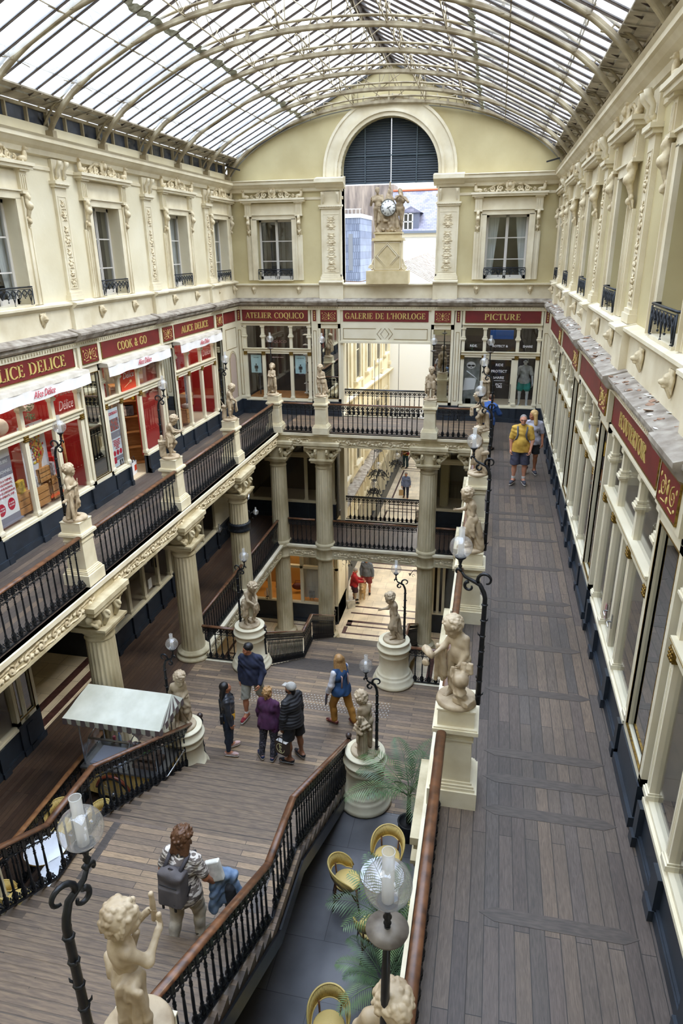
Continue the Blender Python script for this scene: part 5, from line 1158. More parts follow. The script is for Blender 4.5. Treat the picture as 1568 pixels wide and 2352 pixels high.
# ---------------------------------------------------------------- balustrades
def _baluster(h=.72):
    b=MB(); b.lathe([(.013,0),(.030,.005),(.034,.03),(.020,.05),(.034,.085),(.040,.12),(.022,.16),(.016,.18),(.022,.20),(.015,.22),(.017,.40),(.013,.56),(.020,.58),(.012,.60),(.020,.615),(.012,.63),(.012,h-.04),(.024,h-.02),(.026,h)],8)
    for s in(-1,1):
        b.tube([(0,0,.02),(s*.03,0,.05),(s*.048,0,.10),(s*.03,0,.14)],[.008,.010,.009,.004],5)
        b.tube([(0,s*.0,.02),(0,s*.03,.06),(0,s*.034,.11)],[.008,.008,.004],5)
    return b.mesh('baluster',IRN)
ME_BAL=_baluster(.72)
def balustrade(p0,p1,label,pitch=.168,z1=None,name='iron_balustrade',hr=1.0,endpost=(False,False),drop=0,group=None,wood=HRL,balL=None,skip=None):
    """p0,p1: rail line points (x,y,z of the deck); slopes are sheared so balusters stay upright"""
    p0=Vector(p0);p1=Vector(p1); dx=p1-p0; L=sqrt(dx.x**2+dx.y**2); a=atan2(dx.y,dx.x); sl=dx.z/L
    t=thing(name,label,'balustrade',p0,a,group); Sh=Matrix(((1,0,0,0),(0,1,0,0),(sl,0,1,0),(0,0,0,1)))
    h=MB(); prof=[(.052*cos(q),.036*sin(q)*(1. if sin(q)>0 else .6)) for q in [2*pi*i/12 for i in range(12)]]
    h.prism([(0,y,hr-.02+z) for y,z in prof],(L,0,0),0,True,Sh); put('handrail',(h,wood),t)
    f=MB(); n=max(2,round(L/pitch)); p=L/n; zt=hr-.055
    f.box(0,L,-.014,.014,zt-.012,zt,0,Sh); f.box(0,L,-.008,.008,zt-.165,zt-.155,0,Sh)
    for i in range(n):
        x=p*(i+.5); R_=p*.30
        f.tube([(x+R_*cos(q),0,zt-.075+R_*.95*sin(q)) for q in [2*pi*k/10 for k in range(11)]],.009,4,M=Sh,cap=False)
        for q in range(4): f.box(x+R_*.5*cos(q*pi/2)-.012,x+R_*.5*cos(q*pi/2)+.012,-.008,.008,zt-.075+R_*.5*sin(q*pi/2)-.012,zt-.075+R_*.5*sin(q*pi/2)+.012,0,Sh)
        for s in(-1,1): f.box(x+s*p*.40-.014,x+s*p*.40+.014,-.012,.012,zt-.14,zt-.02,0,Sh)
        f.tube([(x-p*.42,0,zt-.20),(x-p*.25,0,zt-.165),(x,0,zt-.19),(x+p*.25,0,zt-.165),(x+p*.42,0,zt-.20)],.008,4,M=Sh,cap=False)
    put('ornamental_frieze',(f,IRN),t)
    g=MB().box(0,L,-.022,.022,.03-drop,.055-drop,0,Sh)
    for i in range(n):
        x=p*(i+.5); g.tube([(x-p*.38,0,.06-drop),(x-p*.2,0,.11-drop),(x,0,.15-drop),(x+p*.2,0,.11-drop),(x+p*.38,0,.06-drop)],.010,4,M=Sh,cap=False); g.ball((x,0,.10-drop+sl*x),.02,5); g.ball((x,0,.16-drop+sl*x),.013,5)
    put('bottom_rail',(g,IRN),t)
    k=0
    for i in range(n+1):
        if (i==0 or i==n) and not balL: continue
        x=p*i
        if k>=100: break
        put('baluster',ME_BAL,t,(x,0,sl*x+.055-drop),sc=(1,1,(hr-.055-.165-.055+drop)/.72)); k+=1
    return t
def newel(loc,label,h=1.12,r=.03):
    t=thing('stair_newel',label,'post',loc); k=h/1.12
    put('newel_post',(MB().lathe([(.07,0),(.08,.02),(.07,.06),(.045,.09),(.055,.14),(.035,.18),(.03,.3),(.045,.32),(.03,.35),(.028,.62),(.045,.65),(.03,.68),(.03,.86),(.05,.9),(.06,.96),(.045,1.0),(.03,1.03)],12).mesh('newel_post',IRN)),t,sc=(1,1,k))
    put('ball_finial',(MB().ball((0,0,(1.03+.055)*k),.062,14),mat('finial_wood_dark',rgb(60,48,44),.35)),t); return t
LBA=['near','second','third','fourth','farthest']
for i in range(5):
    a,b=PY[i]+.25,PY[i+1]-.25
    nm=['beside the camera end, cropped by the picture edge','ending at the crossed arms statue','between the crossed arms statue and the reading statue','between the reading statue and the stooping girl statue','running up to the far left corner'][i]
    balustrade((XL,a,HA),(XL,b,HA),'iron balustrade of the upper left gallery '+nm,group=None)
    nm=['in front of the statue with the urn globe','between the globe statue and the next pedestal','behind the second right pedestal','behind the third right pedestal','running up to the far right corner'][i]
    balustrade((XR,a,HA),(XR,b,HA),'iron balustrade of the upper right gallery '+nm)
for (a,b,lb) in ((XL+.28,-5.72,'left of the two far statues'),(-5.22,-2.08,'between the two far statues'),(-1.58,XR-.28,'right of the two far statues')):
    balustrade((a,YR,HA),(b,YR,HA),'upper end balustrade with wooden rail '+lb)
for z,lb in ((HA,'iron balustrade across the clock gallery opening on the upper level'),(HB,'iron balustrade across the passage opening on the middle level')): balustrade((-5.22,YE+.05,z),(-2.12,YE+.05,z),lb,wood=IRN)
for (a,b,lb) in ((XL+.3,-5.8,'left of the passage columns'),(-5.14,-2.14,'between the two passage columns'),(-1.5,XR-.3,'right of the passage columns')): balustrade((a,YR,HB),(b,YR,HB),'middle level end balustrade '+lb)
balustrade((XL,14.7,HB),(XL,17.85,HB),'middle level left balustrade from the landing column to the collared column'); balustrade((XL,18.5,HB),(XL,21.6,HB),'middle level left balustrade beyond the collared column')
balustrade((XR,14.7,HB),(XR,17.85,HB),'middle level right balustrade, nearer part'); balustrade((XR,18.5,HB),(XR,21.6,HB),'middle level right balustrade, farther part')
balustrade((XL+.25,14.2,HB),(-5.85,14.2,HB),'landing balustrade left of the writing statue'); balustrade((-1.5,14.2,HB),(XR-.05,14.2,HB),'landing balustrade right of the draped child statue')
balustrade((XL-.08,3.0,HB),(XL-.08,9.9,HB),'low level balustrade with wooden rail between the left gallery and the bistro tables',wood=mat('rail_oak_light',rgb(146,102,64),.4,col2=rgb(104,68,42),nscale=9))

# ---------------------------------------------------------------- pedestals
def _ped():
    b=MB(); H=1.35
    b.box(-.30,.30,-.30,.30,0,.24).box(-.275,.275,-.275,.275,.24,.28).box(-.26,.26,-.26,.26,.28,.31).box(-.235,.235,-.235,.235,.31,.34)
    b.add([(-.215,-.215,.34),(.215,-.215,.34),(.215,.215,.34),(-.215,.215,.34),(-.20,-.20,.92),(.20,-.20,.92),(.20,.20,.92),(-.20,.20,.92)],[(0,3,2,1),(4,5,6,7),(0,1,5,4),(1,2,6,5),(2,3,7,6),(3,0,4,7)])
    b.box(-.22,.22,-.22,.22,.92,.95).box(-.21,.21,-.21,.21,.95,1.02).box(-.235,.235,-.235,.235,1.02,1.05).box(-.27,.27,-.27,.27,1.05,1.10).box(-.255,.255,-.255,.255,1.10,1.12).box(-.215,.215,-.215,.215,1.12,1.33).box(-.225,.225,-.225,.225,1.33,1.35)
    return b.mesh('pedestal_block',PED)
ME_P=_ped()
def pedestal(x,y,label): 
    t=thing('square_pedestal',label,'pedestal',(x,y,HA)); put('pedestal_block',ME_P,t,sc=(.9,.9,1.25/1.35)); return t
_rp=MB().lathe([(.50,0),(.52,.04),(.50,.10),(.46,.14),(.46,.20),(.44,.24),(.41,.26),(.415,.29),(.395,.32),(.37,.34),(.355,.78),(.37,.80),(.385,.82),(.37,.84),(.37,.94),(.385,.95),(.42,.98),(.415,1.01),(.375,1.03),(.37,1.14),(.385,1.16),(.37,1.175)],48).mesh('round_pedestal_drum',PED)
def rpedestal(x,y,label):
    t=thing('round_pedestal',label,'pedestal',(x,y,HB)); put('pedestal_drum',_rp,t); return t
# ---------------------------------------------------------------- lamps
def _globe(r=.115):
    g=MB(); prof=[(.034,-r*.97)]
    for i in range(1,14):
        a=-pi/2+pi*i/14; prof.append((max(.036,r*cos(a)),r*sin(a)))
    prof.append((.034,r*.99)); vs=MB(); vs.lathe(prof,26); 
    vs.f=vs.f[:-2]; vs.s=vs.s[:-2]; vs.m=vs.m[:-2]
    return vs.mesh('glass_globe',GLB)
ME_GL=_globe()
_c=MB().lathe([(.030,-.105),(.030,.20)],18); _c.f=_c.f[:-2]; _c.s=_c.s[:-2]; _c.m=_c.m[:-2]; _c.tube([(.03*cos(a),.03*sin(a),.2) for a in [2*pi*i/18 for i in range(19)]],.003,4,cap=False); ME_CH=_c.mesh('frosted_chimney',CHM)
ME_HOLD=MB().lathe([(.012,-.27),(.02,-.25),(.012,-.235),(.022,-.21),(.012,-.195),(.016,-.17),(.028,-.14),(.055,-.118),(.058,-.105),(.045,-.10)],14).mesh('lamp_cup',IRN)
DSC=mat('weathered_disc',rgb(124,116,106),.5,.2,col2=rgb(78,70,62),nscale=9)
def lamp(x,y,zb,gx,gy,gz,label,style='arm',k=1.,group=None):
    """post from its foot (x,y,zb), globe centre at (gx,gy,gz)"""
    t=thing('globe_lamp',label,'lamp',(x,y,zb),0,group); G=Vector((gx-x,gy-y,gz-zb)); d=Vector((G.x,G.y,0)); L=d.length or 1; d/=L
    m_=MB()
    if style=='arm':
        zt=G.z-.52*k
        pts=[(0,0,0),(0,0,zt*.5),(0,0,zt)]; 
        for f,u in ((.06,.06),(.22,.14),(.5,.17),(.8,.20),(1.,.27)): pts.append((d.x*L*f,d.y*L*f,zt+u*k))
        m_.tube(pts,[.030*k,.027*k,.024*k,.024*k,.023*k,.020*k,.016*k,.012*k],8)
        def sc_(cx,cz,R_,a0,dr,n=12): m_.tube([(d.x*(cx+R_*(1-.55*i/n)*cos(a0+dr*i*.42)),d.y*(cx+R_*(1-.55*i/n)*cos(a0+dr*i*.42)),cz+R_*(1-.55*i/n)*sin(a0+dr*i*.42)) for i in range(n+1)],[.020*k*(1-.5*i/n) for i in range(n+1)],6)
        sc_(L*.02,zt+.20*k,.085*k,-.5,1); sc_(L*.62,zt+.10*k,.055*k,1.4,-1); sc_(L*1.05,zt+.24*k,.04*k,2.6,-1,8)
        for i in range(7):
            z=zt*(i+.6)/7; a=i*2.4; m_.lathe([(.028*k,-.012),(.036*k,0),(.028*k,.012)],8,(0,0,z)); m_.tube([(0,0,z),(.045*k*cos(a),.045*k*sin(a),z+.02),(.05*k*cos(a),.05*k*sin(a),z+.045)],[.01*k,.008*k,.003],5)
    else:
        zt=G.z-.27*k
        m_.tube([(0,0,0),(0,0,zt*.6),(d.x*L*.4 if L>.01 else 0,d.y*L*.4 if L>.01 else 0,zt*.8),(G.x,G.y,zt)],[.028*k,.024*k,.022*k,.016*k],8)
        put('lamp_disc',(MB().lathe([(.02*k,-.06*k),(.04*k,-.04*k),(.10*k,-.015*k),(.105*k,0),(.03*k,.012*k)],24,(G.x,G.y,zt-.02)),DSC),t)
    put('lamp_post',(m_,IRN),t); put('lamp_cup',ME_HOLD,t,G,sc=k); put('glass_globe',ME_GL,t,G,sc=k); put('frosted_chimney',ME_CH,t,G,sc=k)
    return t
# left row, upper level
for i,(key,rz,lb) in enumerate([(None,0,''),('youthB',pi/2,'out of frame'),('crossed',pi/2+.1,'marble child with crossed arms and a staff on the nearest left pedestal'),('reader',pi/2+.5,'marble child reading a tablet on the second left pedestal'),('girl',pi/2+.35,'marble girl stooping over a cloth on the third left pedestal')]):
    if key is None: continue
    y=PY[i]
    if i==1: pedestal(PXL,y,'square cream pedestal at the left gallery, out of the picture corner'); continue
    nm={2:'crossed arms',3:'reading',4:'stooping girl'}[i]
    pedestal(PXL,y,'square cream pedestal carrying the %s statue'%nm)
    statue(key,(PXL,y,ZP),rz,lb)
    lamp(PXL-.18,y-.02,ZP,PXL-.02,y,-2.82,'clear globe lamp on a black scroll post behind the %s statue'%nm)
pedestal(XL,YR,'square cream pedestal at the far left corner of the upper gallery'); statue('folded',(XL-.05,YR,ZP),.15,'marble youth with folded arms and raised head at the far left corner')
lamp(XL-.1,YR+.16,ZP,XL-.1,YR+.12,-2.72,'globe lamp on a straight post above the folded arms statue','post')
for x,key,lb,n_ in ((-5.47,'youthA','marble youth holding drapery on the end balustrade, left of the passage','left'),(-1.83,'youthB','marble youth in a short kilt on the end balustrade, right of the passage','right')):
    pedestal(x,YR,'square cream pedestal on the end balustrade, %s of the passage'%n_); statue(key,(x,YR,ZP),.05,lb)
    lamp(x+.03,YR+.17,ZP,x+.03,YR+.12,-2.72,'globe lamp on a post behind the end statue, %s of the passage'%n_,'post' if n_=='right' else 'arm')
# right row
for i,(key,rz,lb,nm) in enumerate([(None,0,'',''),('globe',-pi/2+1.0,'large marble child leaning on a globe with a book at its feet','leaning child'),('flute',-pi/2+.15,'marble child in a long skirt holding out one hand, second in the right row','skirted child'),('draped',-pi/2+.3,'marble figure in draped cloth seen from behind, third in the right row','third right'),('writer',-pi/2+.2,'marble stooping figure, fourth in the right row, partly hidden','fourth right'),('folded',.2,'marble figure on the far right corner pedestal, mostly hidden','far right corner')]):
    if key is None: continue
    y=PY[i]; x=PXR
    pedestal(x,y,'square cream pedestal under the %s statue'%nm)
    statue(key,(x-.01,y-.02,ZP),rz,lb,vox=.0065 if i==1 else .009,H=1.03)
    if i<5: lamp(x+.215,y-.04,ZP-.0,x-.05,y+.02,-2.76,'clear globe lamp with scroll arm beside the %s statue'%nm)
    else: lamp(x+.08,y+.16,ZP,x+.08,y+.12,-2.72,'globe lamp on a straight post above the far right corner statue','post')
# the near row: pan pipe boy and the statue at the bottom edge
pedestal(-1.9,2.42,'square cream pedestal below the pan pipe statue, mostly out of frame'); statue('pipes',(-1.88,2.44,ZP),pi*.78,'large marble boy raising pan pipes, seen from behind at the lower left',H=1.08,vox=.0055)
lamp(-1.97,2.16,ZP-.0,-1.9,2.32,-2.75,'large globe lamp on a black scroll post before the pan pipe statue')
pedestal(XR-.04,2.38,'square cream pedestal at the bottom picture edge below the bald statue crown'); statue('shy',(XR-.06,2.36,ZP),.3,'marble figure cut off at the bottom edge, only its head and shoulders showing',H=1.06,vox=.0055)
lamp(XR-.05,2.26,ZP,XR-.05,2.31,-2.75,'large globe lamp with a flat round disc at the bottom centre','post',1.)
# level B statues on round pedestals
ZR=HB+1.175
for x,y,key,rz,lb,nm,lx in ((-5.55,14.2,'writer',pi/2-.6,'marble child bending over a tablet on a round pedestal by the lower stairs','bending child',-.24),(-1.86,14.2,'flute',-pi/2+.4,'marble child in a wrapped skirt on a round pedestal right of the lower stairs','wrapped skirt',.24),(-1.85,10.2,'capital',-pi/2-.75,'marble youth leaning by a small column, seen from behind above the palm','leaning youth',.22),(-5.55,10.2,'shy',.5,'marble child with hands behind its back, half hidden by the cart awning','awning side',-.24)):
    rpedestal(x,y,'round cream pedestal under the %s statue'%nm); statue(key,(x,y,ZR),rz,lb,H=1.28,vox=.0085)
    lamp(x+lx,y+.0,ZR,x+lx*.08,y-.02,-6.93,'globe lamp with scroll arm behind the %s statue'%nm,k=1.05)

# ---------------------------------------------------------------- stairs
def flight(mb,x0,x1,y0,y1,za,zb,n,th=.16,flare=0):
    dz=(za-zb)/n; dy=(y1-y0)/n
    for i in range(n-1):
        z=za-dz*(i+1) if False else za-dz*(i+1)
        f0=flare*(i/n)**2; 
        mb.box(x0-f0,x1+f0,y0+dy*i-.025,y0+dy*(i+1)+.0,z-.03 if False else z-th,z)
t=thing('grand_staircase','wide oak staircase coming down from the upper gallery past the backpack woman','staircase',(0,0,0))
SX0,SX1=-5.42,-2.22
Z1=-8.05
m_=MB(); flight(m_,SX0,SX1,2.0,5.95,HA,Z1,15)
st=put('upper_flight',(m_,PLK_S),t)
put('half_landing',(MB().box(SX0,SX1,5.68,7.06,Z1-.16,Z1),PLK_X),t)
m_=MB(); flight(m_,SX0,SX1,7.05,10.9,Z1,HB,13,.16,0); put('lower_flight',(m_,PLK_S),t)
S_=MB()
for x in (SX0-.03,SX1+.01):
    S_=MB()
    for (ya,za,yb,zb) in ((2.0,HA,5.95,Z1),(5.95,Z1,7.05,Z1),(7.05,Z1,10.7,HB)):
        S_.prism([(x,ya,za-.42),(x,yb,zb-.42),(x,yb,zb-.17),(x,ya,za-.17)],(.03,0,0))
    put('stringer',(S_,IRN),t)
m_=MB()
n=13; dz=(Z1-HB)/n; dy=(10.7-7.05)/n
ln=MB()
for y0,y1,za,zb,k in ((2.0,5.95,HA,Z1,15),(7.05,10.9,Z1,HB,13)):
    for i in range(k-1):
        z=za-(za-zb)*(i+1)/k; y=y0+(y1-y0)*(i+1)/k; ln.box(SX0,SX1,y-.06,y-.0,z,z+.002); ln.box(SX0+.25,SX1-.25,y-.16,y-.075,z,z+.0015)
put('nosing_strip',(ln,mat('worn_highlight_nosing',rgb(112,94,74),.6,col2=rgb(84,70,58),nscale=5,stretch=(1,8,1))),t)  # lighter strips combine worn wood with a painted highlight along each tread edge
lb_=MB()
for x in (SX0+.35,SX1-.35): lb_.box(x-.06,x+.06,5.98,7.0,Z1,Z1+.0025)
for x,y in ((-4.9,3.2),(-4.3,4.0),(-3.7,4.8),(-3.1,5.3)): lb_.box(x-.10,x+.10,y-.11,y-.02,HA-(y-2.0)*.5696+.0,HA-(y-2.0)*.5696+.002) if False else None
put('landing_inlay',(lb_,OAK),t)
for x,y in ((-2.9,5.9),(-2.75,6.6),(-4.8,5.9),(-4.8,6.9)): put('iron_prop',(MB().lathe([(.05,0),(.05,Z1-.2-HB)],12,(x,y,HB-.005)),IRN),t)
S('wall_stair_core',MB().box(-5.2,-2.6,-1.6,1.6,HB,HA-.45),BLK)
for x,sd in ((SX0+.06,'left'),(SX1-.07,'right')):
    other={'left':'beside the bistro tables and cart','right':'beside the slate floor'}[sd]
    balustrade((x,2.6,HA-(.6)*.5696),(x,5.92,Z1),'sloping iron stair railing of the upper flight '+other,pitch=.15)
    balustrade((x,5.92,Z1),(x,7.03,Z1),'short level iron railing of the half landing '+other,pitch=.15)
    balustrade((x,7.03,Z1),(x-(.03 if sd=='left' else -.03),10.62,HB+.02),'sloping iron stair railing of the second flight '+other,pitch=.15 if sd=='left' else .13)
    newel((x-(.03 if sd=='left' else -.03),10.66,HB),'iron newel post with ball at the foot of the %s stair railing'%sd,1.12)
t=thing('lower_staircase','oak staircase going down from the landing to the stone passage floor','staircase',(0,0,0)); ZM=-12.05
LX0,LX1=-5.25,-1.95
m_=MB(); flight(m_,LX0,LX1,14.15,17.75,HB,ZM,13); put('upper_flight',(m_,PLK_S),t); put('half_landing',(MB().box(LX0,LX1,17.46,18.8,ZM-.16,ZM),PLK_X),t)
m_=MB(); flight(m_,LX0,LX1,18.78,22.1,ZM,HC,12); put('lower_flight',(m_,PLK_S),t)
S_=MB()
for x in (LX0-.02,LX1-.01):
    S_=MB()
    for (ya,za,yb,zb) in ((14.2,HB,17.75,ZM),(17.75,ZM,18.8,ZM),(18.8,ZM,22.1,HC+.2)):
        S_.prism([(x,ya,za-.45),(x,yb,zb-.45),(x,yb,zb-.15),(x,ya,za-.15)],(.03,0,0))
    put('stringer',(S_,IRN),t)
put('nosing_strip',(lambda q:[q.box(LX0,LX1,y0+(y1-y0)*(i+1)/k-.045,y0+(y1-y0)*(i+1)/k-.005,za-(za-zb)*(i+1)/k,za-(za-zb)*(i+1)/k+.002) for y0,y1,za,zb,k in ((14.15,17.75,HB,ZM,13),(18.78,22.1,ZM,HC,12)) for i in range(k)] and (q,OAK))(MB()),t)
for x,sd in ((LX0+.07,'left'),(LX1-.06,'right')):
    balustrade((x,14.35,HB-.1),(x,17.72,ZM),'railing of the lower staircase, first flight on the %s'%sd,pitch=.12)
    balustrade((x,17.72,ZM),(x,18.78,ZM),'railing of the lower staircase, level part on the %s'%sd,pitch=.12)
    balustrade((x,18.78,ZM),(x,21.95,HC+.03),'railing of the lower staircase, last flight on the %s'%sd,pitch=.12)
    newel((x,14.25,HB),'iron newel with wooden ball at the head of the lower stairs, %s side'%sd,1.15); newel((x,22.05,HC),'iron newel with ball at the foot of the lower stairs, %s side'%sd,1.2)
# ---------------------------------------------------------------- glazed roof
ARC=[(5.54,2.22),(5.40,2.44),(5.1,2.75),(4.48,3.2),(3.85,3.42),(3.1,3.82),(2.4,4.05),(1.65,4.2),(.8,4.28),(0,4.30)]
def arcpts(dr=0,n=40):
    def zf(t): return 2.2+2.1*max(0,1-abs(t)**2.2)**.7
    T=[-cos(pi*i/56) for i in range(57)]; out=[(5.56*t,zf(t)) for t in T]
    if not dr: return out
    pts=[(-a,z) for a,z in ARC]+[(a,z) for a,z in reversed(ARC[:-1])]
    for i in ():
        p0=pts[max(i-1,0)];p1=pts[i];p2=pts[i+1];p3=pts[min(i+2,len(pts)-1)]
        for k in range(3):
            t=k/3; out.append(tuple(.5*((2*p1[j])+(-p0[j]+p2[j])*t+(2*p0[j]-5*p1[j]+4*p2[j]-p3[j])*t*t+(-p0[j]+3*p1[j]-3*p2[j]+p3[j])*t**3) for j in(0,1)))
    if dr:
        o=[]
        for i,p in enumerate(out):
            a=out[max(i-1,0)];b=out[min(i+1,len(out)-1)]; tx,tz=b[0]-a[0],b[1]-a[1]; l=sqrt(tx*tx+tz*tz); o.append((p[0]-tz/l*dr,p[1]+tx/l*dr))
        out=o
    return out
CXH=-3.66
def rz_(x): return 5.47-abs(x-CXH)*.487      # roof plane height
A0=arcpts(); A1=arcpts(.17)
def arch_mesh():
    m_=MB(); m_.tube([(x,0,z) for x,z in A0],.042,8,up=(0,1,0)); 
    m_.tube([(x,0,z+.03) for x,z in A0],.052,4,sq=True,up=(0,1,0))
    a=[(x,0,z) for x,z in A1 if z<rz_(x+CXH)-.04 or abs(x)<4.6]; m_.tube(a,.028,5,up=(0,1,0))
    for i in range(3,len(A0)-3,3): m_.tube([(A0[i][0],0,A0[i][1]),(A1[i][0],0,A1[i][1])],.014,4)
    for i in range(4,len(A0)-4,6): m_.box(A0[i][0]-.03,A0[i][0]+.03,-.05,.05,A0[i][1]+.0,A0[i][1]+.14)
    for s in(-1,1):
        m_.box(s*5.42,s*5.6,-.07,.07,2.18,2.36); m_.tube([(s*4.9,0,2.92),(s*5.55,0,2.75)],.022,4)
    return m_.mesh('curved_rib',RIB)
ME_AR=arch_mesh()
RY=[-.1,2.0,4.05,6.1,8.15,10.2,12.23,14.27,16.28,18.3,20.36,22.44,24.3]
def _web():
    m_=MB()
    for x in (-4.3,-3.2,-2.1,-1.0,0,1.0,2.1,3.2,4.3):
        za=min(A0,key=lambda p:abs(p[0]-x))[1]; zr=rz_(x+CXH)-.05
        m_.tube([(x,0,za),(x,0,zr)],.012,4)
        if x>-1.1: 
            pass
    xs=[-4.3,-3.2,-2.1,-1.0,0,1.0,2.1,3.2,4.3]
    for a,b in zip(xs,xs[1:]):
        za=min(A0,key=lambda p:abs(p[0]-a))[1]; zb=min(A0,key=lambda p:abs(p[0]-b))[1]
        if abs(a)>abs(b): m_.tube([(a,0,rz_(a+CXH)-.05),(b,0,zb)],.010,4)
        else: m_.tube([(a,0,za),(b,0,rz_(b+CXH)-.05)],.010,4)
    for s in(-1,1): m_.tube([(0,0,5.4),(s*.5,0,4.3)],.012,4)
    return m_.mesh('truss_web',RIB)
ME_WEB=_web()
for i,y in enumerate(RY):
    t=thing('roof_arch','cream iron roof arch number %s counted from the gable wall'%(['thirteen','twelve','eleven','ten','nine','eight','seven','six','five','four','three','two','one'][i]),'roof arch',(CXH,y,0))
    put('curved_rib',ME_AR,t); put('truss_web',ME_WEB,t)
def purlin(x,label):
    t=thing('lattice_purlin',label,'roof beam',(x,-1.6,0)); m_=MB(); za=min(A0,key=lambda p:abs(p[0]-(x-CXH)))[1]+.05; zr=rz_(x)-.08; L=YE+1.6
    top=min(zr,za+.34) if abs(x-CXH)>4 else za+.30
    if top<za+.14: top=za+.14
    m_.tube([(0,0,za),(0,L,za)],.014,4,sq=True); m_.tube([(0,0,top),(0,L,top)],.016,4,sq=True)
    n=int(L/.40); p=L/n
    for i in range(n):
        a,b=(za,top) if i%2 else (top,za); m_.tube([(0,p*i,a),(0,p*(i+1),b)],.009,4,cap=False)
    put('lattice',(m_,RIB),t)
    v=MB()
    for y in RY[1:]:
        for dy in(-.5,-.25,.25,.5): v.tube([(0,y+1.6,za),(0,y+1.6+dy,zr+.04)],.008,4)
    put('struts',(v,RIB),t)
for dx,lb in ((4.75,'lowest'),(3.6,'second'),(2.35,'third'),(1.15,'topmost')):
    purlin(CXH-dx,lb+' lattice beam along the left roof slope'); purlin(CXH+dx,lb+' lattice beam along the right roof slope')
put('ridge_beam',(MB().box(CXH-.05,CXH+.05,-1.6,YE,5.30,5.52).box(CXH-.16,CXH+.16,-1.6,YE,5.45,5.50),mat('sooty_ridge_iron',rgb(96,82,66),.7,col2=rgb(60,48,38),nscale=6)),label='dark ridge beam along the top of the glass roof',cat='roof beam')
# glass sheets and glazing bars
gl=MB(); EX=5.35
rr=random.Random(4); NP=int((YE+1.6)/.50); P_=(YE+1.6)/NP
XO=5.35; XM=2.9
lo=MB();hi=MB()
for s in(-1,1):
    for i in range(NP):
        y0=-1.6+P_*i; y1=y0+P_
        for (a,b,dz,dst) in ((0.05,XM+.08,.0,hi),(XM,XO,-.02,lo if s<0 else hi)):
            dst.add([(CXH+s*a,y0,rz_(CXH+a)+dz),(CXH+s*b,y0,rz_(CXH+b)+dz),(CXH+s*b,y1,rz_(CXH+b)+dz),(CXH+s*a,y1,rz_(CXH+a)+dz)],[(0,1,2,3) if s<0 else (3,2,1,0)])
cl=put('ceiling',None,kind='structure')
put('roof_glass',(hi,GRF),cl); put('ribbed_glass',(lo,GRF2),cl)
ang=math.atan(.487)
barm=MB().box(0,6.1*1,-.008,.008,-.035,.01).box(0,6.1,-.018,.018,-.006,.010).mesh('glazing_bar',BAR)
Lr=(XO)/cos(ang)/6.1
k=0
for i in range(NP+1):
    for s in(-1,1):
        o=put('glazing_bar',barm,cl,(CXH,-1.6+P_*i,5.46),rot=(0,ang,0 if s>0 else pi),sc=(Lr,1,1)); k+=1
# overlapping moss edges on the glass
ms=MB(); r2=random.Random(8)
for s in(-1,1):
    for i in range(NP):
        y0=-1.6+P_*i; x=XM+r2.uniform(-.03,.03); w=r2.uniform(.06,.16)
        pts=[(x-w*r2.uniform(.2,1),y0+P_*j/5) for j in range(6)]+[(x+w*r2.uniform(.1,.6),y0+P_*(5-j)/5) for j in range(6)]
        ms.prism([(CXH+s*a,b,rz_(CXH+a)-.03) for a,b in pts],(0,0,-.004))
put('lichen_on_glass',(ms,mat('grey_green_lichen',rgb(206,210,200),.9,col2=rgb(150,152,134),nscale=12)),cl)
# eaves: sloping boards, parapet, dark clerestory band
for s,nm,X in ((-1,'left',XW0),(1,'right',XW1)):
    par=MB().box(X,X+s*.35,-1.6,YE,2.2,2.44); S('wall_parapet_'+nm,par,PL_L)
    t=put('window_clerestory_'+nm,None,kind='structure')
    put('clerestory_glass',(MB().box(X+s*.06,X+s*.1,-1.6,YE,2.44,2.72),mat('dusty_blue_glass_'+nm,rgb(70,78,94),.25,col2=rgb(36,40,50),nscale=2.5)),t)
    b=MB().box(X+s*.0,X+s*.12,-1.6,YE,2.70,2.76)
    y=-1.5
    while y<YE: b.box(X-s*.01,X+s*.06,y-.02,y+.02,2.44,2.72); y+=.66
    put('clerestory_frame',(b,RIB),t)
    e=MB(); x0,x1=X+s*.1,CXH+s*5.15
    e.prism([(x0,-1.6,2.80),(x1,-1.6,rz_(x1)-.07),(x1,-1.6,rz_(x1)-.04),(x0,-1.6,2.84)],(0,YE+1.6,0))
    y=-1.4
    while y<YE: e.tube([(x0,y,2.78),(x1,y,rz_(x1)-.09)],.012,4); y+=.6
    S('ceiling_eaves_'+nm,e,mat('eaves_board_'+nm,rgb(186,176,156),.8,col2=rgb(140,130,112),nscale=3))
# thin iron arc and drips on the gable
g=MB(); g.tube([(CXH+x,YE-.05,z-.06) for x,z in A0],.022,4,sq=True)
for x in (-4.9,-4.0,-2.6,-.9,.2,1.6,2.6,3.6,4.6):
    z=min(A0,key=lambda p:abs(p[0]-x))[1]; g.tube([(CXH+x,YE-.05,z-.06),(CXH+x-.1*(1 if x>0 else -1),YE-.2,z+.25)],.014,4)
put('gable_arc',(g,mat('zinc_grey',rgb(150,148,138),.6)),label='thin grey iron arc fixed to the gable wall under the last roof arch',cat='roof arch')
put('gutter_board',(MB().box(-.22,.22,-.03,.03,-.02,.02),BLK),None,(XW0+.35,YE-.3,2.6),rot=(0,.25,.3),label='short dark board sticking out at the far left eaves corner',cat='board')
put('gutter_board',(MB().box(-.2,.2,-.03,.03,-.02,.02),BLK),None,(XW1-.42,YE-.3,2.5),rot=(0,-.2,-.3),label='short dark board sticking out at the far right eaves corner',cat='board')
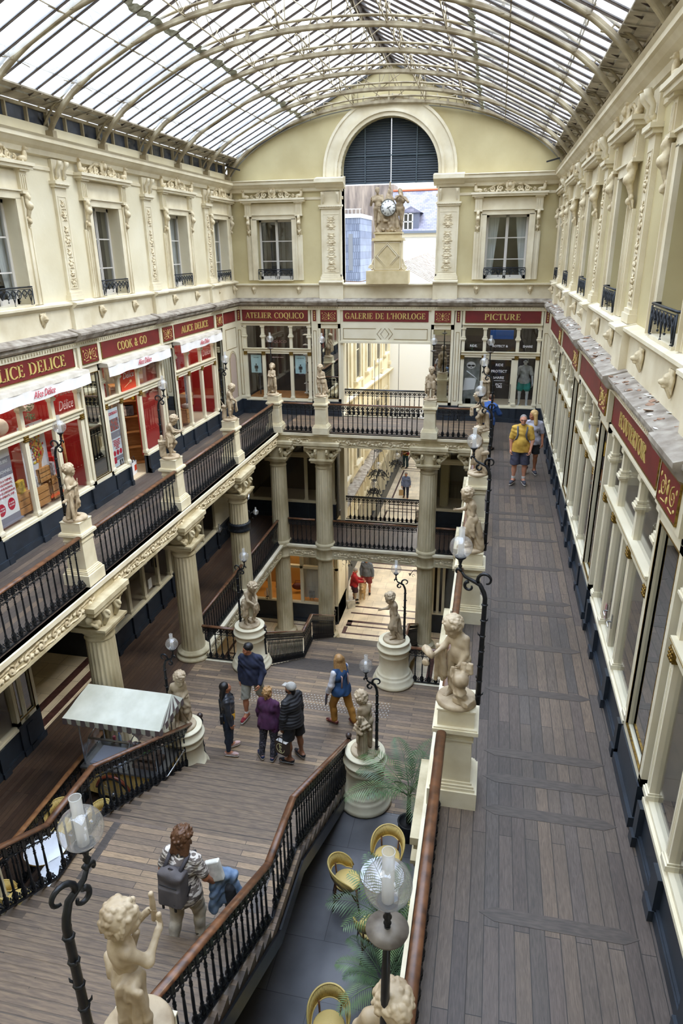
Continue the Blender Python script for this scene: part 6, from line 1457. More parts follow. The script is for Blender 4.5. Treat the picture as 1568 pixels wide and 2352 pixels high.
for y,s in ((YE,0),):
    S('trim_gable_flashing',MB().prism([(XW0,YE-.08,rz_(XW0)-.06),(CXH,YE-.08,5.40),(CXH,YE-.08,5.47),(XW0,YE-.08,rz_(XW0)+.02)],(0,.5,0)).prism([(XW1,YE-.08,rz_(XW1)-.06),(CXH,YE-.08,5.40),(CXH,YE-.08,5.47),(XW1,YE-.08,rz_(XW1)+.02)],(0,.5,0)),mat('dark_flashing',rgb(74,72,70),.7))
# ---------------------------------------------------------------- people
def torso(J,d,hips=True,up=True):
    g,hw,belly,bust=J['gw']; H=J['H']; Rt=J['Rt']; o=[]
    if up: o+=[seg(J,'chest',0,1,d*.8),seg(J,'yoke',0,1,d*.5),seg(J,'trapL',.25,1,d*.7),seg(J,'trapR',.25,1,d*.7),seg(J,'ribs',0,1,d),E(J['ch'],(.088*H*g+d,.058*H*g+d,.085*H+d),Rt)]
    o+=[seg(J,'belly',0,1,d),E(J['wa']+Rt@V3(0,-.012*H,.01*H),(.075*H*g+d,.05*H*g+d,.09*H+d),Rt)]
    if hips:
        o.append(seg(J,'pelvis',0,1,d))
        for n_,s in (('L',1),('R',-1)): o.append(E(J['hip'+n_]+V3(0,.026*H,-.008*H),(.047*H*g*hw+d,.045*H*g*hw+d,.05*H+d)))
    if belly: o.append(E(J['wa']+Rt@V3(0,-.035*H,-.015*H),(.07*H+d,.05*H*(1+belly)+d,.075*H+d),Rt))
    if bust and up:
        for s in(1,-1): o.append(E(J['ch']+Rt@V3(s*.042*H,-.05*H,-.012*H),.036*H*bust+d))
    return o
def top(J,d=.014,sl=2.,hip=True,col=.25,cuff=.006,loose=0):
    o=torso(J,d,hip)+[seg(J,'neck',0,col,d)]
    for n_ in 'LR':
        o.append(seg(J,'uarm'+n_,0,min(1,sl),d*.6,d*.75+cuff))
        if sl>1: o.append(seg(J,'farm'+n_,0,min(sl-1,.93),d,d+cuff))
    if hip:      # straight hem below the hips
        H=J['H']; g=J['gw'][0]*J['gw'][1]; zc=J['pel'][2]-.055*H-loose; pc=(J['hipL']+J['hipR'])/2
        for n_ in 'LR': o.append(seg(J,'thigh'+n_,0,.34,d+.006))
        o.append(C(J['wa'],V3(pc[0],pc[1]+.01*H,zc-.02),.078*H*g+d,.088*H*g+d))
        o.append(SUB(B(V3(pc[0],pc[1],zc-.25),(.128*H*g,.3,.25),None,.006)))
    return o
def legs(J,d=.012,ln=2.,flare=.0,low=None):
    dq=d; d=min(d,.013); o=[seg(J,'pelvis',0,1,d+.002),seg(J,'belly',0,.3,d)]; H=J['H']; g,hw,_,_=J['gw']
    for n_,s in (('L',1),('R',-1)):
        o.append(E(J['hip'+n_]+V3(0,.026*H,-.008*H),(.047*H*g*hw+d,.045*H*g*hw+d,.05*H+d)))
        d=min(dq,.013) if n_ is None else dq; o.append(seg(J,'thigh'+n_,0,min(1,ln),min(d,.014),d+(flare if ln<=1 else .004)))
        if ln>1: o+= [seg(J,'shank'+n_,0,min(ln-1,.96),d+.004,d+flare+.004),E(J['kn'+n_]*.62+J['an'+n_]*.38+V3(0,.010*H,0),(.030*H*g+d,.031*H*g+d,.055*H))]
    return o
def shoes(J,d=.010):
    o=[];H=J['H']
    for n_ in 'LR':
        h,b,t,a,fd=J['toes'][n_]; o+=[C(h,b,.020*H+d,.021*H+d),C(b,t,.021*H+d,.015*H+d),C(a-V3(0,0,.012*H),h,.022*H+d*.6,.02*H+d)]
    return o
def soles(J):
    o=[];H=J['H']
    for n_ in 'LR':
        h,b,t,a,fd=J['toes'][n_]; z=V3(0,0,-.019*H); o+=[C(h+z,b+z,.016*H+.014,.018*H+.012),C(b+z,t+z,.018*H+.012,.012*H+.012)]
    return o
CL={}
def cmat(n,c,r=.8,c2=None,ns=8,st=None,bump=.1):
    if n not in CL: CL[n]=mat(n,rgb(*c),r,col2=rgb(*c2) if c2 else rgb(*[int(x*.8) for x in c]),nscale=ns,stretch=st,bump=bump,bscale=60)
    return CL[n]
SKN=mat('skin_light',rgb(206,150,122),.55,col2=rgb(190,130,104),nscale=5); SKT=mat('skin_tanned',rgb(176,118,86),.55,col2=rgb(158,100,72),nscale=5)
def person(label,loc,rz,H,fig,skin,parts,vox=.009,extra=None,group=None):
    P,J=figure(H=H,**fig)
    t=thing('person',label,'person',loc,rz,group)
    me=sdf_mesh('body',P,vox,.020*H,skin); 
    zmin=min(v.co.z for v in me.vertices); 
    dz=0
    put('body',me,t)
    if not any(p[0]=='shoes' for p in parts): parts=parts+[('shoes',BLKC,lambda J:shoes(J,.008),.01,None)]
    for nm,m,fn,k,dp in parts:
        ct=None
        if nm in('shorts','skirt'):
            pr=fn(J); zc=min(p[2][2] for p in pr if p[0]=='c' and abs(p[1][2]-p[2][2])>.12*H)-.0
            ct=lambda X,Y,Z,zc=zc:(zc-Z)+0*X+0*Y
        put(nm,sdf_mesh(nm,fn(J),vox,k,m,disp=dp,cut=ct),t)
    if extra: extra(t,J)
    # stand on the soles
    lo=min((min(v.co.z for v in c.data.vertices) for c in t.children if c.name.split('.')[0] in('shoes','shoe_soles','body')),default=0)
    for c in t.children: c.location.z-=lo
    return t,J
fd=lambda a,f=70,ax=(.7,.3,.6),ph=0: folds(a,f,ax,2.2,ph)
BLKC=cmat('black_cloth',(30,30,34)); WHS=cmat('white_sole',(228,224,218)); 
HD=mat('dark_hair',rgb(30,26,26),.45,col2=rgb(16,14,14),nscale=30,stretch=(6,6,1)); HB_=mat('brown_hair',rgb(104,70,44),.5,col2=rgb(66,42,26),nscale=26,stretch=(6,6,1)); HG=mat('blond_hair',rgb(214,184,124),.5,col2=rgb(166,130,78),nscale=26,stretch=(6,6,1)); HY=mat('grey_hair',rgb(150,144,138),.6,col2=rgb(110,104,100),nscale=30); HLB=mat('light_brown_hair',rgb(178,140,88),.5,col2=rgb(126,88,52),nscale=24,stretch=(6,6,1))
def hair_short(J): return haircap(J,.03)+faceopen(J)
def face_eyes(t,J,m=None):
    e=MB(); q=J['q']; hh=J['hh']
    for s in(-1,1): p=q(.13*s,-.362,.015); e.ball(tuple(p),.032*hh,8,(1.3,.5,.8)); p2=q(.13*s,-.352,.105); e.ball(tuple(p2),.03*hh,8,(2.2,.8,.5))
    put('eyes_and_brows',(e,m or HD),t)
# navy sweater man
person('man in a navy sweater and pale grey shorts with dark red shoes, on the landing',(-4.80,12.2,HB),.08,1.90,dict(head=(-62,8,0),aL=((12,14),(38,-12)),aR=((-4,8),(4,4)),lL=((-10,6),(-14,2)),lR=((14,5),(2,0)),feet=(12,8),fist=(.4,.5),girth=1.08),SKT,[
  ('sweater',cmat('navy_knit',(38,44,68),.85,(26,30,48)),lambda J:top(J,.022,1.92,True,.35,.004,.03),.05,fd(.007,60)),
  ('shorts',cmat('grey_cotton',(158,156,142)),lambda J:legs(J,.026,1.12,.03),.03,fd(.006,55)),
  ('hair',HD,lambda J:haircap(J,.05)+faceopen(J)+curls(J,16,.06,3,low=-.1),.02,None),
  ('shoes',cmat('dark_red_canvas',(140,24,40)),lambda J:shoes(J,.006),.01,None),('shoe_soles',WHS,soles,.005,None),
  ('socks',WHS,lambda J:[seg(J,'shankL',.86,1,.006),seg(J,'shankR',.86,1,.006)],.01,None)],extra=face_eyes)
# black haired woman
def _bagstrap(t,J):
    b=MB(); p=[J['shL']*.7+J['nb']*.3+V3(0,-.05,.05),J['ch']+V3(0,.13,.06),J['hipR']+V3(-.07,.10,.10)]
    b.tube([tuple(x) for x in (J['ch']+V3(.06,-.14,.08),J['shL']*.55+J['nb']*.45+V3(0,0,.075),J['ch']+V3(-.02,.15,.05),J['hipR']+V3(-.10,.13,.16))],.014,6)
    put('bag_strap',(b,BLK),t); put('shoulder_bag',sdf_mesh('shoulder_bag',[B(J['hipR']+V3(-.12,.12,.08),(.06,.035,.10))],.009,.01,BLK),t); face_eyes(t,J)
person('woman with long black hair, black leather jacket and a mustard top',(-4.90,10.96,HB),pi/2+.35,1.70,dict(head=(14,-14,0),aL=((-2,9),(6,2)),aR=((4,8),(10,2)),lL=((2,3),(-2,0)),lR=((-3,5),(-3,2)),feet=(16,6),hipw=1.15,bust=.8,fist=(.4,.4),girth=1.14),SKT,[
  ('leather_jacket',cmat('black_leather',(54,56,62),.38,(34,36,40),5),lambda J:torso(J,.026,False)+[seg(J,'pelvis',0,1,.0),seg(J,'neck',0,.3,.02)]+[s for n in 'LR' for s in (seg(J,'uarm'+n,0,1,.02),seg(J,'farm'+n,0,.95,.018,.022))],.03,fd(.006,60)),
  ('mustard_top',cmat('mustard_jersey',(204,150,30)),lambda J:torso(J,.019,True,False),.03,fd(.004,50)),
  ('jeans',cmat('dark_jeans',(36,46,62)),lambda J:legs(J,.008,1.95,.0),.02,fd(.003,80)),
  ('hair',HD,lambda J:haircap(J,.07,0)+[C(J['q'](x,.28,0),J['q'](x*1.3,.60,-.9),.19*J['hh'],.19*J['hh']) for x in(-.28,-.09,.09,.28)]+[C(J['q'](x*1.3,.60,-.9),J['q'](x*1.4,.72,-1.9-.2*abs(x)),.19*J['hh'],.14*J['hh']) for x in(-.25,-.08,.08,.25)]+faceopen(J),.03,fd(.004,110,(1,1,.1))),
  ('shoes',cmat('pink_suede',(206,172,164)),lambda J:shoes(J,.008),.01,None),('shoe_soles',WHS,soles,.005,None)],extra=_bagstrap)
# plum cardigan woman
person('woman in a plum cardigan and patterned trousers, seen from behind',(-4.02,10.98,HB),pi-.15,1.64,dict(head=(-14,-6,6),lean=4,aL=((6,14),(10,4)),aR=((4,8),(16,0)),lL=((-6,5),(-12,3)),lR=((-4,4),(-10,-2)),feet=(40,-10),hipw=1.12,girth=1.06,fist=(.7,.7)),SKN,[
  ('cardigan',cmat('plum_knit',(82,38,74),.85,(58,26,54)),lambda J:top(J,.024,1.62,True,.2,.006)+[C(J['hipL']+V3(.02,.01,.05),J['hipL']+V3(.05,.02,-.14),.11,.10),C(J['hipR']+V3(-.02,.01,.05),J['hipR']+V3(-.05,.02,-.12),.11,.10)],.04,fd(.007,55,(1,.3,.2))),
  ('trousers',mat('check_trousers',rgb(46,44,52),.8,col2=rgb(104,100,108),nscale=34,ramp=(.42,.46)),lambda J:legs(J,.012,1.97,.016),.025,fd(.004,60)),
  ('hair',HLB,lambda J:haircap(J,.08)+curls(J,44,.08,5,low=-.8,sp=1.22)+[C(J['q'](0,.42,-.2),J['q'](0,.46,-.42),.13*J['hh'],.10*J['hh'])]+faceopen(J),.02,None),
  ('shoes',cmat('navy_trainers',(34,48,84)),lambda J:shoes(J,.008),.01,None),('shoe_soles',WHS,soles,.005,None)])
# cap man
def _capbag(t,J):
    q=J['q'];hh=J['hh']
    put('grey_cap',sdf_mesh('grey_cap',[E(q(0,.08,.20),(.40*hh,.45*hh,.36*hh),J['Rh']),B(q(0,-.50,.16),(.24*hh,.20*hh,.02*hh),J['Rh']@_rot(0,12,0)),SUB(B(q(0,0,-.28),(.7*hh,.8*hh,.34*hh),J['Rh']))],.007,.012,cmat('grey_cap_cloth',(178,174,166))),t)
    put('beard',sdf_mesh('beard',[E(q(0,-.18,-.34),(.26*hh,.25*hh,.20*hh),J['Rh']),SUB(E(q(0,-.42,-.12),(.2*hh,.2*hh,.2*hh),J['Rh']))],.007,.02,HD),t); face_eyes(t,J)
def bag_at(t,J,h,label):
    pass
t_,Jc=person('man in a grey cap, black quilted jacket and shorts, holding a dark paper bag',(-3.50,10.98,HB),-pi/2-.45,1.86,dict(head=(6,-4,0),aL=((2,10),(8,2)),aR=((0,6),(4,2)),lL=((2,4),(-2,1)),lR=((-4,5),(-6,1)),feet=(14,4),fist=(1,.5),girth=1.06),mat('skin_brown',rgb(140,94,68),.55,col2=rgb(120,78,56),nscale=5),[
  ('quilted_jacket',mat('black_quilting',rgb(40,40,44),.55,col2=rgb(26,26,30),nscale=4,stretch=(.2,.2,9),bump=.4,bscale=20),lambda J:top(J,.034,1.9,True,.4,.006),.04,lambda X,Y,Z:.005*np.sin(Z*95)),
  ('blue_shirt',cmat('blue_shirt_cloth',(58,84,130)),lambda J:[C(J['ch']+V3(.0,-.085,.05),J['pel']+V3(0,-.105,.0),.045,.04)],.02,None),
  ('shorts',BLKC,lambda J:legs(J,.028,.86,.03),.03,fd(.005,50)),
  ('hair',HD,lambda J:haircap(J,.02)+[C(J['q'](0,.3,-.2),J['q'](0,.28,-.42),.2*J['hh'],.14*J['hh'])]+faceopen(J),.02,None),
  ('shoes',BLKC,lambda J:shoes(J,.008),.01,None),('shoe_soles',cmat('grey_sole',(150,150,152)),soles,.005,None)],extra=_capbag)
def world_pt(t,p): return Matrix.Translation(t.location)@Matrix.Rotation(t.rotation_euler.z,4,'Z')@Vector(tuple(p))
hp=world_pt(t_,Jc['handL'])
bg=thing('paper_bag','dark brown paper bag with a cream round emblem, held by the man in the cap','bag',(hp.x,hp.y,hp.z-.46),1.2-pi/2-.2+.2)
b=MB(); 
b.add([(-.14,-.06,0),(.14,-.06,0),(.14,.06,0),(-.14,.06,0),(-.155,-.065,.32),(.155,-.065,.32),(.155,.065,.32),(-.155,.065,.32)],[(0,3,2,1),(0,1,5,4),(1,2,6,5),(2,3,7,6),(3,0,4,7)])
put('bag_body',(b,mat('dark_kraft_paper',rgb(62,48,40),.7)),bg); put('bag_handle',(MB().tube([(-.06,-.06,.31),(-.05,-.03,.42),(0,0,.45),(.05,-.03,.42),(.06,-.06,.31)],.008,6),BLK),bg); put('tissue',(MB().box(-.13,.13,-.05,.05,.26,.3),WHS),bg)
e=MB(); e.tube([(.10*cos(a)-.0,-.066,.16+.11*sin(a)) for a in [1.2+5.0*i/24 for i in range(25)]],.006,4)
eb=put('cream_emblem',(e,mat('cream_print',rgb(206,200,150),.6)),bg); 
for c_,z in (('b',.20),('n',.11)): txt(c_,.13,mat('cream_print_b',rgb(206,200,150),.6) if c_=='b' else bpy.data.materials['cream_print'],eb,(0,-.068,z),bold=.02)
# yellow trouser woman
def _vest(t,J):
    hp=J['handL']
    put('grey_folder',(MB().prism([(-.14,0,-.0),(.02,0,.10),(.17,0,.04),(.15,0,-.16),(-.02,0,-.24),(-.15,0,-.15)],(0,.008,0),M=Matrix.Translation(tuple(hp+V3(.0,-.02,-.04)))@Matrix.Rotation(.6,4,'Z')),cmat('grey_card',(116,116,134))),t)
    s=MB(); 
    for sg in(-1,1): s.tube([tuple(J['sh'+('L' if sg>0 else 'R')]*.6+J['nb']*.4+V3(0,-.03,.055)),tuple(J['ch']+V3(.09*sg,.14,.02)),tuple(J['wa']+V3(.10*sg,.13,-.03))],.018,5)
    put('pink_straps',(s,cmat('pink_strap',(216,176,164))),t)
person('fair haired woman in a blue waistcoat, white sleeves and mustard trousers, walking left',(-2.78,12.35,HB),-pi/2-.55,1.76,dict(head=(-20,6,0),lean=4,aL=((6,10),(26,-2)),aR=((20,8),(50,-10)),lL=((20,3),(-6,0)),lR=((-16,3),(-26,0)),feet=(4,4),fist=(.8,.5),hipw=1.06,bust=.6),SKT,[
  ('white_blouse',cmat('white_blouse_cloth',(220,218,222)),lambda J:top(J,.018,1.9,False,.3,.014)+[seg(J,'farmL',0,.8,.03,.03)],.03,fd(.006,70)),
  ('blue_waistcoat',cmat('petrol_waistcoat',(36,70,112)),lambda J:torso(J,.030,True)+[seg(J,'thighL',0,.3,.03),seg(J,'thighR',0,.3,.03),C(J['wa'],J['pel']-V3(0,-.02,.12),.15,.19),SUB(B(V3(0,0,J['pel'][2]-.115-.3),(.6,.6,.3),None,.006))],.04,fd(.006,50)),
  ('trousers',cmat('mustard_corduroy',(166,116,42),.85,(130,88,30),30,(14,14,1)),lambda J:legs(J,.018,1.92,.012),.03,fd(.004,60)),
  ('hair',HLB,lambda J:haircap(J,.08)+[C(J['q'](x,.24-abs(x)*.3,.1),J['q'](x*1.4,.46-abs(x)*.6,-1.10),.21*J['hh'],.18*J['hh']) for x in(-.34,-.2,0,.2,.34)]+faceopen(J),.02,fd(.003,120,(1,1,0))),
  ('shoes',cmat('burgundy_leather',(88,36,34),.4),lambda J:shoes(J,.008),.01,None)],extra=_vest)
# backpack woman on the stairs
def _pack(t,J):
    Rt=J['Rt']; c=J['ch']+Rt@V3(0,.20,-.12)
    put('grey_backpack',sdf_mesh('grey_backpack',[B(c+V3(0,0,-.03),(.155,.085,.21),Rt),E(c+V3(0,.0,.16),(.14,.08,.08),Rt),B(c+V3(0,.085,-.10),(.12,.03,.11),Rt)],.008,.05,cmat('taupe_canvas',(96,90,90),.75,(74,70,72),4),disp=fd(.004,40)),t)
    s=MB()
    for sg in(-1,1):
        a=J['sh'+('L' if sg>0 else 'R')]*.62+J['nb']*.38
        s.tube([tuple(c+V3(.10*sg,-.02,.20)),tuple(a+V3(0,.03,.066)),tuple(a+V3(0,-.09,.0)),tuple(J['ch']+V3(.13*sg,-.06,-.10)),tuple(c+V3(.14*sg,-.02,-.16))],.024,6)
    s.tube([tuple(c+V3(-.04,.0,.22)),tuple(c+V3(0,.02,.27)),tuple(c+V3(.04,.0,.22))],.010,6)
    put('backpack_straps',(s,cmat('dark_webbing',(66,62,66))),t)
    z=MB().tube([tuple(c+V3(-.11,.098,.06)),tuple(c+V3(.11,.098,.06))],.006,5)
    for x in(-.08,.08): z.box(c[0]+x-.012,c[0]+x+.012,c[1]+.11,c[1]+.125,c[2]-.27,c[2]-.16)
    put('zip_and_buckles',(z,BLK),t)
    h=J['handR'] # her right hand is on the picture's right? she faces away, so her right is +x in the picture
    put('denim_jacket',sdf_mesh('denim_jacket',fall(h+V3(-.03,-.0,.14),(.14,.14,0),.46,8,.04,77,1.2)+[C(h+V3(.06,-.04,.16),h+V3(-.16,-.10,.12),.07,.06),C(h+V3(-.14,-.08,.12),h+V3(-.22,-.10,-.12),.05,.045)],.009,.05,cmat('light_denim',(128,148,172),.85,(84,106,136),9),disp=fd(.006,60)),t)
    put('tote_bag',sdf_mesh('tote_bag',[B(J['elR']+V3(-.04,-.14,-.03),(.09,.04,.13),_rot(20,10,14))],.009,.01,cmat('white_tote',(222,218,206))),t)
    put('dark_jacket',sdf_mesh('dark_jacket',[C(h+V3(-.12,-.08,-.05),h+V3(-.10,-.08,-.42),.09,.07)],.01,.03,cmat('charcoal_jacket',(52,54,60)),disp=fd(.006,60)),t)
person('brown haired woman with a grey backpack walking down the oak stairs',(-3.14,5.34,-7.90),pi-.12,1.70,dict(head=(4,10,0),lean=6,aL=((-4,20),(16,6)),aR=((6,16),(30,8)),lL=((-4,3),(-24,0)),lR=((14,3),(-6,0)),feet=(6,6),fist=(.5,.7),hipw=1.12,girth=1.05),SKT,[
  ('striped_top',mat('zebra_stripes',rgb(216,208,198),.8,col2=rgb(104,94,88),nscale=9,stretch=(1.2,1.2,5),ramp=(.48,.52)),lambda J:top(J,.018,.72,True,.2,.014,.04),.04,fd(.005,60)),
  ('trousers',cmat('beige_trousers',(206,196,178)),lambda J:legs(J,.014,1.95,.004),.03,fd(.004,60)),
  ('scarf',mat('leopard_scarf',rgb(190,180,160),.85,col2=rgb(40,38,36),nscale=40,ramp=(.5,.54)),lambda J:[C(J['nb']+V3(.05*cos(a),.05*sin(a),.035),J['nb']+V3(.05*cos(a+.8),.05*sin(a+.8),.045),.035) for a in [i*.8 for i in range(8)]],.02,fd(.004,90)),
  ('hair',HB_,lambda J:haircap(J,.13)+curls(J,60,.08,9,low=-.9,sp=1.33)+[C(J['q'](x,.25,-.1),J['q'](x*1.35,.36,-.66),.22*J['hh'],.15*J['hh']) for x in(-.28,-.1,.1,.28)]+faceopen(J),.02,None),
  ('shoes',cmat('olive_boots',(84,78,60)),lambda J:shoes(J,.012)+[seg(J,'shankL',.8,1,.02),seg(J,'shankR',.8,1,.02)],.01,None)],extra=_pack,vox=.008)
# walking couple on the right gallery
def _glasses(t,J):
    q=J['q'];hh=J['hh']; g=MB()
    for s in(-1,1): g.tube([tuple(q(.15*s+.10*cos(a),-.40,.02+.075*sin(a))) for a in [2*pi*i/12 for i in range(13)]],.0035,4); g.tube([tuple(q(.25*s,-.38,.03)),tuple(q(.34*s,0,.03))],.003,4)
    put('spectacles',(g,BLK),t); face_eyes(t,J,HY)
    s=MB()
    for sg in(-1,1):
        a=J['sh'+('L' if sg>0 else 'R')]*.6+J['nb']*.4
        s.tube([tuple(a+V3(0,.12,0)),tuple(a+V3(0,.0,.078)),tuple(a+V3(0,-.12,-.02)),tuple(J['ch']+V3(.10*sg,-.150,-.02)),tuple(J['ch']+V3(.13*sg,-.145,-.12)),tuple(J['ch']+V3(.17*sg,-.05,-.22))],.024,5)
    put('backpack_straps',(s,cmat('grey_webbing',(96,98,106))),t)
    put('backpack',sdf_mesh('backpack',[B(J['ch']+V3(0,.19,-.08),(.13,.07,.2))],.011,.04,cmat('dark_backpack',(58,60,66))),t)
person('man in a yellow polo shirt and dark blue shorts walking along the right gallery',(.90,17.55,HA),-.06,1.80,dict(head=(4,4,0),aL=((6,14),(22,-8)),aR=((2,12),(12,-2)),lL=((2,3),(-4,0)),lR=((8,4),(-4,1)),feet=(6,10),fist=(.6,.6),girth=1.10,belly=.3),SKN,[
  ('polo_shirt',cmat('yellow_pique',(206,168,74),.85,(182,144,58)),lambda J:top(J,.026,.80,True,.3,.004,.04),.04,fd(.005,50,(.4,.2,.9))),
  ('shorts',cmat('slate_blue_shorts',(66,66,84)),lambda J:legs(J,.030,1.0,.028),.03,fd(.005,50)),
  ('hair',HY,lambda J:haircap(J,.01)+faceopen(J),.02,None),('beard',cmat('grey_stubble',(150,138,130)),lambda J:[E(J['q'](0,-.22,-.40),(.20*J['hh'],.2*J['hh'],.13*J['hh']),J['Rh'])],.02,None),
  ('socks',WHS,lambda J:[seg(J,'shankL',.84,1,.008),seg(J,'shankR',.84,1,.008)],.01,None),
  ('shoes',cmat('charcoal_trainers',(64,66,76)),lambda J:shoes(J,.010),.01,None),('shoe_soles',WHS,soles,.005,None)],extra=_glasses)
person('blonde woman in a pale grey T-shirt just behind the man in yellow',(1.22,18.45,HA),-.1,1.72,dict(head=(-60,2,0),aL=((-6,12),(14,4)),aR=((10,8),(10,2)),lL=((-2,3),(-6,0)),lR=((20,2),(-30,0)),feet=(8,6),fist=(.7,.6),bust=.9,hipw=1.05),SKT,[
  ('t_shirt',cmat('pale_grey_jersey',(184,182,194)),lambda J:top(J,.024,.8,True,.2,.008,.03),.04,fd(.005,50,(.3,.3,.9))),
  ('shorts',BLKC,lambda J:legs(J,.022,.86,.02),.03,fd(.004,50)),
  ('hair',HG,lambda J:haircap(J,.08)+[C(J['q'](x,.2-abs(x)*.2,.1),J['q'](x*1.45,.30-abs(x)*.5,-1.0),.22*J['hh'],.20*J['hh']) for x in(-.34,-.17,0,.17,.34)]+faceopen(J),.02,fd(.003,120,(1,1,0))),
  ('bag_strap',BLK,lambda J:[C(J['shL']*.7+J['nb']*.3+V3(0,-.0,.065),J['ch']+V3(.10,-.13,-.02),.014),C(J['ch']+V3(.10,-.13,-.02),J['wa']+V3(.14,-.06,-.02),.014)],.01,None),
  ('shoes',cmat('charcoal_trainers',(64,66,76)),lambda J:shoes(J,.010)+[],.01,None),('shoe_soles',WHS,soles,.005,None)],extra=face_eyes)
person('person in a bright blue jacket mostly hidden behind the right hand statues',(.02,20.7,HA),pi-.4,1.70,dict(lean=8,head=(0,30,0),aL=((30,16),(70,-10)),aR=((30,16),(70,-10)),fist=(.6,.6)),SKN,[
  ('blue_jacket',cmat('bright_blue_shell',(52,92,160)),lambda J:top(J,.03,1.9,True,.4,.006),.04,fd(.006,50)),('trousers',BLKC,lambda J:legs(J,.014,1.95,.004),.03,None),
  ('hair',HB_,lambda J:haircap(J,.05)+faceopen(J),.02,None),('shoes',BLKC,lambda J:shoes(J,.008),.01,None)],vox=.012)
# lowest level
_,Jr=person('woman in a red jacket holding a dog lead on the pale stone floor',(-4.98,24.95,HC),pi/2+.25,1.58,dict(head=(-10,10,0),aL=((24,6),(80,-10)),aR=((30,4),(86,-6)),lL=((0,3),(-2,0)),lR=((6,4),(-6,0)),feet=(6,6),fist=(.8,.8),hipw=1.1,girth=1.05),SKN,[
  ('red_jacket',cmat('red_wool',(176,28,36)),lambda J:top(J,.026,1.9,True,.35,.004),.04,fd(.006,50)),('skirt',cmat('dark_plum_skirt',(70,38,50)),lambda J:legs(J,.035,.75,.03),.06,fd(.005,50)),
  ('leggings',cmat('beige_leggings',(196,178,156)),lambda J:[seg(J,'thighL',.5,1,.01),seg(J,'thighR',.5,1,.01),seg(J,'shankL',0,.6,.01),seg(J,'shankR',0,.6,.01)],.02,None),
  ('hair',HY,lambda J:haircap(J,.05)+curls(J,14,.07,2,low=-.4)+faceopen(J),.02,None),('shoes',BLKC,lambda J:shoes(J,.008)+[seg(J,'shankL',.7,1,.012),seg(J,'shankR',.7,1,.012)],.01,None)],vox=.010,extra=face_eyes)
person('man in a grey blue sweatshirt and red shorts beside the dog on the stone floor',(-4.62,25.85,HC),-.15,1.72,dict(head=(10,10,0),aL=((-2,14),(8,6)),aR=((2,12),(12,-2)),lL=((-2,4),(-2,0)),lR=((6,4),(-6,0)),feet=(10,10),fist=(.6,.6),girth=1.1,belly=.3),SKT,[
  ('sweatshirt',cmat('grey_blue_fleece',(112,120,132)),lambda J:top(J,.024,1.9,True,.3,.004),.04,fd(.005,50)),('shorts',cmat('faded_red_shorts',(150,64,68)),lambda J:legs(J,.03,.95,.02),.03,fd(.004,50)),
  ('hair',HY,lambda J:haircap(J,.015)+faceopen(J),.02,None),('shoes',BLKC,lambda J:shoes(J,.008),.01,None)],vox=.010,extra=face_eyes)
wk,Jw=person('walker in a blue shirt and navy trousers coming along the passage',(-4.45,38.0,HC),.05,1.66,dict(head=(0,6,0),aL=((-12,10),(4,4)),aR=((12,8),(16,2)),lL=((12,3),(2,0)),lR=((-12,3),(-26,0)),fist=(.5,.8)),SKT,[
  ('shirt',cmat('chambray_shirt',(112,122,150)),lambda J:top(J,.022,1.7,True,.3,.004,.03),.04,None),('trousers',cmat('navy_trousers',(38,42,62)),lambda J:legs(J,.014,1.9,.004),.03,None),
  ('hair',HY,lambda J:haircap(J,.03)+faceopen(J),.02,None),('shoes',cmat('brown_shoes',(104,66,46)),lambda J:shoes(J,.008),.01,None)],vox=.013)
hp=world_pt(wk,Jw['handR']); bg=thing('paper_bag','brown kraft paper bag carried by the walker in the passage','bag',(hp.x-.03,hp.y,hp.z-.44),.2); put('bag_body',(MB().box(-.13,.13,-.05,.05,0,.34),mat('kraft_paper',rgb(178,146,100),.8)),bg); put('bag_handle',(MB().tube([(-.05,0,.34),(0,0,.44),(.05,0,.34)],.006,5),BLK),bg)
person('woman in a yellow and black top, far down the passage',(-5.25,44.3,HC),-.5,1.72,dict(head=(0,0,0),aL=((20,10),(80,-20)),aR=((10,10),(20,0)),fist=(.6,.6)),SKT,[
  ('top',mat('yellow_black_print',rgb(190,150,40),.8,col2=rgb(30,28,30),nscale=7,ramp=(.48,.52)),lambda J:top(J,.02,.9,True,.3),.04,None),('trousers',cmat('teal_trousers',(44,78,88)),lambda J:legs(J,.02,1.95,.03),.04,None),
  ('red_bag',cmat('red_bag',(170,40,44)),lambda J:[E(J['hipL']+V3(.14,-.06,.10),(.10,.08,.11))],.02,None),('hair',HD,lambda J:haircap(J,.06)+faceopen(J),.02,None)],vox=.015)
person('dark dressed person half hidden by the right hand passage column',(-3.05,32.6,HC),.6,1.66,dict(aL=((30,10),(70,-10)),aR=((30,10),(70,-10)),head=(0,20,0)),SKT,[
  ('patterned_shirt',mat('patterned_shirt',rgb(60,56,50),.8,col2=rgb(130,116,96),nscale=16),lambda J:top(J,.022,1.2,True,.3),.04,None),('trousers',BLKC,lambda J:legs(J,.016,1.95,.0),.03,None),('hair',HD,lambda J:haircap(J,.05)+faceopen(J),.02,None)],vox=.013)
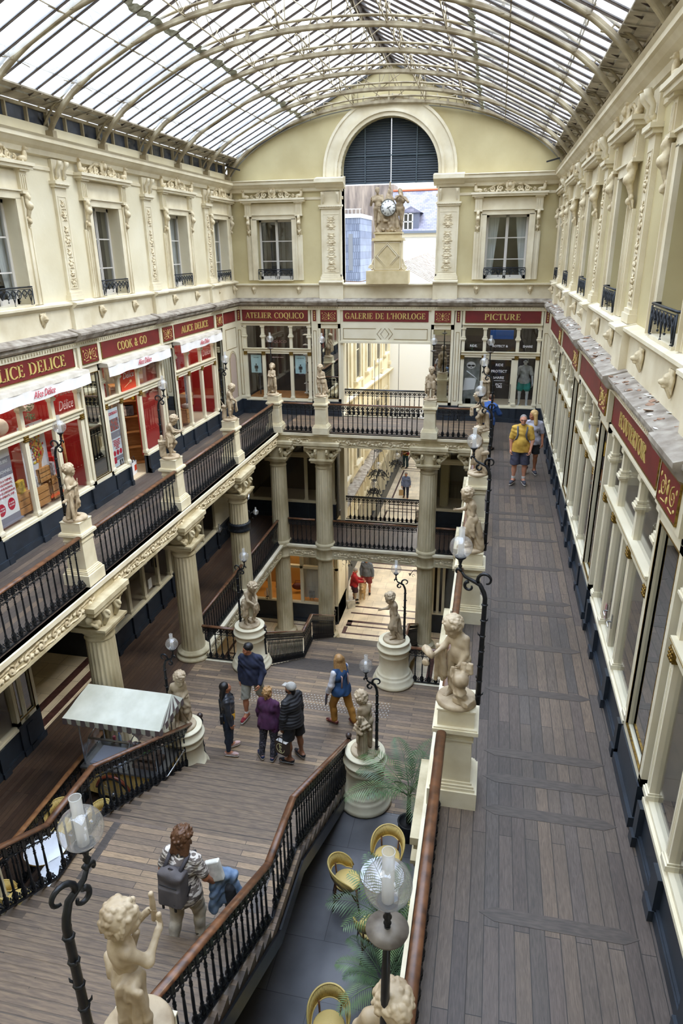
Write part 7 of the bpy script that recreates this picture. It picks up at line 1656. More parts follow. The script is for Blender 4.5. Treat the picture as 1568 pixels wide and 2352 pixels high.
# dog
DG=mat('golden_coat',rgb(214,182,132),.8,col2=rgb(186,148,98),nscale=9)
t=thing('dog','golden labrador on a lead looking towards the stairs','dog',(-4.70,25.25,HC),.15)
P=[E((0,.10,.42),(.13,.17,.17)),E((0,.38,.43),(.115,.24,.145)),E((0,.62,.43),(.115,.14,.14)),C((0,.02,.50),(0,-.10,.62),.10,.08),E((0,-.15,.66),(.085,.10,.085)),C((0,-.20,.645),(0,-.31,.61),.05,.040),E((0,-.335,.615),(.022,.016,.018)),
   E((.085,-.10,.655),(.022,.035,.065)),E((-.085,-.10,.655),(.022,.035,.065)),C((0,.72,.45),(.03,.92,.38),.035,.015)]
for s in(-1,1):
    P+=[C((s*.08,.05,.38),(s*.085,.06,.20),.06,.035),C((s*.085,.06,.20),(s*.085,.04,.05),.032,.026),E((s*.085,.01,.03),(.035,.055,.03)),
        C((s*.09,.60,.40),(s*.095,.52,.24),.08,.045),C((s*.095,.52,.24),(s*.095,.66,.14),.042,.028),C((s*.095,.66,.14),(s*.095,.63,.04),.027,.025),E((s*.095,.60,.03),(.035,.055,.03))]
put('body',sdf_mesh('body',P,.010,.03,DG),t)
e=MB(); e.ball((0,-.35,.622),.018,8); e.ball((.035,-.235,.685),.011,6); e.ball((-.035,-.235,.685),.011,6); put('nose_and_eyes',(e,BLK),t)
put('collar_and_lead',(MB().tube([(.085*cos(a),-.045+.075*sin(a),.56-.02*sin(a)) for a in [2*pi*i/16 for i in range(17)]],.010,6).tube([(-.08,-.04,.56),(-.12,-.1,.62),(-.1,-.18,.95)],.006,5),BLK),t)
t=thing('shopping_bag','white canvas shopping bag on the stone floor beside the woman in red','bag',(-5.02,24.45,HC),.5)
b=MB(); b.add([(-.16,-.07,0),(.16,-.07,0),(.16,.07,0),(-.16,.07,0),(-.2,-.05,.36),(.17,-.04,.34),(.17,.05,.34),(-.2,.05,.36)],[(0,3,2,1),(0,1,5,4),(1,2,6,5),(2,3,7,6),(3,0,4,7),(4,5,6,7)],False); put('bag_body',(b,cmat('white_tote',(222,218,206))),t); put('bag_handle',(MB().tube([(-.1,0,.35),(-.04,0,.5),(.06,0,.5),(.1,0,.35)],.008,5),cmat('white_tote',(222,218,206))),t)
# ---------------------------------------------------------------- beyond the opening
t=thing('slate_tower','blue grey slate clad tower with a narrow slot, left of the clock','building',(-7.4,33,-1.0))
put('wall',(MB().box(-1.2,1.18,0,3,-1.5,2.35),slabmat('slate_cladding',rgb(132,142,162),rgb(104,114,136),rgb(60,66,80),.10,.30,.006,.5)),t)
# vertical slates read on the facade
_m=bpy.data.materials['slate_cladding']; 
for nd in _m.node_tree.nodes:
    if nd.type=='MAPPING': nd.inputs['Rotation'].default_value=(pi/2,0,0)
put('parapet',(MB().box(-1.22,1.22,-.03,3,2.35,2.52),mat('pale_zinc',rgb(196,204,214),.5)),t); put('slot_window',(MB().box(.62,.82,-.01,.02,.10,1.68),mat('slot_shadow',rgb(120,124,130),.6)),t)
r=MB()
for i in range(14): r.tube([(-1.2+.18*i,.1,2.52),(-1.2+.18*i,.1,2.72)],.01,4)
r.tube([(-1.2,.1,2.72),(1.2,.1,2.72)],.012,4); put('roof_railing',(r,WHT),t)
put('rendered_wall',(MB().box(-14,-5.97,42,43.5,-12,3.4),mat('stained_render',rgb(156,142,128),.9,col2=rgb(104,94,88),nscale=2.2,stretch=(2.2,1,.35))),label='tall stained grey brown gable wall behind the clock statue',cat='building')
t=thing('slate_roofed_house','white house with a grey slate roof and dormer, right of the clock','building',(-2.6,40,0))
put('wall',(MB().box(-3.4,4.5,0,.5,-11,.62),WHT),t); put('eaves_cornice',(MB().box(-3.4,4.5,-.15,.5,.62,.80),mat('beige_cornice',rgb(206,196,170),.7)),t); put('gutter',(MB().box(-3.4,4.5,-.28,.0,.80,.92),mat('zinc_gutter',rgb(104,112,124),.5)),t)
rf=MB(); rf.add([(-3.4,-.1,.92),(4.5,-.1,.92),(4.5,1.9,3.1),(-3.4,1.9,3.02),(-3.4,3.5,.9),(4.5,3.5,.9)],[(0,1,2,3),(3,2,5,4)]); rm=slabmat('roof_slates',rgb(132,130,146),rgb(108,108,126),rgb(78,76,88),.22,.12,.006,.6)
for nd in rm.node_tree.nodes:
    if nd.type=='MAPPING': nd.inputs['Rotation'].default_value=(-.83,0,0)
put('slate_roof',(rf,rm),t); put('ridge_tiles',(MB().tube([(-3.4,1.9,3.06),(4.5,1.9,3.13)],.06,6),mat('terracotta',rgb(196,104,66),.7)),t)
put('chimney',(MB().box(.9,1.15,1.8,2.1,3.0,3.5),bpy.data.materials['terracotta']),t)
d=put('dormer',(MB().box(-2.62,-1.72,.0,1.4,.92,1.85),mat('dormer_slate',rgb(96,100,116),.6)),t); put('dormer_roof',(MB().add([(-2.75,-.1,1.83),(-1.55,-.1,1.83),(-2.15,-.1,2.15),(-2.75,1.5,1.83),(-1.55,1.5,1.83),(-2.15,1.5,2.15)],[(0,1,2),(1,4,5,2),(2,5,3,0)]),rm),d)
put('window_pane',(MB().box(-2.52,-2.05,-.02,.0,1.0,1.78),DKG),d); w_=MB()
for x in(-2.54,-2.30,-2.06): w_.box(x-.03,x+.03,-.05,0,.98,1.8)
for z in(.98,1.38,1.78): w_.box(-2.56,-2.04,-.05,0,z-.025,z+.025)
put('window_frame',(w_,WHT),d)
put('neighbour_wall',(MB().box(-16,-15.4,-4,13,-2,9.5),PL_L),label='pale neighbouring facade seen blurred through the left roof glass',cat='building')
put('neighbour_roof',(MB().box(-15.9,-15.2,13,17,-2,6.5),mat('blurred_slate',rgb(120,124,136),.8)),label='grey neighbouring roof seen blurred through the left roof glass',cat='building')
# glass roof over the passage
t=thing('passage_glass_roof','white ribbed glass roof of the lower passage seen under the clock','roof',(-3.65,27,0)); g=MB()
g.add([(-2.3,0,-1.75),(0,0,-.55),(0,11.5,-.2),(-2.3,11.5,-1.4),(2.3,0,-1.75),(2.3,11.5,-1.4)],[(0,1,2,3),(1,4,5,2)])
put('glass_slopes',(g,glassmat('milky_roof_glass',(.95,.96,.97),.03,.3,haze=.22,hazecol=(.9,.92,.92))),t); r=MB()
for i in range(24):
    y=.1+i*.49; r.tube([(0,y,-.53+y*.03),(2.3,y,-1.73+y*.03)],.012,4); r.tube([(0,y,-.53+y*.03),(-2.3,y,-1.73+y*.03)],.012,4)
put('roof_bars',(r,mat('rusty_bars',rgb(190,180,164),.8,col2=rgb(130,108,86),nscale=6)),t)
S('trim_sill_cable',MB().tube([(-5.2,YE+.1,-1.02),(-4.7,YE+.15,-1.06),(-4.35,YE+.12,-.98)],.012,5),mat('rusty_cable',rgb(150,110,60),.8))
# passage walls
S('wall_passage_left',MB().box(-6.1,-5.8,24.95,62,-9.9,-1.6).box(-6.1,-5.75,24.95,62,HC,-9.9),PL_L)
S('wall_passage_right',MB().box(-1.6,-1.3,24.95,62,-9.9,-1.6).box(-1.6,-1.25,24.95,62,HC,-9.9),PL_E)
S('wall_passage_end',MB().box(-6.1,-1.3,54,54.3,HC,-1.6),PL_L)
m_=MB()
for x in (-5.4,-4.2,-3.0,-1.9): m_.box(x-.16,x+.16,53.9,54,-9.5,-1.7)
for z in (-9.8,-6.4): m_.box(-5.8,-1.6,53.75,54,z,z+.25)
S('trim_passage_end',m_,STO)
S('window_passage_end',MB().box(-5.1,-4.5,53.97,54,-5.6,-3.2).box(-3.9,-3.3,53.97,54,-5.6,-3.2).box(-2.7,-2.2,53.97,54,-5.6,-3.2),DKG)
S('trim_passage_ledge',MB().prism([(-5.8,24.95,-9.75),(-5.35,24.95,-9.82),(-5.35,24.95,-9.9),(-5.45,24.95,-9.95),(-5.45,24.95,-10.0),(-5.8,24.95,-10.05)],(0,37,0)).prism([(-1.6,24.95,-9.75),(-2.05,24.95,-9.82),(-2.05,24.95,-9.9),(-1.6,24.95,-10.0)],(0,37,0)),LEAD)
S('baseboard_passage',MB().box(-5.75,-5.62,24.95,62,HC,HC+.72).box(-1.75,-1.6,24.95,62,HC,HC+.72),NAV)
m_=MB(); sg=MB(); pn=MB()
y=25.4; i=0
while y<60:
    for X,s in ((-5.75,1),(-1.6,-1)):
        m_.box(X,X+s*.14,y-.08,y+.08,HC+.72,-10.4); m_.box(X,X+s*.09,y+.9,y+.98,HC+.72,-10.4)
        pn.box(X,X+s*.02,y+.12,y+.86,HC+.8,-11.4); pn.box(X,X+s*.02,y+1.02,y+1.6,HC+.8,-11.4)
        m_.box(X,X+s*.10,y,y+1.7,-11.35,-11.2); m_.box(X,X+s*.22,y-.12,y+.12,-10.4,-10.0)
    sg.box(-5.75,-5.62,y+.15,y+1.55,-10.38,-10.08); y+=1.72; i+=1
S('trim_passage_shopfronts',m_,WDC); S('trim_passage_signs',sg,MAR); S('window_passage_shops',pn,DKG)
m_=MB(); pn=MB()
for y in [26.5+2.75*i for i in range(12)]:
    for z0_,z1_ in ((-9.1,-7.4),(-5.3,-2.9)):
        m_.box(-5.8,-5.70,y-.12,y,z0_-.1,z1_+.1).box(-5.8,-5.70,y+1.0,y+1.12,z0_-.1,z1_+.1).box(-5.8,-5.68,y-.15,y+1.15,z1_,z1_+.15).box(-5.8,-5.6,y-.18,y+1.18,z0_-.16,z0_-.06)
        m_.box(-5.8,-5.78,y+.47,y+.53,z0_,z1_); m_.box(-5.8,-5.78,y,y+1,(z0_+z1_)/2-.02,(z0_+z1_)/2+.02); pn.box(-5.81,-5.785,y,y+1,z0_,z1_)
    m_.box(-5.8,-5.72,y+1.75,y+2.05,-9.7,-1.7); m_.box(-5.8,-5.66,y+1.7,y+2.1,-6.2,-6.0)
    m_.box(-1.68,-1.6,y,y+.3,-9.7,-1.7)
S('trim_passage_windows',m_,STO); S('window_passage_panes',pn,DKG)
S('trim_passage_string',MB().prism([(-5.8,25,-5.62),(-5.55,25,-5.66),(-5.58,25,-5.76),(-5.8,25,-5.8)],(0,35,-1.9)).prism([(-1.6,25,-5.3),(-2.0,25,-5.4),(-2.0,25,-5.5),(-1.6,25,-5.6)],(0,35,-1.9)),STO)
GRN=mat('green_board',rgb(130,178,70),.6); put('sandwich_board',(MB().box(-.18,.18,-.02,.02,0,.75).box(-.18,.18,.1,.14,0,.75),GRN),None,(-3.35,40.8,HC),label='green sandwich board standing in the passage beside the right column',cat='sign')
# bridge decks at the passage mouth
S('floor_bridge_edges',MB().box(-5.25,-2.05,YE-.1,YE+.1,HA-.42,HA).box(-5.25,-2.05,YE-.1,YE+.1,HB-.45,HB),STO)
# ---------------------------------------------------------------- clock group
t=thing('clock_pedestal','stone pedestal with a diamond panel under the clock, in the arched opening','pedestal',(-3.63,24.35,-1.1))
b=MB().box(-.71,.71,-.30,.35,0,.42); b.box(-.46,.46,-.24,.3,.42,1.36).box(-.53,.53,-.29,.35,1.36,1.40).box(-.51,.51,-.27,.33,1.40,1.45).box(-.42,.42,-.2,.28,1.45,1.58).box(-.47,.47,-.24,.32,1.58,1.63)
put('pedestal_block',(b,mat('ochre_stone',rgb(206,190,150),.75,col2=rgb(186,168,126),nscale=3)),t)
p=MB()
for r_,w in ((.40,.012),(.34,.02)):
    pts=[(r_*cos(a),-.255,.89+r_*1.05*sin(a)) for a in (0,pi/2,pi,3*pi/2,2*pi)]; p.tube(pts,w,4,sq=True)
for q in(-1,1): p.box(q*.44,q*.42,-.25,-.24,.46,1.32)
p.box(-.44,.44,-.25,-.24,.46,.48).box(-.44,.44,-.25,-.24,1.30,1.32); put('diamond_panel',(p,STO),t)
sc_=[]
for q in(-1,1): sc_+=spiral((q*.56,-.05,.53),.09,1.5,.03,'xz',q,pi,16)+[C((q*.56,-.05,.6),(q*.50,-.05,.78),.035,.03)]
put('side_scrolls',sdf_mesh('side_scrolls',sc_,.009,.012,STO),t)
CST=mat('clock_stone',rgb(178,160,130),.75,col2=rgb(132,114,88),nscale=6,bump=.15)
t=thing('clock_group','carved clock group with two standing figures around a white dial','clock',(-3.63,24.35,.53))
P1,J1=figure(H=1.36,head=(20,4,0),aL=((20,14),(70,-20)),aR=((10,16),(140,-10)),lL=((10,3),(-6,0)),lR=((0,3),(-2,0)),side=-6,girth=1.3)
P2,J2=figure(H=1.32,head=(-20,20,-10),aL=((50,30),(165,-50)),aR=((70,0),(120,-40)),lL=((0,3),(-2,0)),lR=((14,3),(-14,0)),side=8,hipw=1.2,bust=.8,girth=1.3)
def shift(P,v):
    o=[]
    for p in P:
        if p[0]=='-': o.append(('-',shift([p[1]],v)[0]))
        elif p[0]=='c': o.append((p[0],p[1]+v,p[2]+v)+p[3:])
        else: o.append((p[0],p[1]+v)+p[2:])
    return o
put('left_figure',sdf_mesh('left_figure',shift(P1+haircap(J1,.05)+curls(J1,24,.08,1)+[C(J1['q'](0,.0,.3),J1['q'](cos(a)*.8,0,.45+sin(a)*.55),.05*J1['hh'],.02*J1['hh']) for a in (.2,.7,1.2,1.9,2.4,2.9)],V3(-.34,0,0)),.0095,.02,CST),t)
put('right_figure',sdf_mesh('right_figure',shift(P2+haircap(J2,.06,.6)+[C(J2['q'](0,.0,.4),J2['handL'],.05,.04),C(J2['q'](0,0,.3),J2['handR'],.04,.03)],V3(.34,0,0)),.0095,.02,CST),t)
dr=[C((-.30,.05,0),(0,.06,1.0),.16,.14),C((.30,.05,0),(0,.06,1.0),.16,.14),C((0,.08,0),(0,.08,1.2),.2,.08),C((0,.1,1.2),(.02,.1,1.52),.06,.02)]+fall((.2,-.1,.72),(.16,0,0),.66,6,.04,61,1.6)+fall((-.26,-.1,.66),(.14,0,0),.34,5,.035,62,1.2)+[E((x,-.12,.08+.09*((i*7)%4)),(.05,.05,.05)) for i,x in enumerate((-.16,-.06,.05,.14,.0,-.1,.18,.1))]
put('drapery_and_flowers',sdf_mesh('drapery_and_flowers',dr,.011,.04,CST,disp=folds(.012,50,(.9,.2,.4),2.5)),t)
DIAL=mat('dial_white',rgb(236,238,236),.35)
M0=Matrix.Translation((.01,-.20,.74))@Matrix.Rotation(pi/2,4,'X')
put('clock_dial',(MB().lathe([(.245,0),(.245,.02)],40,M=M0),DIAL),t); put('clock_rim',(MB().tube([(.01+.25*cos(a),-.215,.74+.25*sin(a)) for a in [2*pi*i/40 for i in range(41)]],.016,6,cap=False),mat('bronze_rim',rgb(92,88,76),.4,.5)),t)
num=MB()
RN=['XII','I','II','III','IIII','V','VI','VII','VIII','IX','X','XI']
for k,s_ in enumerate(RN):
    a=pi/2-k*pi/6; w=.013; tot=sum({'I':.012,'V':.024,'X':.026}[c] for c in s_); x=-tot/2
    Mk=Matrix.Translation((.01+.195*cos(a),-.224,.74+.195*sin(a)))@Matrix.Rotation(-(a-pi/2),4,'Y')
    for c in s_:
        wd={'I':.012,'V':.024,'X':.026}[c]; cx=x+wd/2
        if c=='I': num.box(cx-.0035,cx+.0035,0,.003,-.028,.028,0,Mk)
        else:
            for s in(-1,1):
                p=[(cx+s*.009-.003,0,.028),(cx+s*.009+.003,0,.028),(cx+(-s*.009 if c=='X' else 0)+.003,0,-.028),(cx+(-s*.009 if c=='X' else 0)-.003,0,-.028)]; num.prism(p,(0,.003,0),M=Mk)
        x+=wd
put('roman_numerals',(num,BLK),t)
hn=MB()
for a,L_,w in ((radians(90-62),.115,.012),(radians(90-148),.19,.008)):
    d=Vector((cos(a),0,sin(a))); hn.tube([tuple(Vector((.01,-.232,.74))-d*.05),tuple(Vector((.01,-.232,.74))+d*L_*.6),tuple(Vector((.01,-.232,.74))+d*L_)],[w*.7,w,.003],4)
hn.ball((.01,-.232,.74),.016,8); put('clock_hands',(hn,BLK),t)
# ---------------------------------------------------------------- iron lamps and chandeliers
def bracket(loc,rz,label,globe=True,arms=2,k=1.):
    t=thing('wall_lamp',label,'lamp',loc,rz); m_=MB(); 
    m_.tube([(0,0,-.15),(0,-.03,.0),(0,0,.12)],.015*k,6)
    for s in ((-1,1) if arms==2 else (0,)):
        pts=[(s*.26*k*f,-(.04+.20*f)*k,(-.02+.10*sin(f*pi*1.2)-.08*f)*k) for f in [i/8 for i in range(9)]]; m_.tube(pts,.013*k,6)
        e=pts[-1]; m_.tube([(e[0],e[1],e[2]),(e[0],e[1],e[2]+.08*k)],.012*k,6); m_.lathe([(.012,0),(.045*k,.02),(.05*k,.035)],10,(e[0],e[1],e[2]+.06*k))
        m_.tube([(e[0]*.5+.05*k*cos(a),e[1]*.5,e[2]-.03*k+.05*k*sin(a)) for a in [i*.6 for i in range(9)]],.009*k,5)
        if globe: g=put('glass_globe',ME_GL,t,(e[0],e[1],e[2]+.19*k),sc=.85*k); put('frosted_chimney',ME_CH,t,(e[0],e[1],e[2]+.19*k),sc=.85*k)
    put('scroll_bracket',(m_,IRN),t)
bracket((XL-.12-.33,18.05,-7.95),-pi/4-.3,'globe lamp on the iron column collar, on its left side',arms=1,k=1.05); bracket((XL-.12+.24,18.45,-7.55),pi/2+.6,'globe lamp peeping out at the right of the iron column collar',arms=1,k=.9)
bracket((-5.1,24.0,-11.5),0,'black double scroll lamp bracket under the middle level, left of the passage',False); bracket((-2.25,23.6,-11.5),0,'black double scroll lamp bracket under the middle level, right of the passage',False)
bracket((-8.1,22.9,-12.6),.3,'globe lamp on a silvery scroll bracket in front of the lowest shop',arms=1,k=1.25)
def chandelier(loc,label,R_=.5,h=1.1):
    t=thing('chandelier',label,'chandelier',loc); m_=MB(); m_.tube([(0,0,h),(0,0,.1)],.016,6)
    for i in range(8):
        a=i*pi/4; pts=[(R_*f*cos(a),R_*f*sin(a),.02+.16*sin(f*pi*1.5)) for f in [j/9 for j in range(10)]]; m_.tube(pts,.02,5); m_.tube([(R_*.62*cos(a)+.08*cos(q)*cos(a),R_*.62*sin(a)+.08*cos(q)*sin(a),.0+.08*sin(q)) for q in [j*.7 for j in range(9)]],.015,4)
        m_.tube([(R_*.95*cos(a),R_*.95*sin(a),.0),(R_*.95*cos(a),R_*.95*sin(a),.12)],.02,5)
    for i in range(3): a=i*2.1+.4; m_.tube([(R_*.4*cos(a),R_*.4*sin(a),h),(R_*.9*cos(a),R_*.9*sin(a),.1)],.008,4)
    m_.tube([(R_*.35*cos(a),R_*.35*sin(a),h) for a in [i*pi/6 for i in range(13)]],.018,5); m_.tube([(R_*.6*cos(a),R_*.6*sin(a),.02) for a in [i*pi/8 for i in range(17)]],.016,5)
    for i in range(4): a=i*pi/2; m_.tube([(.0,0,h),(R_*.36*cos(a),R_*.36*sin(a),h+.02)],.014,4)
    m_.ball((0,0,-.03),.05,8); put('iron_frame',(m_,IRN),t); put('glass_globe',ME_GL,t,(0,0,.42),sc=1.4); put('suspension_rod',(MB().tube([(0,0,h),(0,0,h+5.5)],.012,5),IRN),t); return t
chandelier((-4.67,29,-9.5),'black wrought iron chandelier hanging in the passage',.5,1.1)
chandelier((-4.35,33,-10.2),'second iron chandelier hanging farther along the passage',.4,.9); chandelier((-4.95,29.6,-10.6),'small low iron chandelier near the left wall of the passage',.33,.6)

def plight(loc,e,r=.12,col=(1,.92,.80)):
    li=bpy.data.lights.new('passage_fill_light','POINT'); li.energy=e; li.shadow_soft_size=r; li.color=col; o=bpy.data.objects.new('passage_fill_light',li); COL.objects.link(o); o.location=loc
for p,e in (((-2.6,30.6,-7.6),170),((-2.6,35.5,-8.2),130),((-3.6,24.2,-11.0),90),((-3.6,40,-9.5),180),((-3.6,47,-9.5),180),((-3.6,27.5,-12.0),80)): plight(p,e)  # added fill lights to brighten the passage; the chandeliers themselves are unlit
# ---------------------------------------------------------------- cafe furniture
def weave(name,c1,c2,s):
    m,nt,b=_nt(name); L=nt.links; tc=_n(nt,'ShaderNodeTexCoord'); ck=_n(nt,'ShaderNodeTexVoronoi'); ck.inputs['Scale'].default_value=s; ck.inputs['Randomness'].default_value=.12
    L.new(tc.outputs['Object'],ck.inputs['Vector']); r=_n(nt,'ShaderNodeValToRGB'); r.color_ramp.elements[0].position=.18; r.color_ramp.elements[0].color=(*c2,1); r.color_ramp.elements[1].position=.34; r.color_ramp.elements[1].color=(*c1,1)
    L.new(ck.outputs['Distance'],r.inputs[0]); L.new(r.outputs[0],b.inputs['Base Color']); b.inputs['Roughness'].default_value=.5; return m
WV=weave('yellow_cane_weave',rgb(212,184,112),rgb(120,92,44),46); RAT=mat('rattan_cane',rgb(120,78,46),.45,col2=rgb(84,52,30),nscale=12)
def _chair():
    seat=MB().lathe([(.0005,.45),(.20,.45),(.215,.462),(.215,.475),(.20,.488),(.0005,.485)],28)
    N=26; vs=[];rows=[]
    for i in range(N+1):
        a=radians(-112+224*i/N); f=cos(a*.80); zt=.50+.36*max(0,f)**.55; zb=.50+.16*max(0,cos(a*1.1))**.7 if abs(a)<1.4 else .495
        zb=min(zb,zt-.005); r0=.225+.03*max(0,f)
        ca,sa=sin(a),cos(a)      # back at +Y
        rows.append([((r0)*ca,(r0)*sa,zb),((r0+.035)*ca,(r0+.035)*sa,zt),((r0+.055)*ca,(r0+.055)*sa,zt),((r0+.02)*ca,(r0+.02)*sa,zb)])
    b=MB(); b.add([p for r in rows for p in r],[(4*i+j,4*i+(j+1)%4,4*(i+1)+(j+1)%4,4*(i+1)+j) for i in range(N) for j in range(4)]+[(0,1,2,3),(4*N+3,4*N+2,4*N+1,4*N)],True)
    rim=MB(); rim.tube([((r[1][0]+r[2][0])/2,(r[1][1]+r[2][1])/2,r[1][2]) for r in rows],.014,6); rim.tube([(r[0][0],r[0][1],r[0][2]) for r in rows],.010,6)
    lg=[]
    for x,y in ((-.16,-.15),(.16,-.15),(-.14,.17),(.14,.17)): lg.append(MB().tube([(x*1.35,y*1.35,0),(x,y,.45)]+([(x*1.08,y*1.12,.66)] if y>0 else []),.0145,7).mesh('leg',RAT))
    st=MB(); q=.19
    for a,c in (((-q,-q*.95),(q,q*1.05)),((q,-q*.95),(-q,q*1.05))): st.tube([(a[0],a[1],.17),(0,0,.26),(c[0],c[1],.17)],.010,6)
    for a,c in (((-.18,-.17),(.18,-.17)),((.18,-.17),(.17,.2)),((.17,.2),(-.17,.2)),((-.17,.2),(-.18,-.17))): st.tube([(a[0],a[1],.30),((a[0]+c[0])/2,(a[1]+c[1])/2,.40),(c[0],c[1],.30)],.009,6)
    st.tube([(.2*cos(a),.2*sin(a),.44) for a in [2*pi*i/20 for i in range(21)]],.013,6)
    return dict(seat=seat.mesh('seat',WV),backrest=b.mesh('backrest',WV),back_rim=rim.mesh('back_rim',mat('yellow_rim',rgb(206,178,104),.45)),cross_brace=st.mesh('cross_brace',RAT)),lg
_CH=_chair()
def chair(x,y,rz,label,z=HB-.005):
    t=thing('bistro_chair',label,'chair',(x,y,z),rz)
    for k,m_ in _CH[0].items(): put(k,m_,t)
    for m_ in _CH[1]: put('leg',m_,t)
    return t
MRB=mat('white_marble_top',rgb(226,228,234),.2,col2=rgb(196,198,206),nscale=2.5,ramp=(.2,.5))
_TB=(MB().lathe([(.0005,.715),(.345,.715),(.35,.722),(.35,.738),(.345,.745),(.0005,.745)],40).mesh('marble_top',MRB),MB().lathe([(.352,.716),(.354,.72),(.354,.738),(.352,.742)],40).mesh('brass_edge',GLT))
_b=MB().tube([(0,0,.06),(0,0,.715)],.028,10).lathe([(.03,.3),(.045,.33),(.03,.36)],12)
for i in range(3): a=i*2.094+.5; _b.tube([(0,0,.16),(.14*cos(a),.14*sin(a),.12),(.24*cos(a),.24*sin(a),.02),(.28*cos(a),.28*sin(a),.012)],.016,6)
_b.lathe([(.02,.70),(.14,.705),(.14,.714),(.02,.714)],16); _TB+=(_b.mesh('iron_base',IRN),)
def table(x,y,label):
    t=thing('bistro_table',label,'table',(x,y,HB-.005)); put('marble_top',_TB[0],t); put('brass_edge',_TB[1],t); put('iron_base',_TB[2],t)
table(-1.16,7.93,'round white marble bistro table on the slate floor at the lower right')
chair(-1.17,8.55,-.1,'yellow cane bistro chair behind the right marble table'); chair(-1.74,7.95,1.75,'yellow cane bistro chair left of the right marble table')
chair(-1.2,7.22,pi+.25,'yellow cane bistro chair half covered by the lower palm fronds'); chair(-.52,7.75,-1.8,'yellow cane bistro chair mostly hidden right of the marble table'); chair(-1.52,5.72,.12,'yellow cane bistro chair alone at the bottom picture edge')
table(-6.74,7.32,'round white marble bistro table seen through the left stair railing'); table(-6.2,6.95,'second marble bistro table beside the left stairs, mostly behind the big lamp')
chair(-6.28,8.12,-.45,'yellow cane bistro chair next to the cart wheel'); chair(-6.95,8.0,.25,'yellow cane bistro chair by the left gallery rail behind the marble table')
chair(-6.75,6.55,pi-.5,'yellow cane bistro chair at the left edge in front of the marble table'); chair(-6.98,5.95,pi+.4,'yellow cane bistro chair cropped by the left picture edge')
# palms
LF=mat('palm_leaf',rgb(96,118,84),.5,col2=rgb(62,84,54),nscale=5); LF2=mat('palm_leaf_fresh',rgb(124,146,96),.5,col2=rgb(82,108,64),nscale=5); STM=mat('palm_stem',rgb(96,104,70),.6)
def frond(a,el,L,seed,m):
    r=random.Random(seed); d=Vector((cos(a),sin(a),0)); sd=Vector((-sin(a),cos(a),0)); b=MB(); n=26; pts=[]
    for i in range(n+1):
        t=i/n; e=el-t*t*1.35; 
        pts.append((pts[-1] if pts else Vector((0,0,0)))+(d*cos(e)+Vector((0,0,1))*sin(e))*L/n)
    b.tube([tuple(p) for p in pts],[.008*(1-.8*i/n)+.0015 for i in range(n+1)],5)
    for i in range(4,n+1):
        t=i/n; l=.30*L*sin(pi*min(1,.16+t*.80))**.7*r.uniform(.85,1.05); e=el-t*t*1.35; fw=d*cos(e)+Vector((0,0,1))*sin(e); up=sd.cross(fw)*-1
        for s in(-1,1):
            q=(fw*.62+sd*s*.80-Vector((0,0,1))*.10).normalized(); p=pts[i]; w=.0125
            m_=p+q*l*.5+Vector((0,0,.0)); tip=p+q*l-Vector((0,0,l*.22))
            b.add([p,m_+fw*w,tip,m_-fw*w],[(0,1,2,3)],True)
    return b
def palm(x,y,label,H=1.15,seed=0,n=11,L=.95,rot=0,pot=True):
    t=thing('potted_palm',label,'plant',(x,y,HB-.005)); r=random.Random(seed)
    put('black_planter',(MB().lathe([(.15,0),(.17,.02),(.19,.36),(.20,.38),(.17,.38),(.165,.33),(.01,.33)],24),BLK),t)
    s=MB()
    for k in range(4): a=k*1.6; s.tube([(.03*cos(a),.03*sin(a),.3),(.02*cos(a),.02*sin(a),H*.7)],.014,6)
    put('palm_stem',(s,STM),t)
    for k in range(n):
        a=rot+k*2.399; el=r.uniform(.55,1.35); put('frond',(frond(a,el,L*r.uniform(.8,1.1),seed*50+k,0),LF if k%3 else LF2),t,(0,0,H*.62+r.uniform(0,.12)))
    return t
palm(-.92,9.45,'large potted palm beside the leaning youth statue',1.5,1,13,1.15,2.6); palm(-.88,7.05,'lower potted palm in front of the marble bistro table',1.15,2,13,1.0,2.9); palm(-.86,6.35,'dark low palm near the bottom edge beside the round lamp disc',.8,3,10,.8,3.1)
palm(-7.02,5.3,'small palm at the left picture edge by the cane chairs',1.0,4,9,.7)
# ---------------------------------------------------------------- ice cream cart
YEL=mat('cart_yellow',rgb(214,184,110),.55,col2=rgb(200,166,92),nscale=3); STL=mat('stainless',rgb(170,172,174),.3,.85,col2=rgb(140,142,146),nscale=3); CRT=mat('cart_canvas',rgb(200,200,186),.85,col2=rgb(180,180,164),nscale=2.5); BRN=mat('brown_canvas',rgb(86,72,70),.85)
t=thing('ice_cream_cart','yellow ice cream cart with a white awning and brown striped valance','cart',(-6.30,9.42,HB-.005))
t.scale=(.86,1,1)
b=MB(); pr=[(-.92,.30),(-.90,.88),(.92,.88),(.94,.40),(.6,.24),(-.55,.24)]
b.prism([(x,-.36,z) for x,z in pr],(0,.72,0)); put('cart_body',(b,YEL),t)
g=MB()
for i in range(18): x=-.86+.1*i; g.box(x,x+.004,-.364,-.36,.30,.84)
put('board_grooves',(g,mat('groove_brown',rgb(150,122,64),.7)),t)
o=MB()
for cx,cz in ((-.1,.80),(.7,.62),(.45,.40)): 
    for s in(-1,1): o.tube([(cx+s*.09*(1-k/14)*cos(k*.5),-.37,cz+.05*sin(k*.5)) for k in range(10)],.006,4)
put('painted_scrolls',(o,BLK),t)
put('worktop',(MB().box(-.96,.98,-.42,.40,.88,.92),STL),t); put('sunken_tray',(MB().box(-.80,.0,-.30,.2,.90,.935).box(-.74,-.06,-.26,.16,.935,.945),mat('tray_blue_grey',rgb(168,174,192),.4)),t)
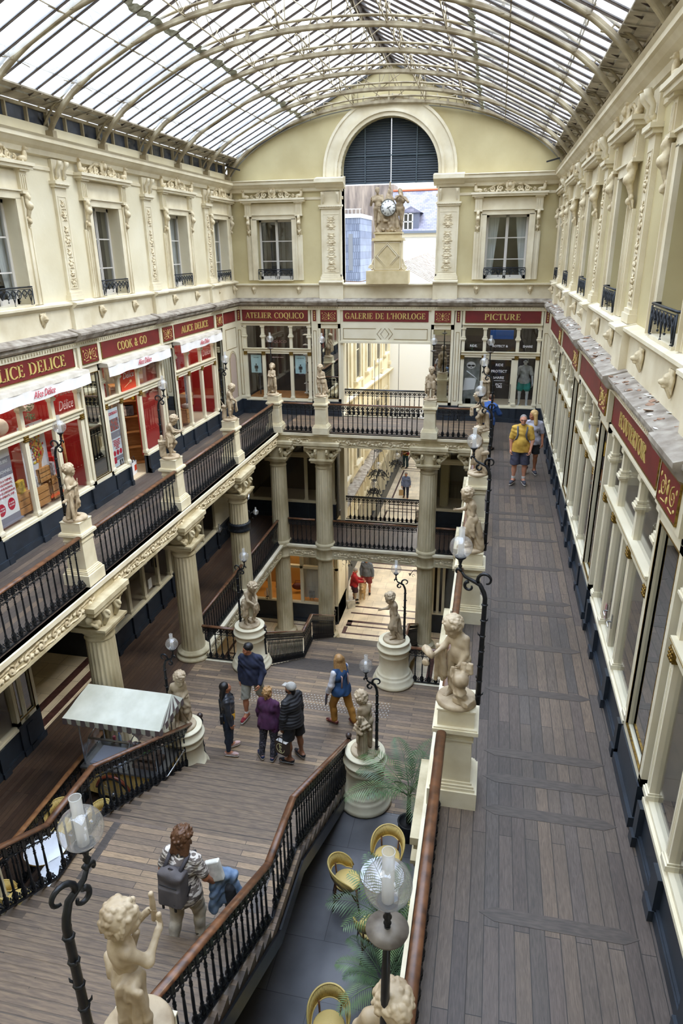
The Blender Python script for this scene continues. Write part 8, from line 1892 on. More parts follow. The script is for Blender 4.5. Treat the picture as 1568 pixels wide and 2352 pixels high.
gc=MB().box(-.90,.1,.24,.248,.92,1.42).box(-.90,-.892,-.34,.24,.92,1.32); gc.add([(-.9,-.34,.92),(.1,-.34,.92),(.1,-.1,1.34),(-.9,-.1,1.34)],[(0,1,2,3)]); put('display_glass',(gc,GLS),t)
gf=MB().tube([(-.9,-.34,.92),(-.9,-.1,1.34),(-.9,.24,1.42)],.012,5).tube([(.1,-.34,.92),(.1,-.1,1.34),(.1,.24,1.42)],.012,5).box(-.9,.1,-.12,-.08,1.33,1.35); put('display_frame',(gf,STL),t)
put('crepe_station',(MB().box(.2,.78,-.26,.12,.92,1.0).box(.24,.74,-.22,.08,1.10,1.14).tube([(.24,-.22,1.0),(.24,-.22,1.12)],.01,4).tube([(.74,-.22,1.0),(.74,-.22,1.12)],.01,4),mat('dark_tray_wood',rgb(96,78,66),.6)),t)
put('green_herbs',(MB().ball((.42,-.1,1.17),.06,8,(1.3,1,.6)).ball((.5,-.05,1.17),.05,8,(1.2,1,.6)),mat('herb_green',rgb(74,116,62),.7)),t)
put('push_handle',(MB().tube([(.95,-.36,.92),(1.12,-.40,.98),(1.14,-.2,1.0),(1.14,.3,1.0),(.95,.36,.94)],.016,8),mat('chrome_bar',rgb(190,192,196),.2,.9)),t)
def wheel(y,nm):
    w=put('wheel',None,t,(-.22,y,.385)); r=MB(); r.tube([(.36*cos(a),0,.36*sin(a)) for a in [2*pi*i/40 for i in range(41)]],.024,8,cap=False); put('wheel_rim',(r,BLK),w)
    s=MB(); s.tube([(0,-.04,0),(0,.04,0)],.03,10)
    for i in range(24): a=i*pi/12; s.tube([(.025*cos(a+.5),.02*(-1)**i,.025*sin(a+.5)),(.345*cos(a),0,.345*sin(a))],.0028,4)
    put('spokes',(s,STL),w); m_=MB(); m_.tube([(.41*cos(a),0,.41*sin(a)) for a in [.25+2.6*i/22 for i in range(23)]],.032,8); put('mudguard',(m_,mat('varnished_wood_'+nm,rgb(112,54,34),.3)),w)
wheel(-.43,'front'); wheel(.43,'rear')
b=MB()
for x,y in ((-.88,-.34),(-.88,.36),(.86,.36),(.86,-.34)): b.tube([(x,y,.9),(x,y,2.02)],.014,6)
put('awning_poles',(b,STL),t)
ridge=[(-1.0,.30,2.28),(1.0,.30,2.28)]; nr=[(-1.16,-.44,2.02),(1.10,-.44,2.02)]; bk=[(-1.16,.52,2.05),(1.12,.52,2.05)]
vs=[];n=16
for j in range(7):
    v=j/6
    for i in range(n+1):
        u=i/n; x0=ridge[0][0]+(nr[0][0]-ridge[0][0])*v; x1=ridge[1][0]+(nr[1][0]-ridge[1][0])*v
        vs.append((x0+(x1-x0)*u,.30+(-.74)*v,2.28-.26*v+.012*sin(u*17+v*5)*sin(pi*v)-.02*sin(pi*v)*abs(sin(u*pi*3))))
a=MB().add(vs,[(j*(n+1)+i,(j+1)*(n+1)+i,(j+1)*(n+1)+i+1,j*(n+1)+i+1) for j in range(6) for i in range(n)],True)
a.add([ridge[1],nr[1],bk[1]],[(0,1,2)]); a.add([ridge[0],bk[0],nr[0]],[(0,1,2)]); a.add([ridge[0],ridge[1],bk[1],bk[0]],[(0,1,2,3)]); aw=put('awning',(a,CRT),t)
v0=MB();v1=MB()
def val(p,q,n,dst0,dst1):
    p=Vector(p);q=Vector(q)
    for i in range(n):
        a_=p+(q-p)*i/n; b_=p+(q-p)*(i+1)/n; m_=(a_+b_)/2; nn=(q-p).cross(Vector((0,0,1))).normalized()*.012*(-1)**i
        (dst0 if i%2 else dst1).add([a_,b_,b_-Vector((0,0,.12))+nn,m_-Vector((0,0,.135))+nn,a_-Vector((0,0,.12))+nn],[(0,4,3,2,1)])
val(nr[0],nr[1],21,v0,v1); val(nr[1],bk[1],9,v0,v1); val(bk[0],nr[0],9,v0,v1); put('valance_stripes',(v1,BRN),aw); put('valance_pale',(v0,CRT),aw)
s2=MB()
for k in range(4):
    f0,f1=.1+.22*k,.2+.22*k; A=Vector(nr[1]).lerp(Vector(bk[1]),f0);B_=Vector(nr[1]).lerp(Vector(bk[1]),f1); R0=Vector(ridge[1]); s2.add([A+Vector((.004,0,.003)),B_+Vector((.004,0,.003)),B_.lerp(R0,.8)+Vector((.006,0,.004))],[(0,1,2)])
put('side_stripes',(s2,BRN),aw)
cx,cy=-6.30,9.42
def small(name,label,cat,x,y,z,mb,m): o=thing(name,label,cat,(cx+x,cy+y,HB+z)); put(name+'_body',(mb,m),o); return o
o=small('soda_can','red soda can standing on the ice cream cart','can',-.52,.33,.92,MB().lathe([(.028,0),(.033,.01),(.033,.13),(.027,.145)],14),mat('can_red',rgb(170,36,40),.35)); put('shelf_rest',(MB().box(-.06,.06,-.04,.04,-.004,0),STL),o)
o=small('water_bottle','clear plastic water bottle with a blue cap on the ice cream cart','bottle',-.40,.33,.92,MB().lathe([(.032,0),(.034,.02),(.034,.16),(.012,.21),(.012,.225)],14),mat('pet_blue',rgb(150,176,206),.2)); put('bottle_cap',(MB().lathe([(.014,.225),(.014,.245)],10),mat('cap_blue',rgb(50,90,170),.4)),o)
small('water_bottle','small clear bottle in front of the basket on the ice cream cart','bottle',.33,.28,.92,MB().lathe([(.03,0),(.03,.13),(.012,.17),(.012,.19)],12),mat('pet_clear',rgb(200,206,212),.2))
small('ruffled_basket','orange ruffled basket hanging under the cart awning','basket',.12,.34,1.5,MB().lathe([(.06,0),(.11,.04),(.12,.12),(.10,.18)],14),mat('orange_cloth',rgb(214,150,70),.8))
for i,(x,c) in enumerate(((-.2,(120,70,50)),(-.08,(90,60,50)),(.0,(60,50,46)))): small('serving_bowl',['brown bowl at the left of the row on the cart','dark brown bowl in the middle of the row on the cart','black bowl at the right of the row on the cart'][i],'bowl',x,.33,.92,MB().lathe([(.03,0),(.055,.05),(.05,.05),(.028,.01)],14),mat('bowl_%d'%i,rgb(*c),.4))
# ---------------------------------------------------------------- shop contents
def lo(wall,u,x,y,z):
    loc,rz=wallframe(wall,u); v=Matrix.Rotation(rz,4,'Z')@Vector((x,y,0)); return (loc[0]+v.x,loc[1]+v.y,z),rz
def good(wall,u,x,y,z,name,label,cat,parts,rz=0):
    l,r=lo(wall,u,x,y,z); t=thing(name,label,cat,l,r+rz)
    for nm,mb,m in parts: put(nm,(mb,m),t)
    return t
PAPER=mat('paper_white',rgb(232,232,234),.6); GREYP=mat('paper_grey_band',rgb(132,130,142),.6); RASP=SCR; ORG=mat('orange_red_board',rgb(206,62,30),.55)
FZ=HA+.62 # shop window floor
# ALICE DELICE bay: banner, poster, crates, lanterns, spoon, plant
t=good('L',12.27,-1.02,.22,FZ-.0,'rollup_banner','tall white roll up banner with two raspberry discs behind the nearest glass','banner',[('banner_sheet',MB().box(-.36,.36,0,.01,.02,1.75),PAPER),('grey_band',MB().box(-.36,.36,-.004,0,.98,1.36).box(-.36,.36,-.004,0,.02,.16),GREYP),('red_discs',MB().prism([(-.16+.11*cos(a),-.006,.34+.13*sin(a)) for a in [2*pi*i/20 for i in range(20)]],(0,.004,0)).prism([(.15+.11*cos(a),-.006,.38+.13*sin(a)) for a in [2*pi*i/20 for i in range(20)]],(0,.004,0)),RASP),('banner_foot',MB().box(-.38,.38,-.06,.08,0,.03),GREYP)])
for s_,z in (('ATELIERS',1.28),('PERSONNELS',1.08)): txt(s_,.085,PAPER,t,(.08,-.008,z),shear=.2)
for s_,z in (('MENUS À THÈMES,',.90),('MENUS ENFANTS,',.82),('TEAM BUILDING,',.74),('CADRES ORIGINAUX,',.66),('ENTREMENTS, EVJF...',.58)): txt(s_,.062,RASP,t,(.04,-.008,z),shear=.15)
for x,z in ((-.16,.34),(.15,.38)):
    for k,w in enumerate(('À VENIR','EN UNE')): txt(w,.045,PAPER,t,(x,-.009,z+.025-.055*k))
t=good('L',12.27,.18,.26,-4.72,'food_poster','large hanging poster of vegetables and a wooden board on white','poster',[('poster_sheet',MB().box(-.42,.42,0,.01,0,1.35),mat('poster_pale_grey',rgb(206,204,210),.6)),('cutting_board',MB().prism([(.02,-.006,.25),(.12,-.006,.22),(.16,-.006,.46),(.30,-.006,.66),(.22,-.006,.95),(0,-.006,.9),(-.04,-.006,.62),(.06,-.006,.46)],(0,.004,0)),WOOD)])
r_=random.Random(2); cols=[rgb(190,40,30),rgb(226,140,40),rgb(90,130,50),rgb(214,190,70),rgb(140,30,30)]
for k,c in enumerate(cols):
    b=MB()
    for i in range(26): x,z=r_.gauss(.02,.11),r_.gauss(.86,.2); b.ball((x,-.012,min(1.3,max(.5,z))),r_.uniform(.015,.04),6,(1,.2,1))
    put('printed_vegetables',(b,mat('print_colour_%d'%k,c,.6)),t)
put('printed_chilli',(MB().tube([(-.30,-.01,1.05),(-.26,-.01,.9),(-.28,-.01,.72)],[.01,.016,.004],6),bpy.data.materials['print_colour_0']),t)
HANG=MB()
for k in range(60): a=r_.uniform(0,6.28); q=r_.uniform(0,.10); z=-r_.uniform(0,.55); HANG.ball((q*cos(a),q*sin(a),z),.022,5,(1,1,.6))
good('L',12.27,.15,.18,-2.72,'hanging_plant','green ivy plant hanging inside the ALICE DELICE transom','plant',[('ivy_leaves',HANG,mat('ivy_green',rgb(84,118,56),.7,col2=rgb(50,84,36),nscale=9))])
for i,(x,z,R_) in enumerate(((-.55,-3.28,.2),(.45,-3.05,.14),(.42,-3.62,.16))):
    good('L',12.27,x,.45,z,'paper_lantern',['largest white paper lantern, left of the ivy','small peach paper lantern right of the ivy','white paper lantern hanging below the transom'][i],'lantern',[('lantern_shade',MB().ball((0,0,0),R_,18,(1,1,.92)),mat('lantern_paper_%d'%i,rgb(238,226,214),.8))])
good('L',12.27,1.12,.2,-4.95,'wooden_spoon','giant wooden spoon decoration beside the red panel','spoon',[('spoon_bowl',MB().ball((0,0,1.32),.17,20,(.8,.25,1.45)),WOOD),('spoon_handle',MB().tube([(.02,0,.1),(0,0,1.15)],[.035,.03],8),WOOD)],.1)
def crate(wall,u,x,y,z,w,h,label):
    b=MB(); d=.3
    for k in range(3): zz=h*k/3+.01; b.box(-w/2,w/2,-d/2,-d/2+.012,zz,zz+h/3-.02).box(-w/2,w/2,d/2-.012,d/2,zz,zz+h/3-.02)
    b.box(-w/2,-w/2+.015,-d/2,d/2,0,h).box(w/2-.015,w/2,-d/2,d/2,0,h).box(-w/2,w/2,-d/2,d/2,0,.012).box(-w/2,w/2,-d/2,d/2,h-.012,h)
    return good(wall,u,x,y,z,'wooden_crate',label,'crate',[('crate_slats',b,WOOD)])
crate('L',12.27,.05,.34,FZ,.62,.42,'wide pine crate on the floor of the ALICE DELICE window'); crate('L',12.27,.72,.34,FZ,.5,.5,'pine crate standing right of the wide one in the ALICE DELICE window'); crate('L',12.27,.30,.34,FZ+.50,.4,.3,'small pine crate on top in the ALICE DELICE window') ; crate('L',12.27,-.42,.40,FZ,.5,.46,'pine crate carrying the yellow book')
for i,(x,z,w,h,c,lb) in enumerate(((.12,FZ+.42+.0,.16,.24,(224,226,230),'white appliance box on the crate in the ALICE DELICE window'),(.72,FZ+.5,.14,.30,(216,210,214),'tall pale box beside the small crate'),(-.42,FZ+.46,.22,.26,(226,190,50),'yellow cookery book leaning on a crate'),(.95,FZ+.9,.26,.18,(230,230,236),'white box on the red plinth by the spoon'))):
    good('L',12.27,x,.30,z,'display_box' if i!=2 else 'cookery_book',lb,'box' if i!=2 else 'book',[('printed_case',MB().box(-w/2,w/2,-.05,.05,0,h),mat('case_print_%d'%i,rgb(*c),.5,col2=rgb(*[int(q*.6) for q in c]),nscale=14))],.2)
good('L',12.27,.95,.36,FZ,'display_plinth','tall red plinth in the ALICE DELICE window','plinth',[('plinth_block',MB().box(-.2,.2,-.1,.3,0,.9),mat('bright_red_plinth',rgb(186,32,26),.5))])
G1,_=lo('L',12.27,0,-.012,0)
tt=sL[0]; txt('alicedelice.com',.13,mat('orange_vinyl',rgb(232,80,40),.5),tt,(.45,-.012,-4.98),width=.7,ext=.001); txt('COOK&GO',.12,RASP,tt,(-.05,-.012,-2.86),width=.55,bold=.01,ext=.001)
VW=mat('white_vinyl',rgb(226,196,190),.5); txt('Alice',.30,VW,tt,(1.12,-.012,-2.84),shear=.35,width=.52,ext=.001); txt('Délice',.30,VW,tt,(1.14,-.012,-3.16),shear=.35,width=.55,ext=.001)
# COOK & GO bay
t=thing('window_banner','white COOK & GO banner with a photo and three raspberry discs in the narrow window','banner',*(lambda q:(q[0],q[1]))(lo('L',16.5,-1.18,.012,0)))
put('banner_sheet',(MB().box(-.24,.24,0,.006,-5.16,-3.66),mat('banner_pale_blue',rgb(206,218,226),.6)),t); put('banner_photo',(MB().box(-.20,.20,-.004,0,-4.22,-3.92),mat('banner_photo_print',rgb(110,104,110),.6,col2=rgb(180,60,50),nscale=16,ramp=(.42,.5))),t); put('grey_band',(MB().box(-.24,.24,-.004,0,-4.42,-4.25).box(-.1,.24,-.004,0,-5.0,-4.9),GREYP),t)
for i in range(3): put('raspberry_disc',(MB().prism([(-.15+.15*i+.06*cos(a),-.006,-4.80+.07*sin(a)) for a in [2*pi*k/18 for k in range(18)]],(0,.004,0)),RASP),t)
txt('COOK&GO',.10,RASP,t,(0,-.006,-3.78),width=.40,bold=.015); 
for k,w_ in enumerate(('ATELIERS À THÈMES','ANNIVERSAIRES','MENUS ENFANTS','TEAM BUILDING','SOIRÉES','CADEAUX')): txt(w_,.042,RASP,t,(0,-.006,-4.48-.042*k))
put('accessible_sticker',(MB().box(.04,.20,-.006,-.002,-5.16,-5.02),mat('sticker_black',rgb(34,34,38),.5)),t)
ws=MB().ball((.11,-.008,-5.045),.010,6).tube([(.11,-.009,-5.06),(.112,-.009,-5.10),(.14,-.009,-5.10),(.15,-.009,-5.135)],.006,4).tube([(.115+.03*cos(a),-.009,-5.115+.03*sin(a)) for a in [1.8+4*i/10 for i in range(11)]],.004,4); put('wheelchair_symbol',(ws,PAPER),t)
put('small_stickers',(MB().box(-.22,-.10,-.006,-.002,-5.06,-4.90),RASP),t)
t=thing('orange_sign','orange Alice Délice sign with a spoon above the open doorway','sign',*(lambda q:(q[0],q[1]))(lo('L',16.5,-.28,-.01,0))); put('sign_plate',(MB().box(-.36,.40,0,.01,-3.36,-2.56),ORG),t); txt('Alice',.22,PAPER,t,(.02,-.004,-2.78),shear=.35); txt('Délice',.22,PAPER,t,(.04,-.004,-2.98),shear=.35)
put('spoon_motif',(MB().tube([(-.22,-.006,-3.26),(.08,-.006,-3.17)],.009,5).ball((.13,-.006,-3.15),.05,10,(1.3,.15,.8)),mat('spoon_peach',rgb(236,178,130),.6)),t)
b=MB(); 
for z in (-5.78,-5.3,-4.85,-4.4,-3.95,-3.5): b.box(-.4,.4,0,.3,z,z+.03)
b.box(-.43,-.4,0,.3,-5.8,-3.45).box(.4,.43,0,.3,-5.8,-3.45).box(-.4,.4,.28,.3,-5.8,-3.45)
l,r=lo('L',16.5,.86,.75,0); r-=.95; t=thing('wooden_bookcase','oak shelf unit of cookery goods seen through the open COOK & GO doorway','bookcase',l,r); put('shelf_unit',(b,WOOD),t)
for k,(z,c) in enumerate(((-4.82,(60,54,50)),(-4.37,(220,214,206)),(-3.92,(214,190,60)),(-5.27,(206,150,120)),(-4.37,(90,90,96)),(-3.92,(50,44,44)),(-4.82,(230,226,220)))):
    x=-.26+.26*(k%3)+(.05 if k>3 else 0); _v=Matrix.Rotation(r,4,'Z')@Vector((x,.13,0)); l2=(l[0]+_v.x,l[1]+_v.y,z); o=thing('shelf_box',['dark boxes on the second shelf','white boxes on the third shelf','yellow boxes on the fourth shelf','peach boxes on the lowest shelf','grey tins on the third shelf','black packets on the fourth shelf','pale packets on the second shelf'][k]+' inside the COOK & GO doorway','box',l2,r); put('box_stack',(MB().box(-.11,.11,-.08,.08,.02,.30).box(-.10,.0,-.1,-.08,.02,.22),mat('goods_%d'%k,rgb(*c),.6,col2=rgb(*[int(q*.7) for q in c]),nscale=20)),o)
t=good('L',16.5,.0,.35,HA+.01,'shopping_bag','white shopping bag with an orange label on the doorway floor','bag',[('bag_body',MB().add([(-.16,-.07,0),(.16,-.07,0),(.16,.07,0),(-.16,.07,0),(-.18,-.08,.36),(.18,-.08,.36),(.18,.08,.36),(-.18,.08,.36)],[(0,3,2,1),(0,1,5,4),(1,2,6,5),(2,3,7,6),(3,0,4,7)]),PAPER),('bag_handle',MB().tube([(-.09,-.07,.34),(-.07,-.05,.50),(.07,-.05,.50),(.09,-.07,.34)],.01,6),BLK),('orange_label',MB().box(-.02,.14,-.082,-.078,.10,.26),ORG)],.15)
# third bay
crate('L',20.5,-1.1,.34,FZ,.44,.5,'pine crate at the left of the far ALICE DELICE window'); crate('L',20.5,-.30,.34,FZ,.5,.46,'pine crate in the middle of the far ALICE DELICE window'); crate('L',20.5,.10,.45,FZ+.46,.4,.4,'upper pine crate in the far ALICE DELICE window')
good('L',20.5,-1.1,.3,FZ+.5,'cooking_pot','steel cooking pot on the left crate of the far window','pot',[('pot_body',MB().lathe([(.11,0),(.12,.01),(.12,.18),(.125,.19)],18),STL),('pot_lid',MB().lathe([(.125,.19),(.08,.22),(.02,.24),(.02,.26)],18),STL)])
good('L',20.5,-.3,.3,FZ+.46,'casserole','grey casserole on the middle crate of the far window','pot',[('pot_body',MB().lathe([(.13,0),(.15,.03),(.15,.12),(.02,.16)],18),mat('stone_enamel',rgb(170,160,150),.5))])
t=good('L',20.5,-.55,.10,-4.5,'hanging_notice','white printed notice hanging in the far ALICE DELICE window','notice',[('notice_sheet',MB().box(-.14,.14,0,.006,0,1.15),mat('notice_print',rgb(214,214,222),.6,col2=rgb(150,150,164),nscale=12))])
good('L',20.5,-.95,.8,-5.15,'folding_screen','bright orange screen behind the pot in the far window','panel',[('screen_board',MB().box(-.35,.3,0,.03,0,1.9),ORG)])
VW2=VW; l,r=lo('L',20.5,0,0,0); 
for nm,z in (('Alice',-2.84),('Délice',-3.12)): txt(nm,.26,VW,sf3,(.95,-.012,z),shear=.35,ext=.001)
# tailor shop
PB=mat('pictogram_blue',rgb(176,208,214),.5)
for x,w_,lb in ((-.86,'TAILLEUR','left pale blue pictogram poster in the ATELIER COQLICO window'),(.86,'SUR MESURE','right pale blue pictogram poster in the ATELIER COQLICO window')):
    l,r=lo('E',-7.75,x,.05,0); t=thing('pictogram_poster',lb,'poster',l,r); put('poster_sheet',(MB().box(-.20,.20,0,.006,-4.28,-3.62),PB),t)
    put('figure_pictogram',(MB().ball((0,-.004,-3.97),.028,10,(1,.1,1)).box(-.045,.045,-.006,0,-4.12,-4.01).box(-.07,-.05,-.006,0,-4.13,-4.02).box(.05,.07,-.006,0,-4.13,-4.02).box(-.035,-.006,-.006,0,-4.24,-4.12).box(.006,.035,-.006,0,-4.24,-4.12),BLK),t); txt(w_,.05,BLK,t,(0,-.006,-3.72))
txt('COQLICO',.13,mat('grey_red_vinyl',rgb(128,96,90),.5),sfA,(0,-.012,-3.12),width=.75,ext=.001); txt('retouches sur mesure',.05,VW,sfA,(.02,-.012,-3.68),ext=.001)
b=MB(); b.box(-.25,.25,.2,.24,HA+.6,-3.5)
for z in [HA+.7+.36*i for i in range(7)]: b.box(-.25,.25,-.05,.22,z,z+.02)
l,r=lo('E',-7.75,1.10,.55,0); t=thing('shoe_shelf','white shelf of shoes at the right of the ATELIER COQLICO window','shelf',l,r); put('shelf_unit',(b,WHT),t)
for i in range(6):
    l,r=lo('E',-7.75,1.06,.58,HA+.72+.36*i); o=thing('shoe_pair','pair of dark shoes on the %s shelf of the tailor shop'%['lowest','second','third','fourth','fifth','top'][i],'shoes',l,r); put('shoes_body',(MB().ball((-.06,0,.04),.05,8,(.8,1.6,.7)).ball((.08,0,.04),.05,8,(.8,1.6,.7)),mat('shoe_leather_%d'%i,rgb(58+12*(i%3),44,40),.4)),o)
good('E',-7.75,-.86,.4,HA+.64,'shirt_display','white shirt and tie on a dark dummy behind the left poster','clothes',[('dummy',MB().ball((0,0,.95),.17,14,(1,.6,1.7)).tube([(0,0,0),(0,0,.8)],.02,6),mat('suit_grey',rgb(96,98,104),.8)),('shirt_front',MB().prism([(-.07,-.11,1.15),(.07,-.11,1.15),(0,-.12,.8)],(0,-.01,0)),PAPER)])
ti=MB(); 
for k in range(7): ti.box(-.12+.035*k,-.10+.035*k,0,.01,.62-.02*(k%2),1.1)
good('E',-7.75,.80,.35,HA+.8,'tie_rack','rack of blue and red ties below the SUR MESURE poster','ties',[('ties',ti,mat('tie_cloth',rgb(60,80,120),.6,col2=rgb(110,40,50),nscale=9)),('wooden_hanger',MB().tube([(-.22,0,1.10),(0,0,1.22),(.22,0,1.10)],.014,6),WOOD)])
good('E',-7.75,0,.8,HA+.01,'wooden_floor_step','pale timber window floor of the tailor shop','floor',[('step_board',MB().box(-1.2,1.2,-.65,.6,.55,.60),WOOD)])
# sportswear shop
VWW=mat('white_letters',rgb(230,230,232),.5)
for x,w_ in ((-.92,'RIDE,'),(-.05,'PROTECT &'),(.90,'SHARE')): txt(w_,.11,VWW,sfP,(x,-.012,-3.16),bold=.01,ext=.001)
put('door_leaf',(MB().box(-.50,-.40,-.03,.03,-5.45,-3.57).box(.40,.50,-.03,.03,-5.45,-3.57).box(-.5,.5,-.03,.03,-3.62,-3.52),WDC),sfP); put('door_handle',(MB().tube([(.42,-.06,-4.95),(.42,-.09,-4.9),(.42,-.09,-4.5),(.42,-.06,-4.45)],.012,6).ball((.42,-.04,-5.1),.02,8),BLK),sfP)
for k,w_ in enumerate(('RIDE','PROTECT','SHARE')): txt(w_,.125,VWW,sfP,(0,-.012,-3.80-.22*k),bold=.01,ext=.001)
put('underline',(MB().box(-.2,.22,-.013,-.010,-4.345,-4.335),VWW),sfP); txt('PICT',.11,VWW,sfP,(.02,-.012,-4.48),bold=.01,ext=.001); txt('URE',.11,VWW,sfP,(.04,-.012,-4.56),bold=.01,ext=.001)
put('stickers',(MB().prism([(.30,-.012,-5.40),(.44,-.012,-5.40),(.37,-.012,-5.24)],(0,-.002,0)).box(.02,.14,-.013,-.010,-5.40,-5.28),VWW),sfP)
P,J=figure(H=1.80,head=(0,0,0),aL=((2,16),(16,6)),aR=((2,16),(16,6)),lL=((0,5),(-2,0)),lR=((0,6),(-2,0)),fist=(.3,.3))
l,r=lo('E',.29,.90,.42,HA+.62-.10); t=thing('shop_mannequin','white mannequin in a pale polo, teal shorts and a dark cap','mannequin',l,r-.1)
MN=mat('mannequin_white',rgb(206,210,212),.45); put('body',sdf_mesh('body',P,.010,.025,MN),t); put('polo_shirt',sdf_mesh('polo_shirt',top(J,.018,.75,True,.4,.02,.02),.010,.04,cmat('pale_grey_polo',(176,178,176)),disp=fd(.004,45)),t); put('teal_shorts',sdf_mesh('teal_shorts',legs(J,.028,.62,.03),.010,.03,cmat('teal_shorts_cloth',(48,158,148))),t); put('dark_cap',sdf_mesh('dark_cap',haircap(J,.05)+[B(J['q'](0,-.5,.12),(.2*J['hh'],.2*J['hh'],.02*J['hh'])),SUB(B(J['q'](0,0,-.3),(.8*J['hh'],.8*J['hh'],.32*J['hh'])))],.008,.012,BLK),t)
for c in t.children: c.scale=(.93,.93,.93)
good('E',.29,0,.5,-2.98,'blue_banner','bright blue rectangle hanging inside the PICTURE transom','banner',[('banner_cloth',MB().box(-.38,.42,0,.03,0,.30),mat('bright_blue',rgb(24,88,176),.5))])
good('E',.29,-.98,.30,-3.1,'trailing_plant','green trailing leaves at the left of the PICTURE transom','plant',[('leaves',MB().merge(HANG),mat('dusky_leaves',rgb(70,92,74),.8))])
t=good('E',.29,-.92,.16,-5.25,'animal_poster','grey and white poster of an animal sketch beside the PICTURE door','poster',[('poster_sheet',MB().box(-.30,.26,0,.01,0,1.65),mat('poster_grey_print',rgb(150,152,150),.6,col2=rgb(96,98,96),nscale=4)),('white_shape',MB().ball((-.05,-.01,1.40),.16,16,(1,.08,.8)).prism([(-.3,-.008,.5),(.1,-.008,.55),(.16,-.008,.95),(-.25,-.008,.95)],(0,.004,0)).tube([(-.2,-.012,1.2),(.05,-.012,1.02),(.2,-.012,.9)],.02,5),VWW),('dark_mask',MB().ball((-.11,-.03,1.39),.05,10,(1.3,.1,.7)).ball((.02,-.03,1.39),.05,10,(1.3,.1,.7)).ball((-.045,-.035,1.33),.02,8,(1,.3,1)),BLK)])
good('E',.29,-.88,.26,-4.95,'leather_bag','brown leather bag hanging in the PICTURE window','bag',[('bag_body',MB().ball((0,0,.12),.22,14,(1.05,.35,.85)),mat('tan_leather',rgb(120,76,42),.5)),('bag_strap',MB().tube([(-.2,0,.2),(0,0,.36),(.2,0,.2)],.012,5),BLK)])
for i,(x,z,w,h,c,lb) in enumerate(((-1.02,-5.3,.2,.26,(196,160,120),'kraft box with a print low in the PICTURE window'),(-.62,-5.33,.28,.16,(36,58,84),'navy tray of goods low in the PICTURE window'),(-.55,-5.0,.12,.26,(60,66,76),'dark patterned bottle in the PICTURE window'))): good('E',.29,x,.16,z,'display_box',lb,'box',[('printed_case',MB().box(-w/2,w/2,0,.1,0,h),mat('sport_case_%d'%i,rgb(*c),.5,col2=rgb(200,196,190),nscale=24,ramp=(.3,.42)))])
good('E',.29,.80,.14,-5.33,'yellow_tray','yellow tray at the foot of the mannequin','tray',[('tray_body',MB().box(-.16,.16,0,.12,0,.06).tube([(-.12,.06,.06),(0,.06,.10),(.12,.06,.06)],.02,6),mat('tray_yellow',rgb(206,190,50),.5))])
# optician: spectacles on rails
for j in range(3):
    l,r=lo('R',4.4,.55+.28*j,.32,-4.6-.12*j); t=thing('spectacle_rack',['upper','middle','lower'][j]+' row of spectacles in the nearest right window','spectacles',l,r); b=MB()
    for k in range(6):
        for s in(-1,1): b.tube([(s*.035+.03*cos(a),0,-k*.11+.022*sin(a)) for a in [2*pi*i/10 for i in range(11)]],.003,4)
        b.tube([(-.065,0,-k*.11),(-.065,.12,-k*.11)],.003,4)
    put('spectacles_row',(b,BLK),t)
# lamps inside the lit shops
def alight(loc,sx,sy,e,col,rot=(0,0,0)):
    li=bpy.data.lights.new('shop_ceiling_lamp','AREA'); li.shape='RECTANGLE'; li.size=sx; li.size_y=sy; li.energy=e; li.color=col; o=bpy.data.objects.new('shop_ceiling_lamp',li); COL.objects.link(o); o.location=loc; o.rotation_euler=rot
for y,e in ((8.1,25),(12.27,34),(16.5,36),(20.5,30)): alight((XW0-.7,y,-2.55),.9,2.6,e,(1,.9,.78),(0,0,0))
alight((-7.75,YE+.8,-2.55),2.2,.8,12,(1,.85,.66)); alight((.29,YE+.7,-2.55),2.2,.7,10,(1,.92,.85)); alight((-7.2,YC+.8,-10.5),3,.8,40,(1,.8,.5))
for y in (4.4,8.75,13.05,17.25,21.2): alight((XW1+.8,y,-2.55),.9,2.4,8,(1,.95,.88))
# ---------------------------------------------------------------- light and camera
w=bpy.data.worlds.new('daylight'); SC.world=w; w.use_nodes=True; nt=w.node_tree; bg=nt.nodes['Background']
tc=nt.nodes.new('ShaderNodeTexCoord'); no=nt.nodes.new('ShaderNodeTexNoise'); no.inputs['Scale'].default_value=1.6; no.inputs['Detail'].default_value=5
nt.links.new(tc.outputs['Generated'],no.inputs['Vector']); rp=nt.nodes.new('ShaderNodeValToRGB')
rp.color_ramp.elements[0].position=.38; rp.color_ramp.elements[0].color=(.62,.76,1,1); rp.color_ramp.elements[1].position=.58; rp.color_ramp.elements[1].color=(.96,.98,1,1)
nt.links.new(no.outputs[0],rp.inputs[0]); nt.links.new(rp.outputs[0],bg.inputs[0])
sx=nt.nodes.new('ShaderNodeSeparateXYZ'); nt.links.new(tc.outputs['Generated'],sx.inputs[0])      # overcast sky: brighter towards the zenith
mx=nt.nodes.new('ShaderNodeMath'); mx.operation='MAXIMUM'; mx.inputs[1].default_value=0; nt.links.new(sx.outputs['Z'],mx.inputs[0])
pw=nt.nodes.new('ShaderNodeMath'); pw.operation='POWER'; pw.inputs[1].default_value=2.; nt.links.new(mx.outputs[0],pw.inputs[0])
ma=nt.nodes.new('ShaderNodeMath'); ma.operation='MULTIPLY_ADD'; ma.inputs[1].default_value=WORLD_E*ZEN; ma.inputs[2].default_value=WORLD_E*.72; nt.links.new(pw.outputs[0],ma.inputs[0]); nt.links.new(ma.outputs[0],bg.inputs[1])
sn=bpy.data.lights.new('sun','SUN'); sn.energy=SUN_E; sn.angle=radians(12); sn.color=(1,.95,.86)
so=bpy.data.objects.new('sun',sn); COL.objects.link(so); so.rotation_euler=Vector((-.62,-.05,-.78)).to_track_quat('-Z','Y').to_euler()
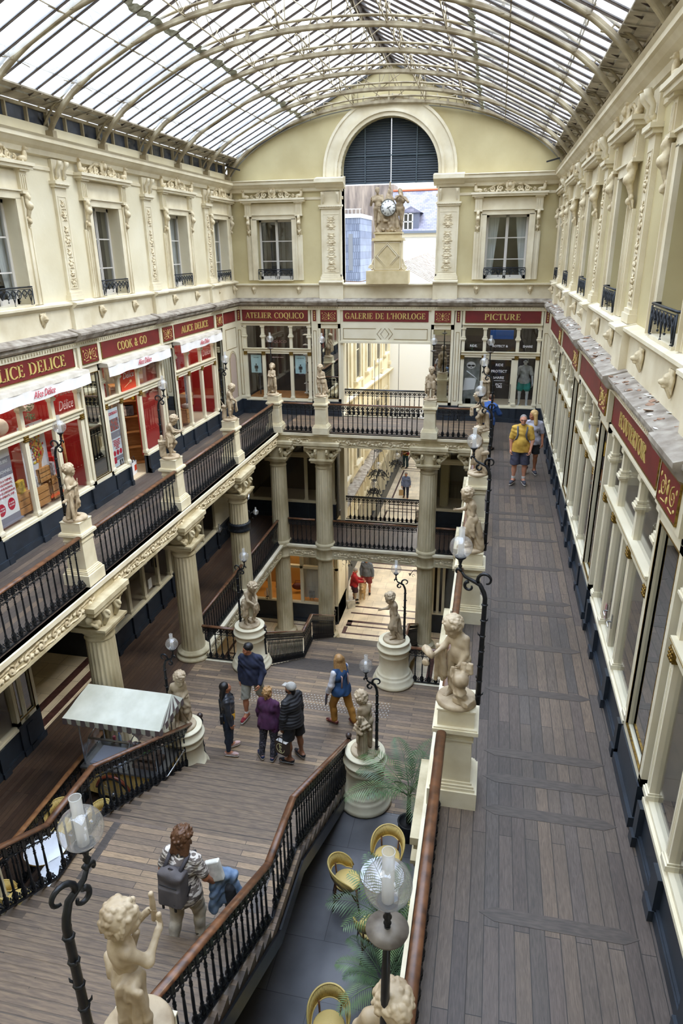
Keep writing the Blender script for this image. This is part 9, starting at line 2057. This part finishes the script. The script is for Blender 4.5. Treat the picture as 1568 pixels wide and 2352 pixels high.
R_=[(.97645,.2159,0)]
cam=bpy.data.cameras.new('camera'); co=bpy.data.objects.new('camera',cam); COL.objects.link(co); SC.camera=co
cam.sensor_fit='VERTICAL'; cam.sensor_height=36; cam.lens=36*1561.245/2352; cam.clip_end=300; cam.clip_start=.05
yaw,pitch,roll=0.21677851,0.36804383,-0.01278263
fw=Vector((-sin(yaw)*cos(pitch),cos(yaw)*cos(pitch),-sin(pitch))); r0=Vector((cos(yaw),sin(yaw),0)); u0=r0.cross(fw)
r=r0*cos(roll)+u0*sin(roll); u=-r0*sin(roll)+u0*cos(roll)
co.matrix_world=Matrix(((r.x,u.x,-fw.x,0),(r.y,u.y,-fw.y,0),(r.z,u.z,-fw.z,0),(0,0,0,1)))
SC.view_settings.view_transform='Standard'; SC.view_settings.look='None'; SC.view_settings.gamma=1; SC.view_settings.exposure=EXPO; SC.view_settings.use_curve_mapping=False
SC.cycles.use_denoising=True; SC.cycles.max_bounces=7; SC.cycles.diffuse_bounces=4; SC.cycles.glossy_bounces=3; SC.cycles.transparent_max_bounces=24; SC.cycles.transmission_bounces=4
SC.cycles.caustics_reflective=False; SC.cycles.caustics_refractive=False; SC.cycles.sample_clamp_indirect=6
UP=13.9
bpy.context.view_layer.update()
for o in list(COL.objects):
    if o.parent is None: o.matrix_world=Matrix.Translation((0,0,UP))@o.matrix_world

GROUPS={'marble_statue':'marble child statues on the pedestals','square_pedestal':'square cream pedestals of the upper gallery','round_pedestal':'round cream pedestals of the landing','globe_lamp':'globe lamps beside the statues','fluted_column':'fluted columns carrying the galleries','iron_balustrade':'iron balustrades with wooden handrails','stair_newel':'iron newels with ball finials','roof_arch':'curved iron arches under the glass roof','lattice_purlin':'lattice beams along the roof','bistro_chair':'yellow cane bistro chairs','bistro_table':'marble bistro tables','potted_palm':'potted palms around the cafe','wooden_crate':'pine crates in the red shop windows','shopfront':'cream shopfronts of the arcade','mirror_pier':'mirror piers between the shopfronts','paper_lantern':'paper lanterns in the shop window','awning':'white awning valances with red script','handbag':'bags in the lowest shop','shoe_pair':'shoes on the tailor shop shelf','shelf_box':'goods on the shelf inside the doorway','serving_bowl':'bowls on the cart','chandelier':'iron chandeliers in the passage','panelled_pier':'cream panelled piers','spectacle_rack':'rows of spectacles','pictogram_poster':'pictogram posters of the tailor shop'}
for o in COL.objects:
    if o.parent is None and o.get('label'):
        g=GROUPS.get(o.name.split('.')[0])
        if g and 'group' not in o.keys(): o['group']=g
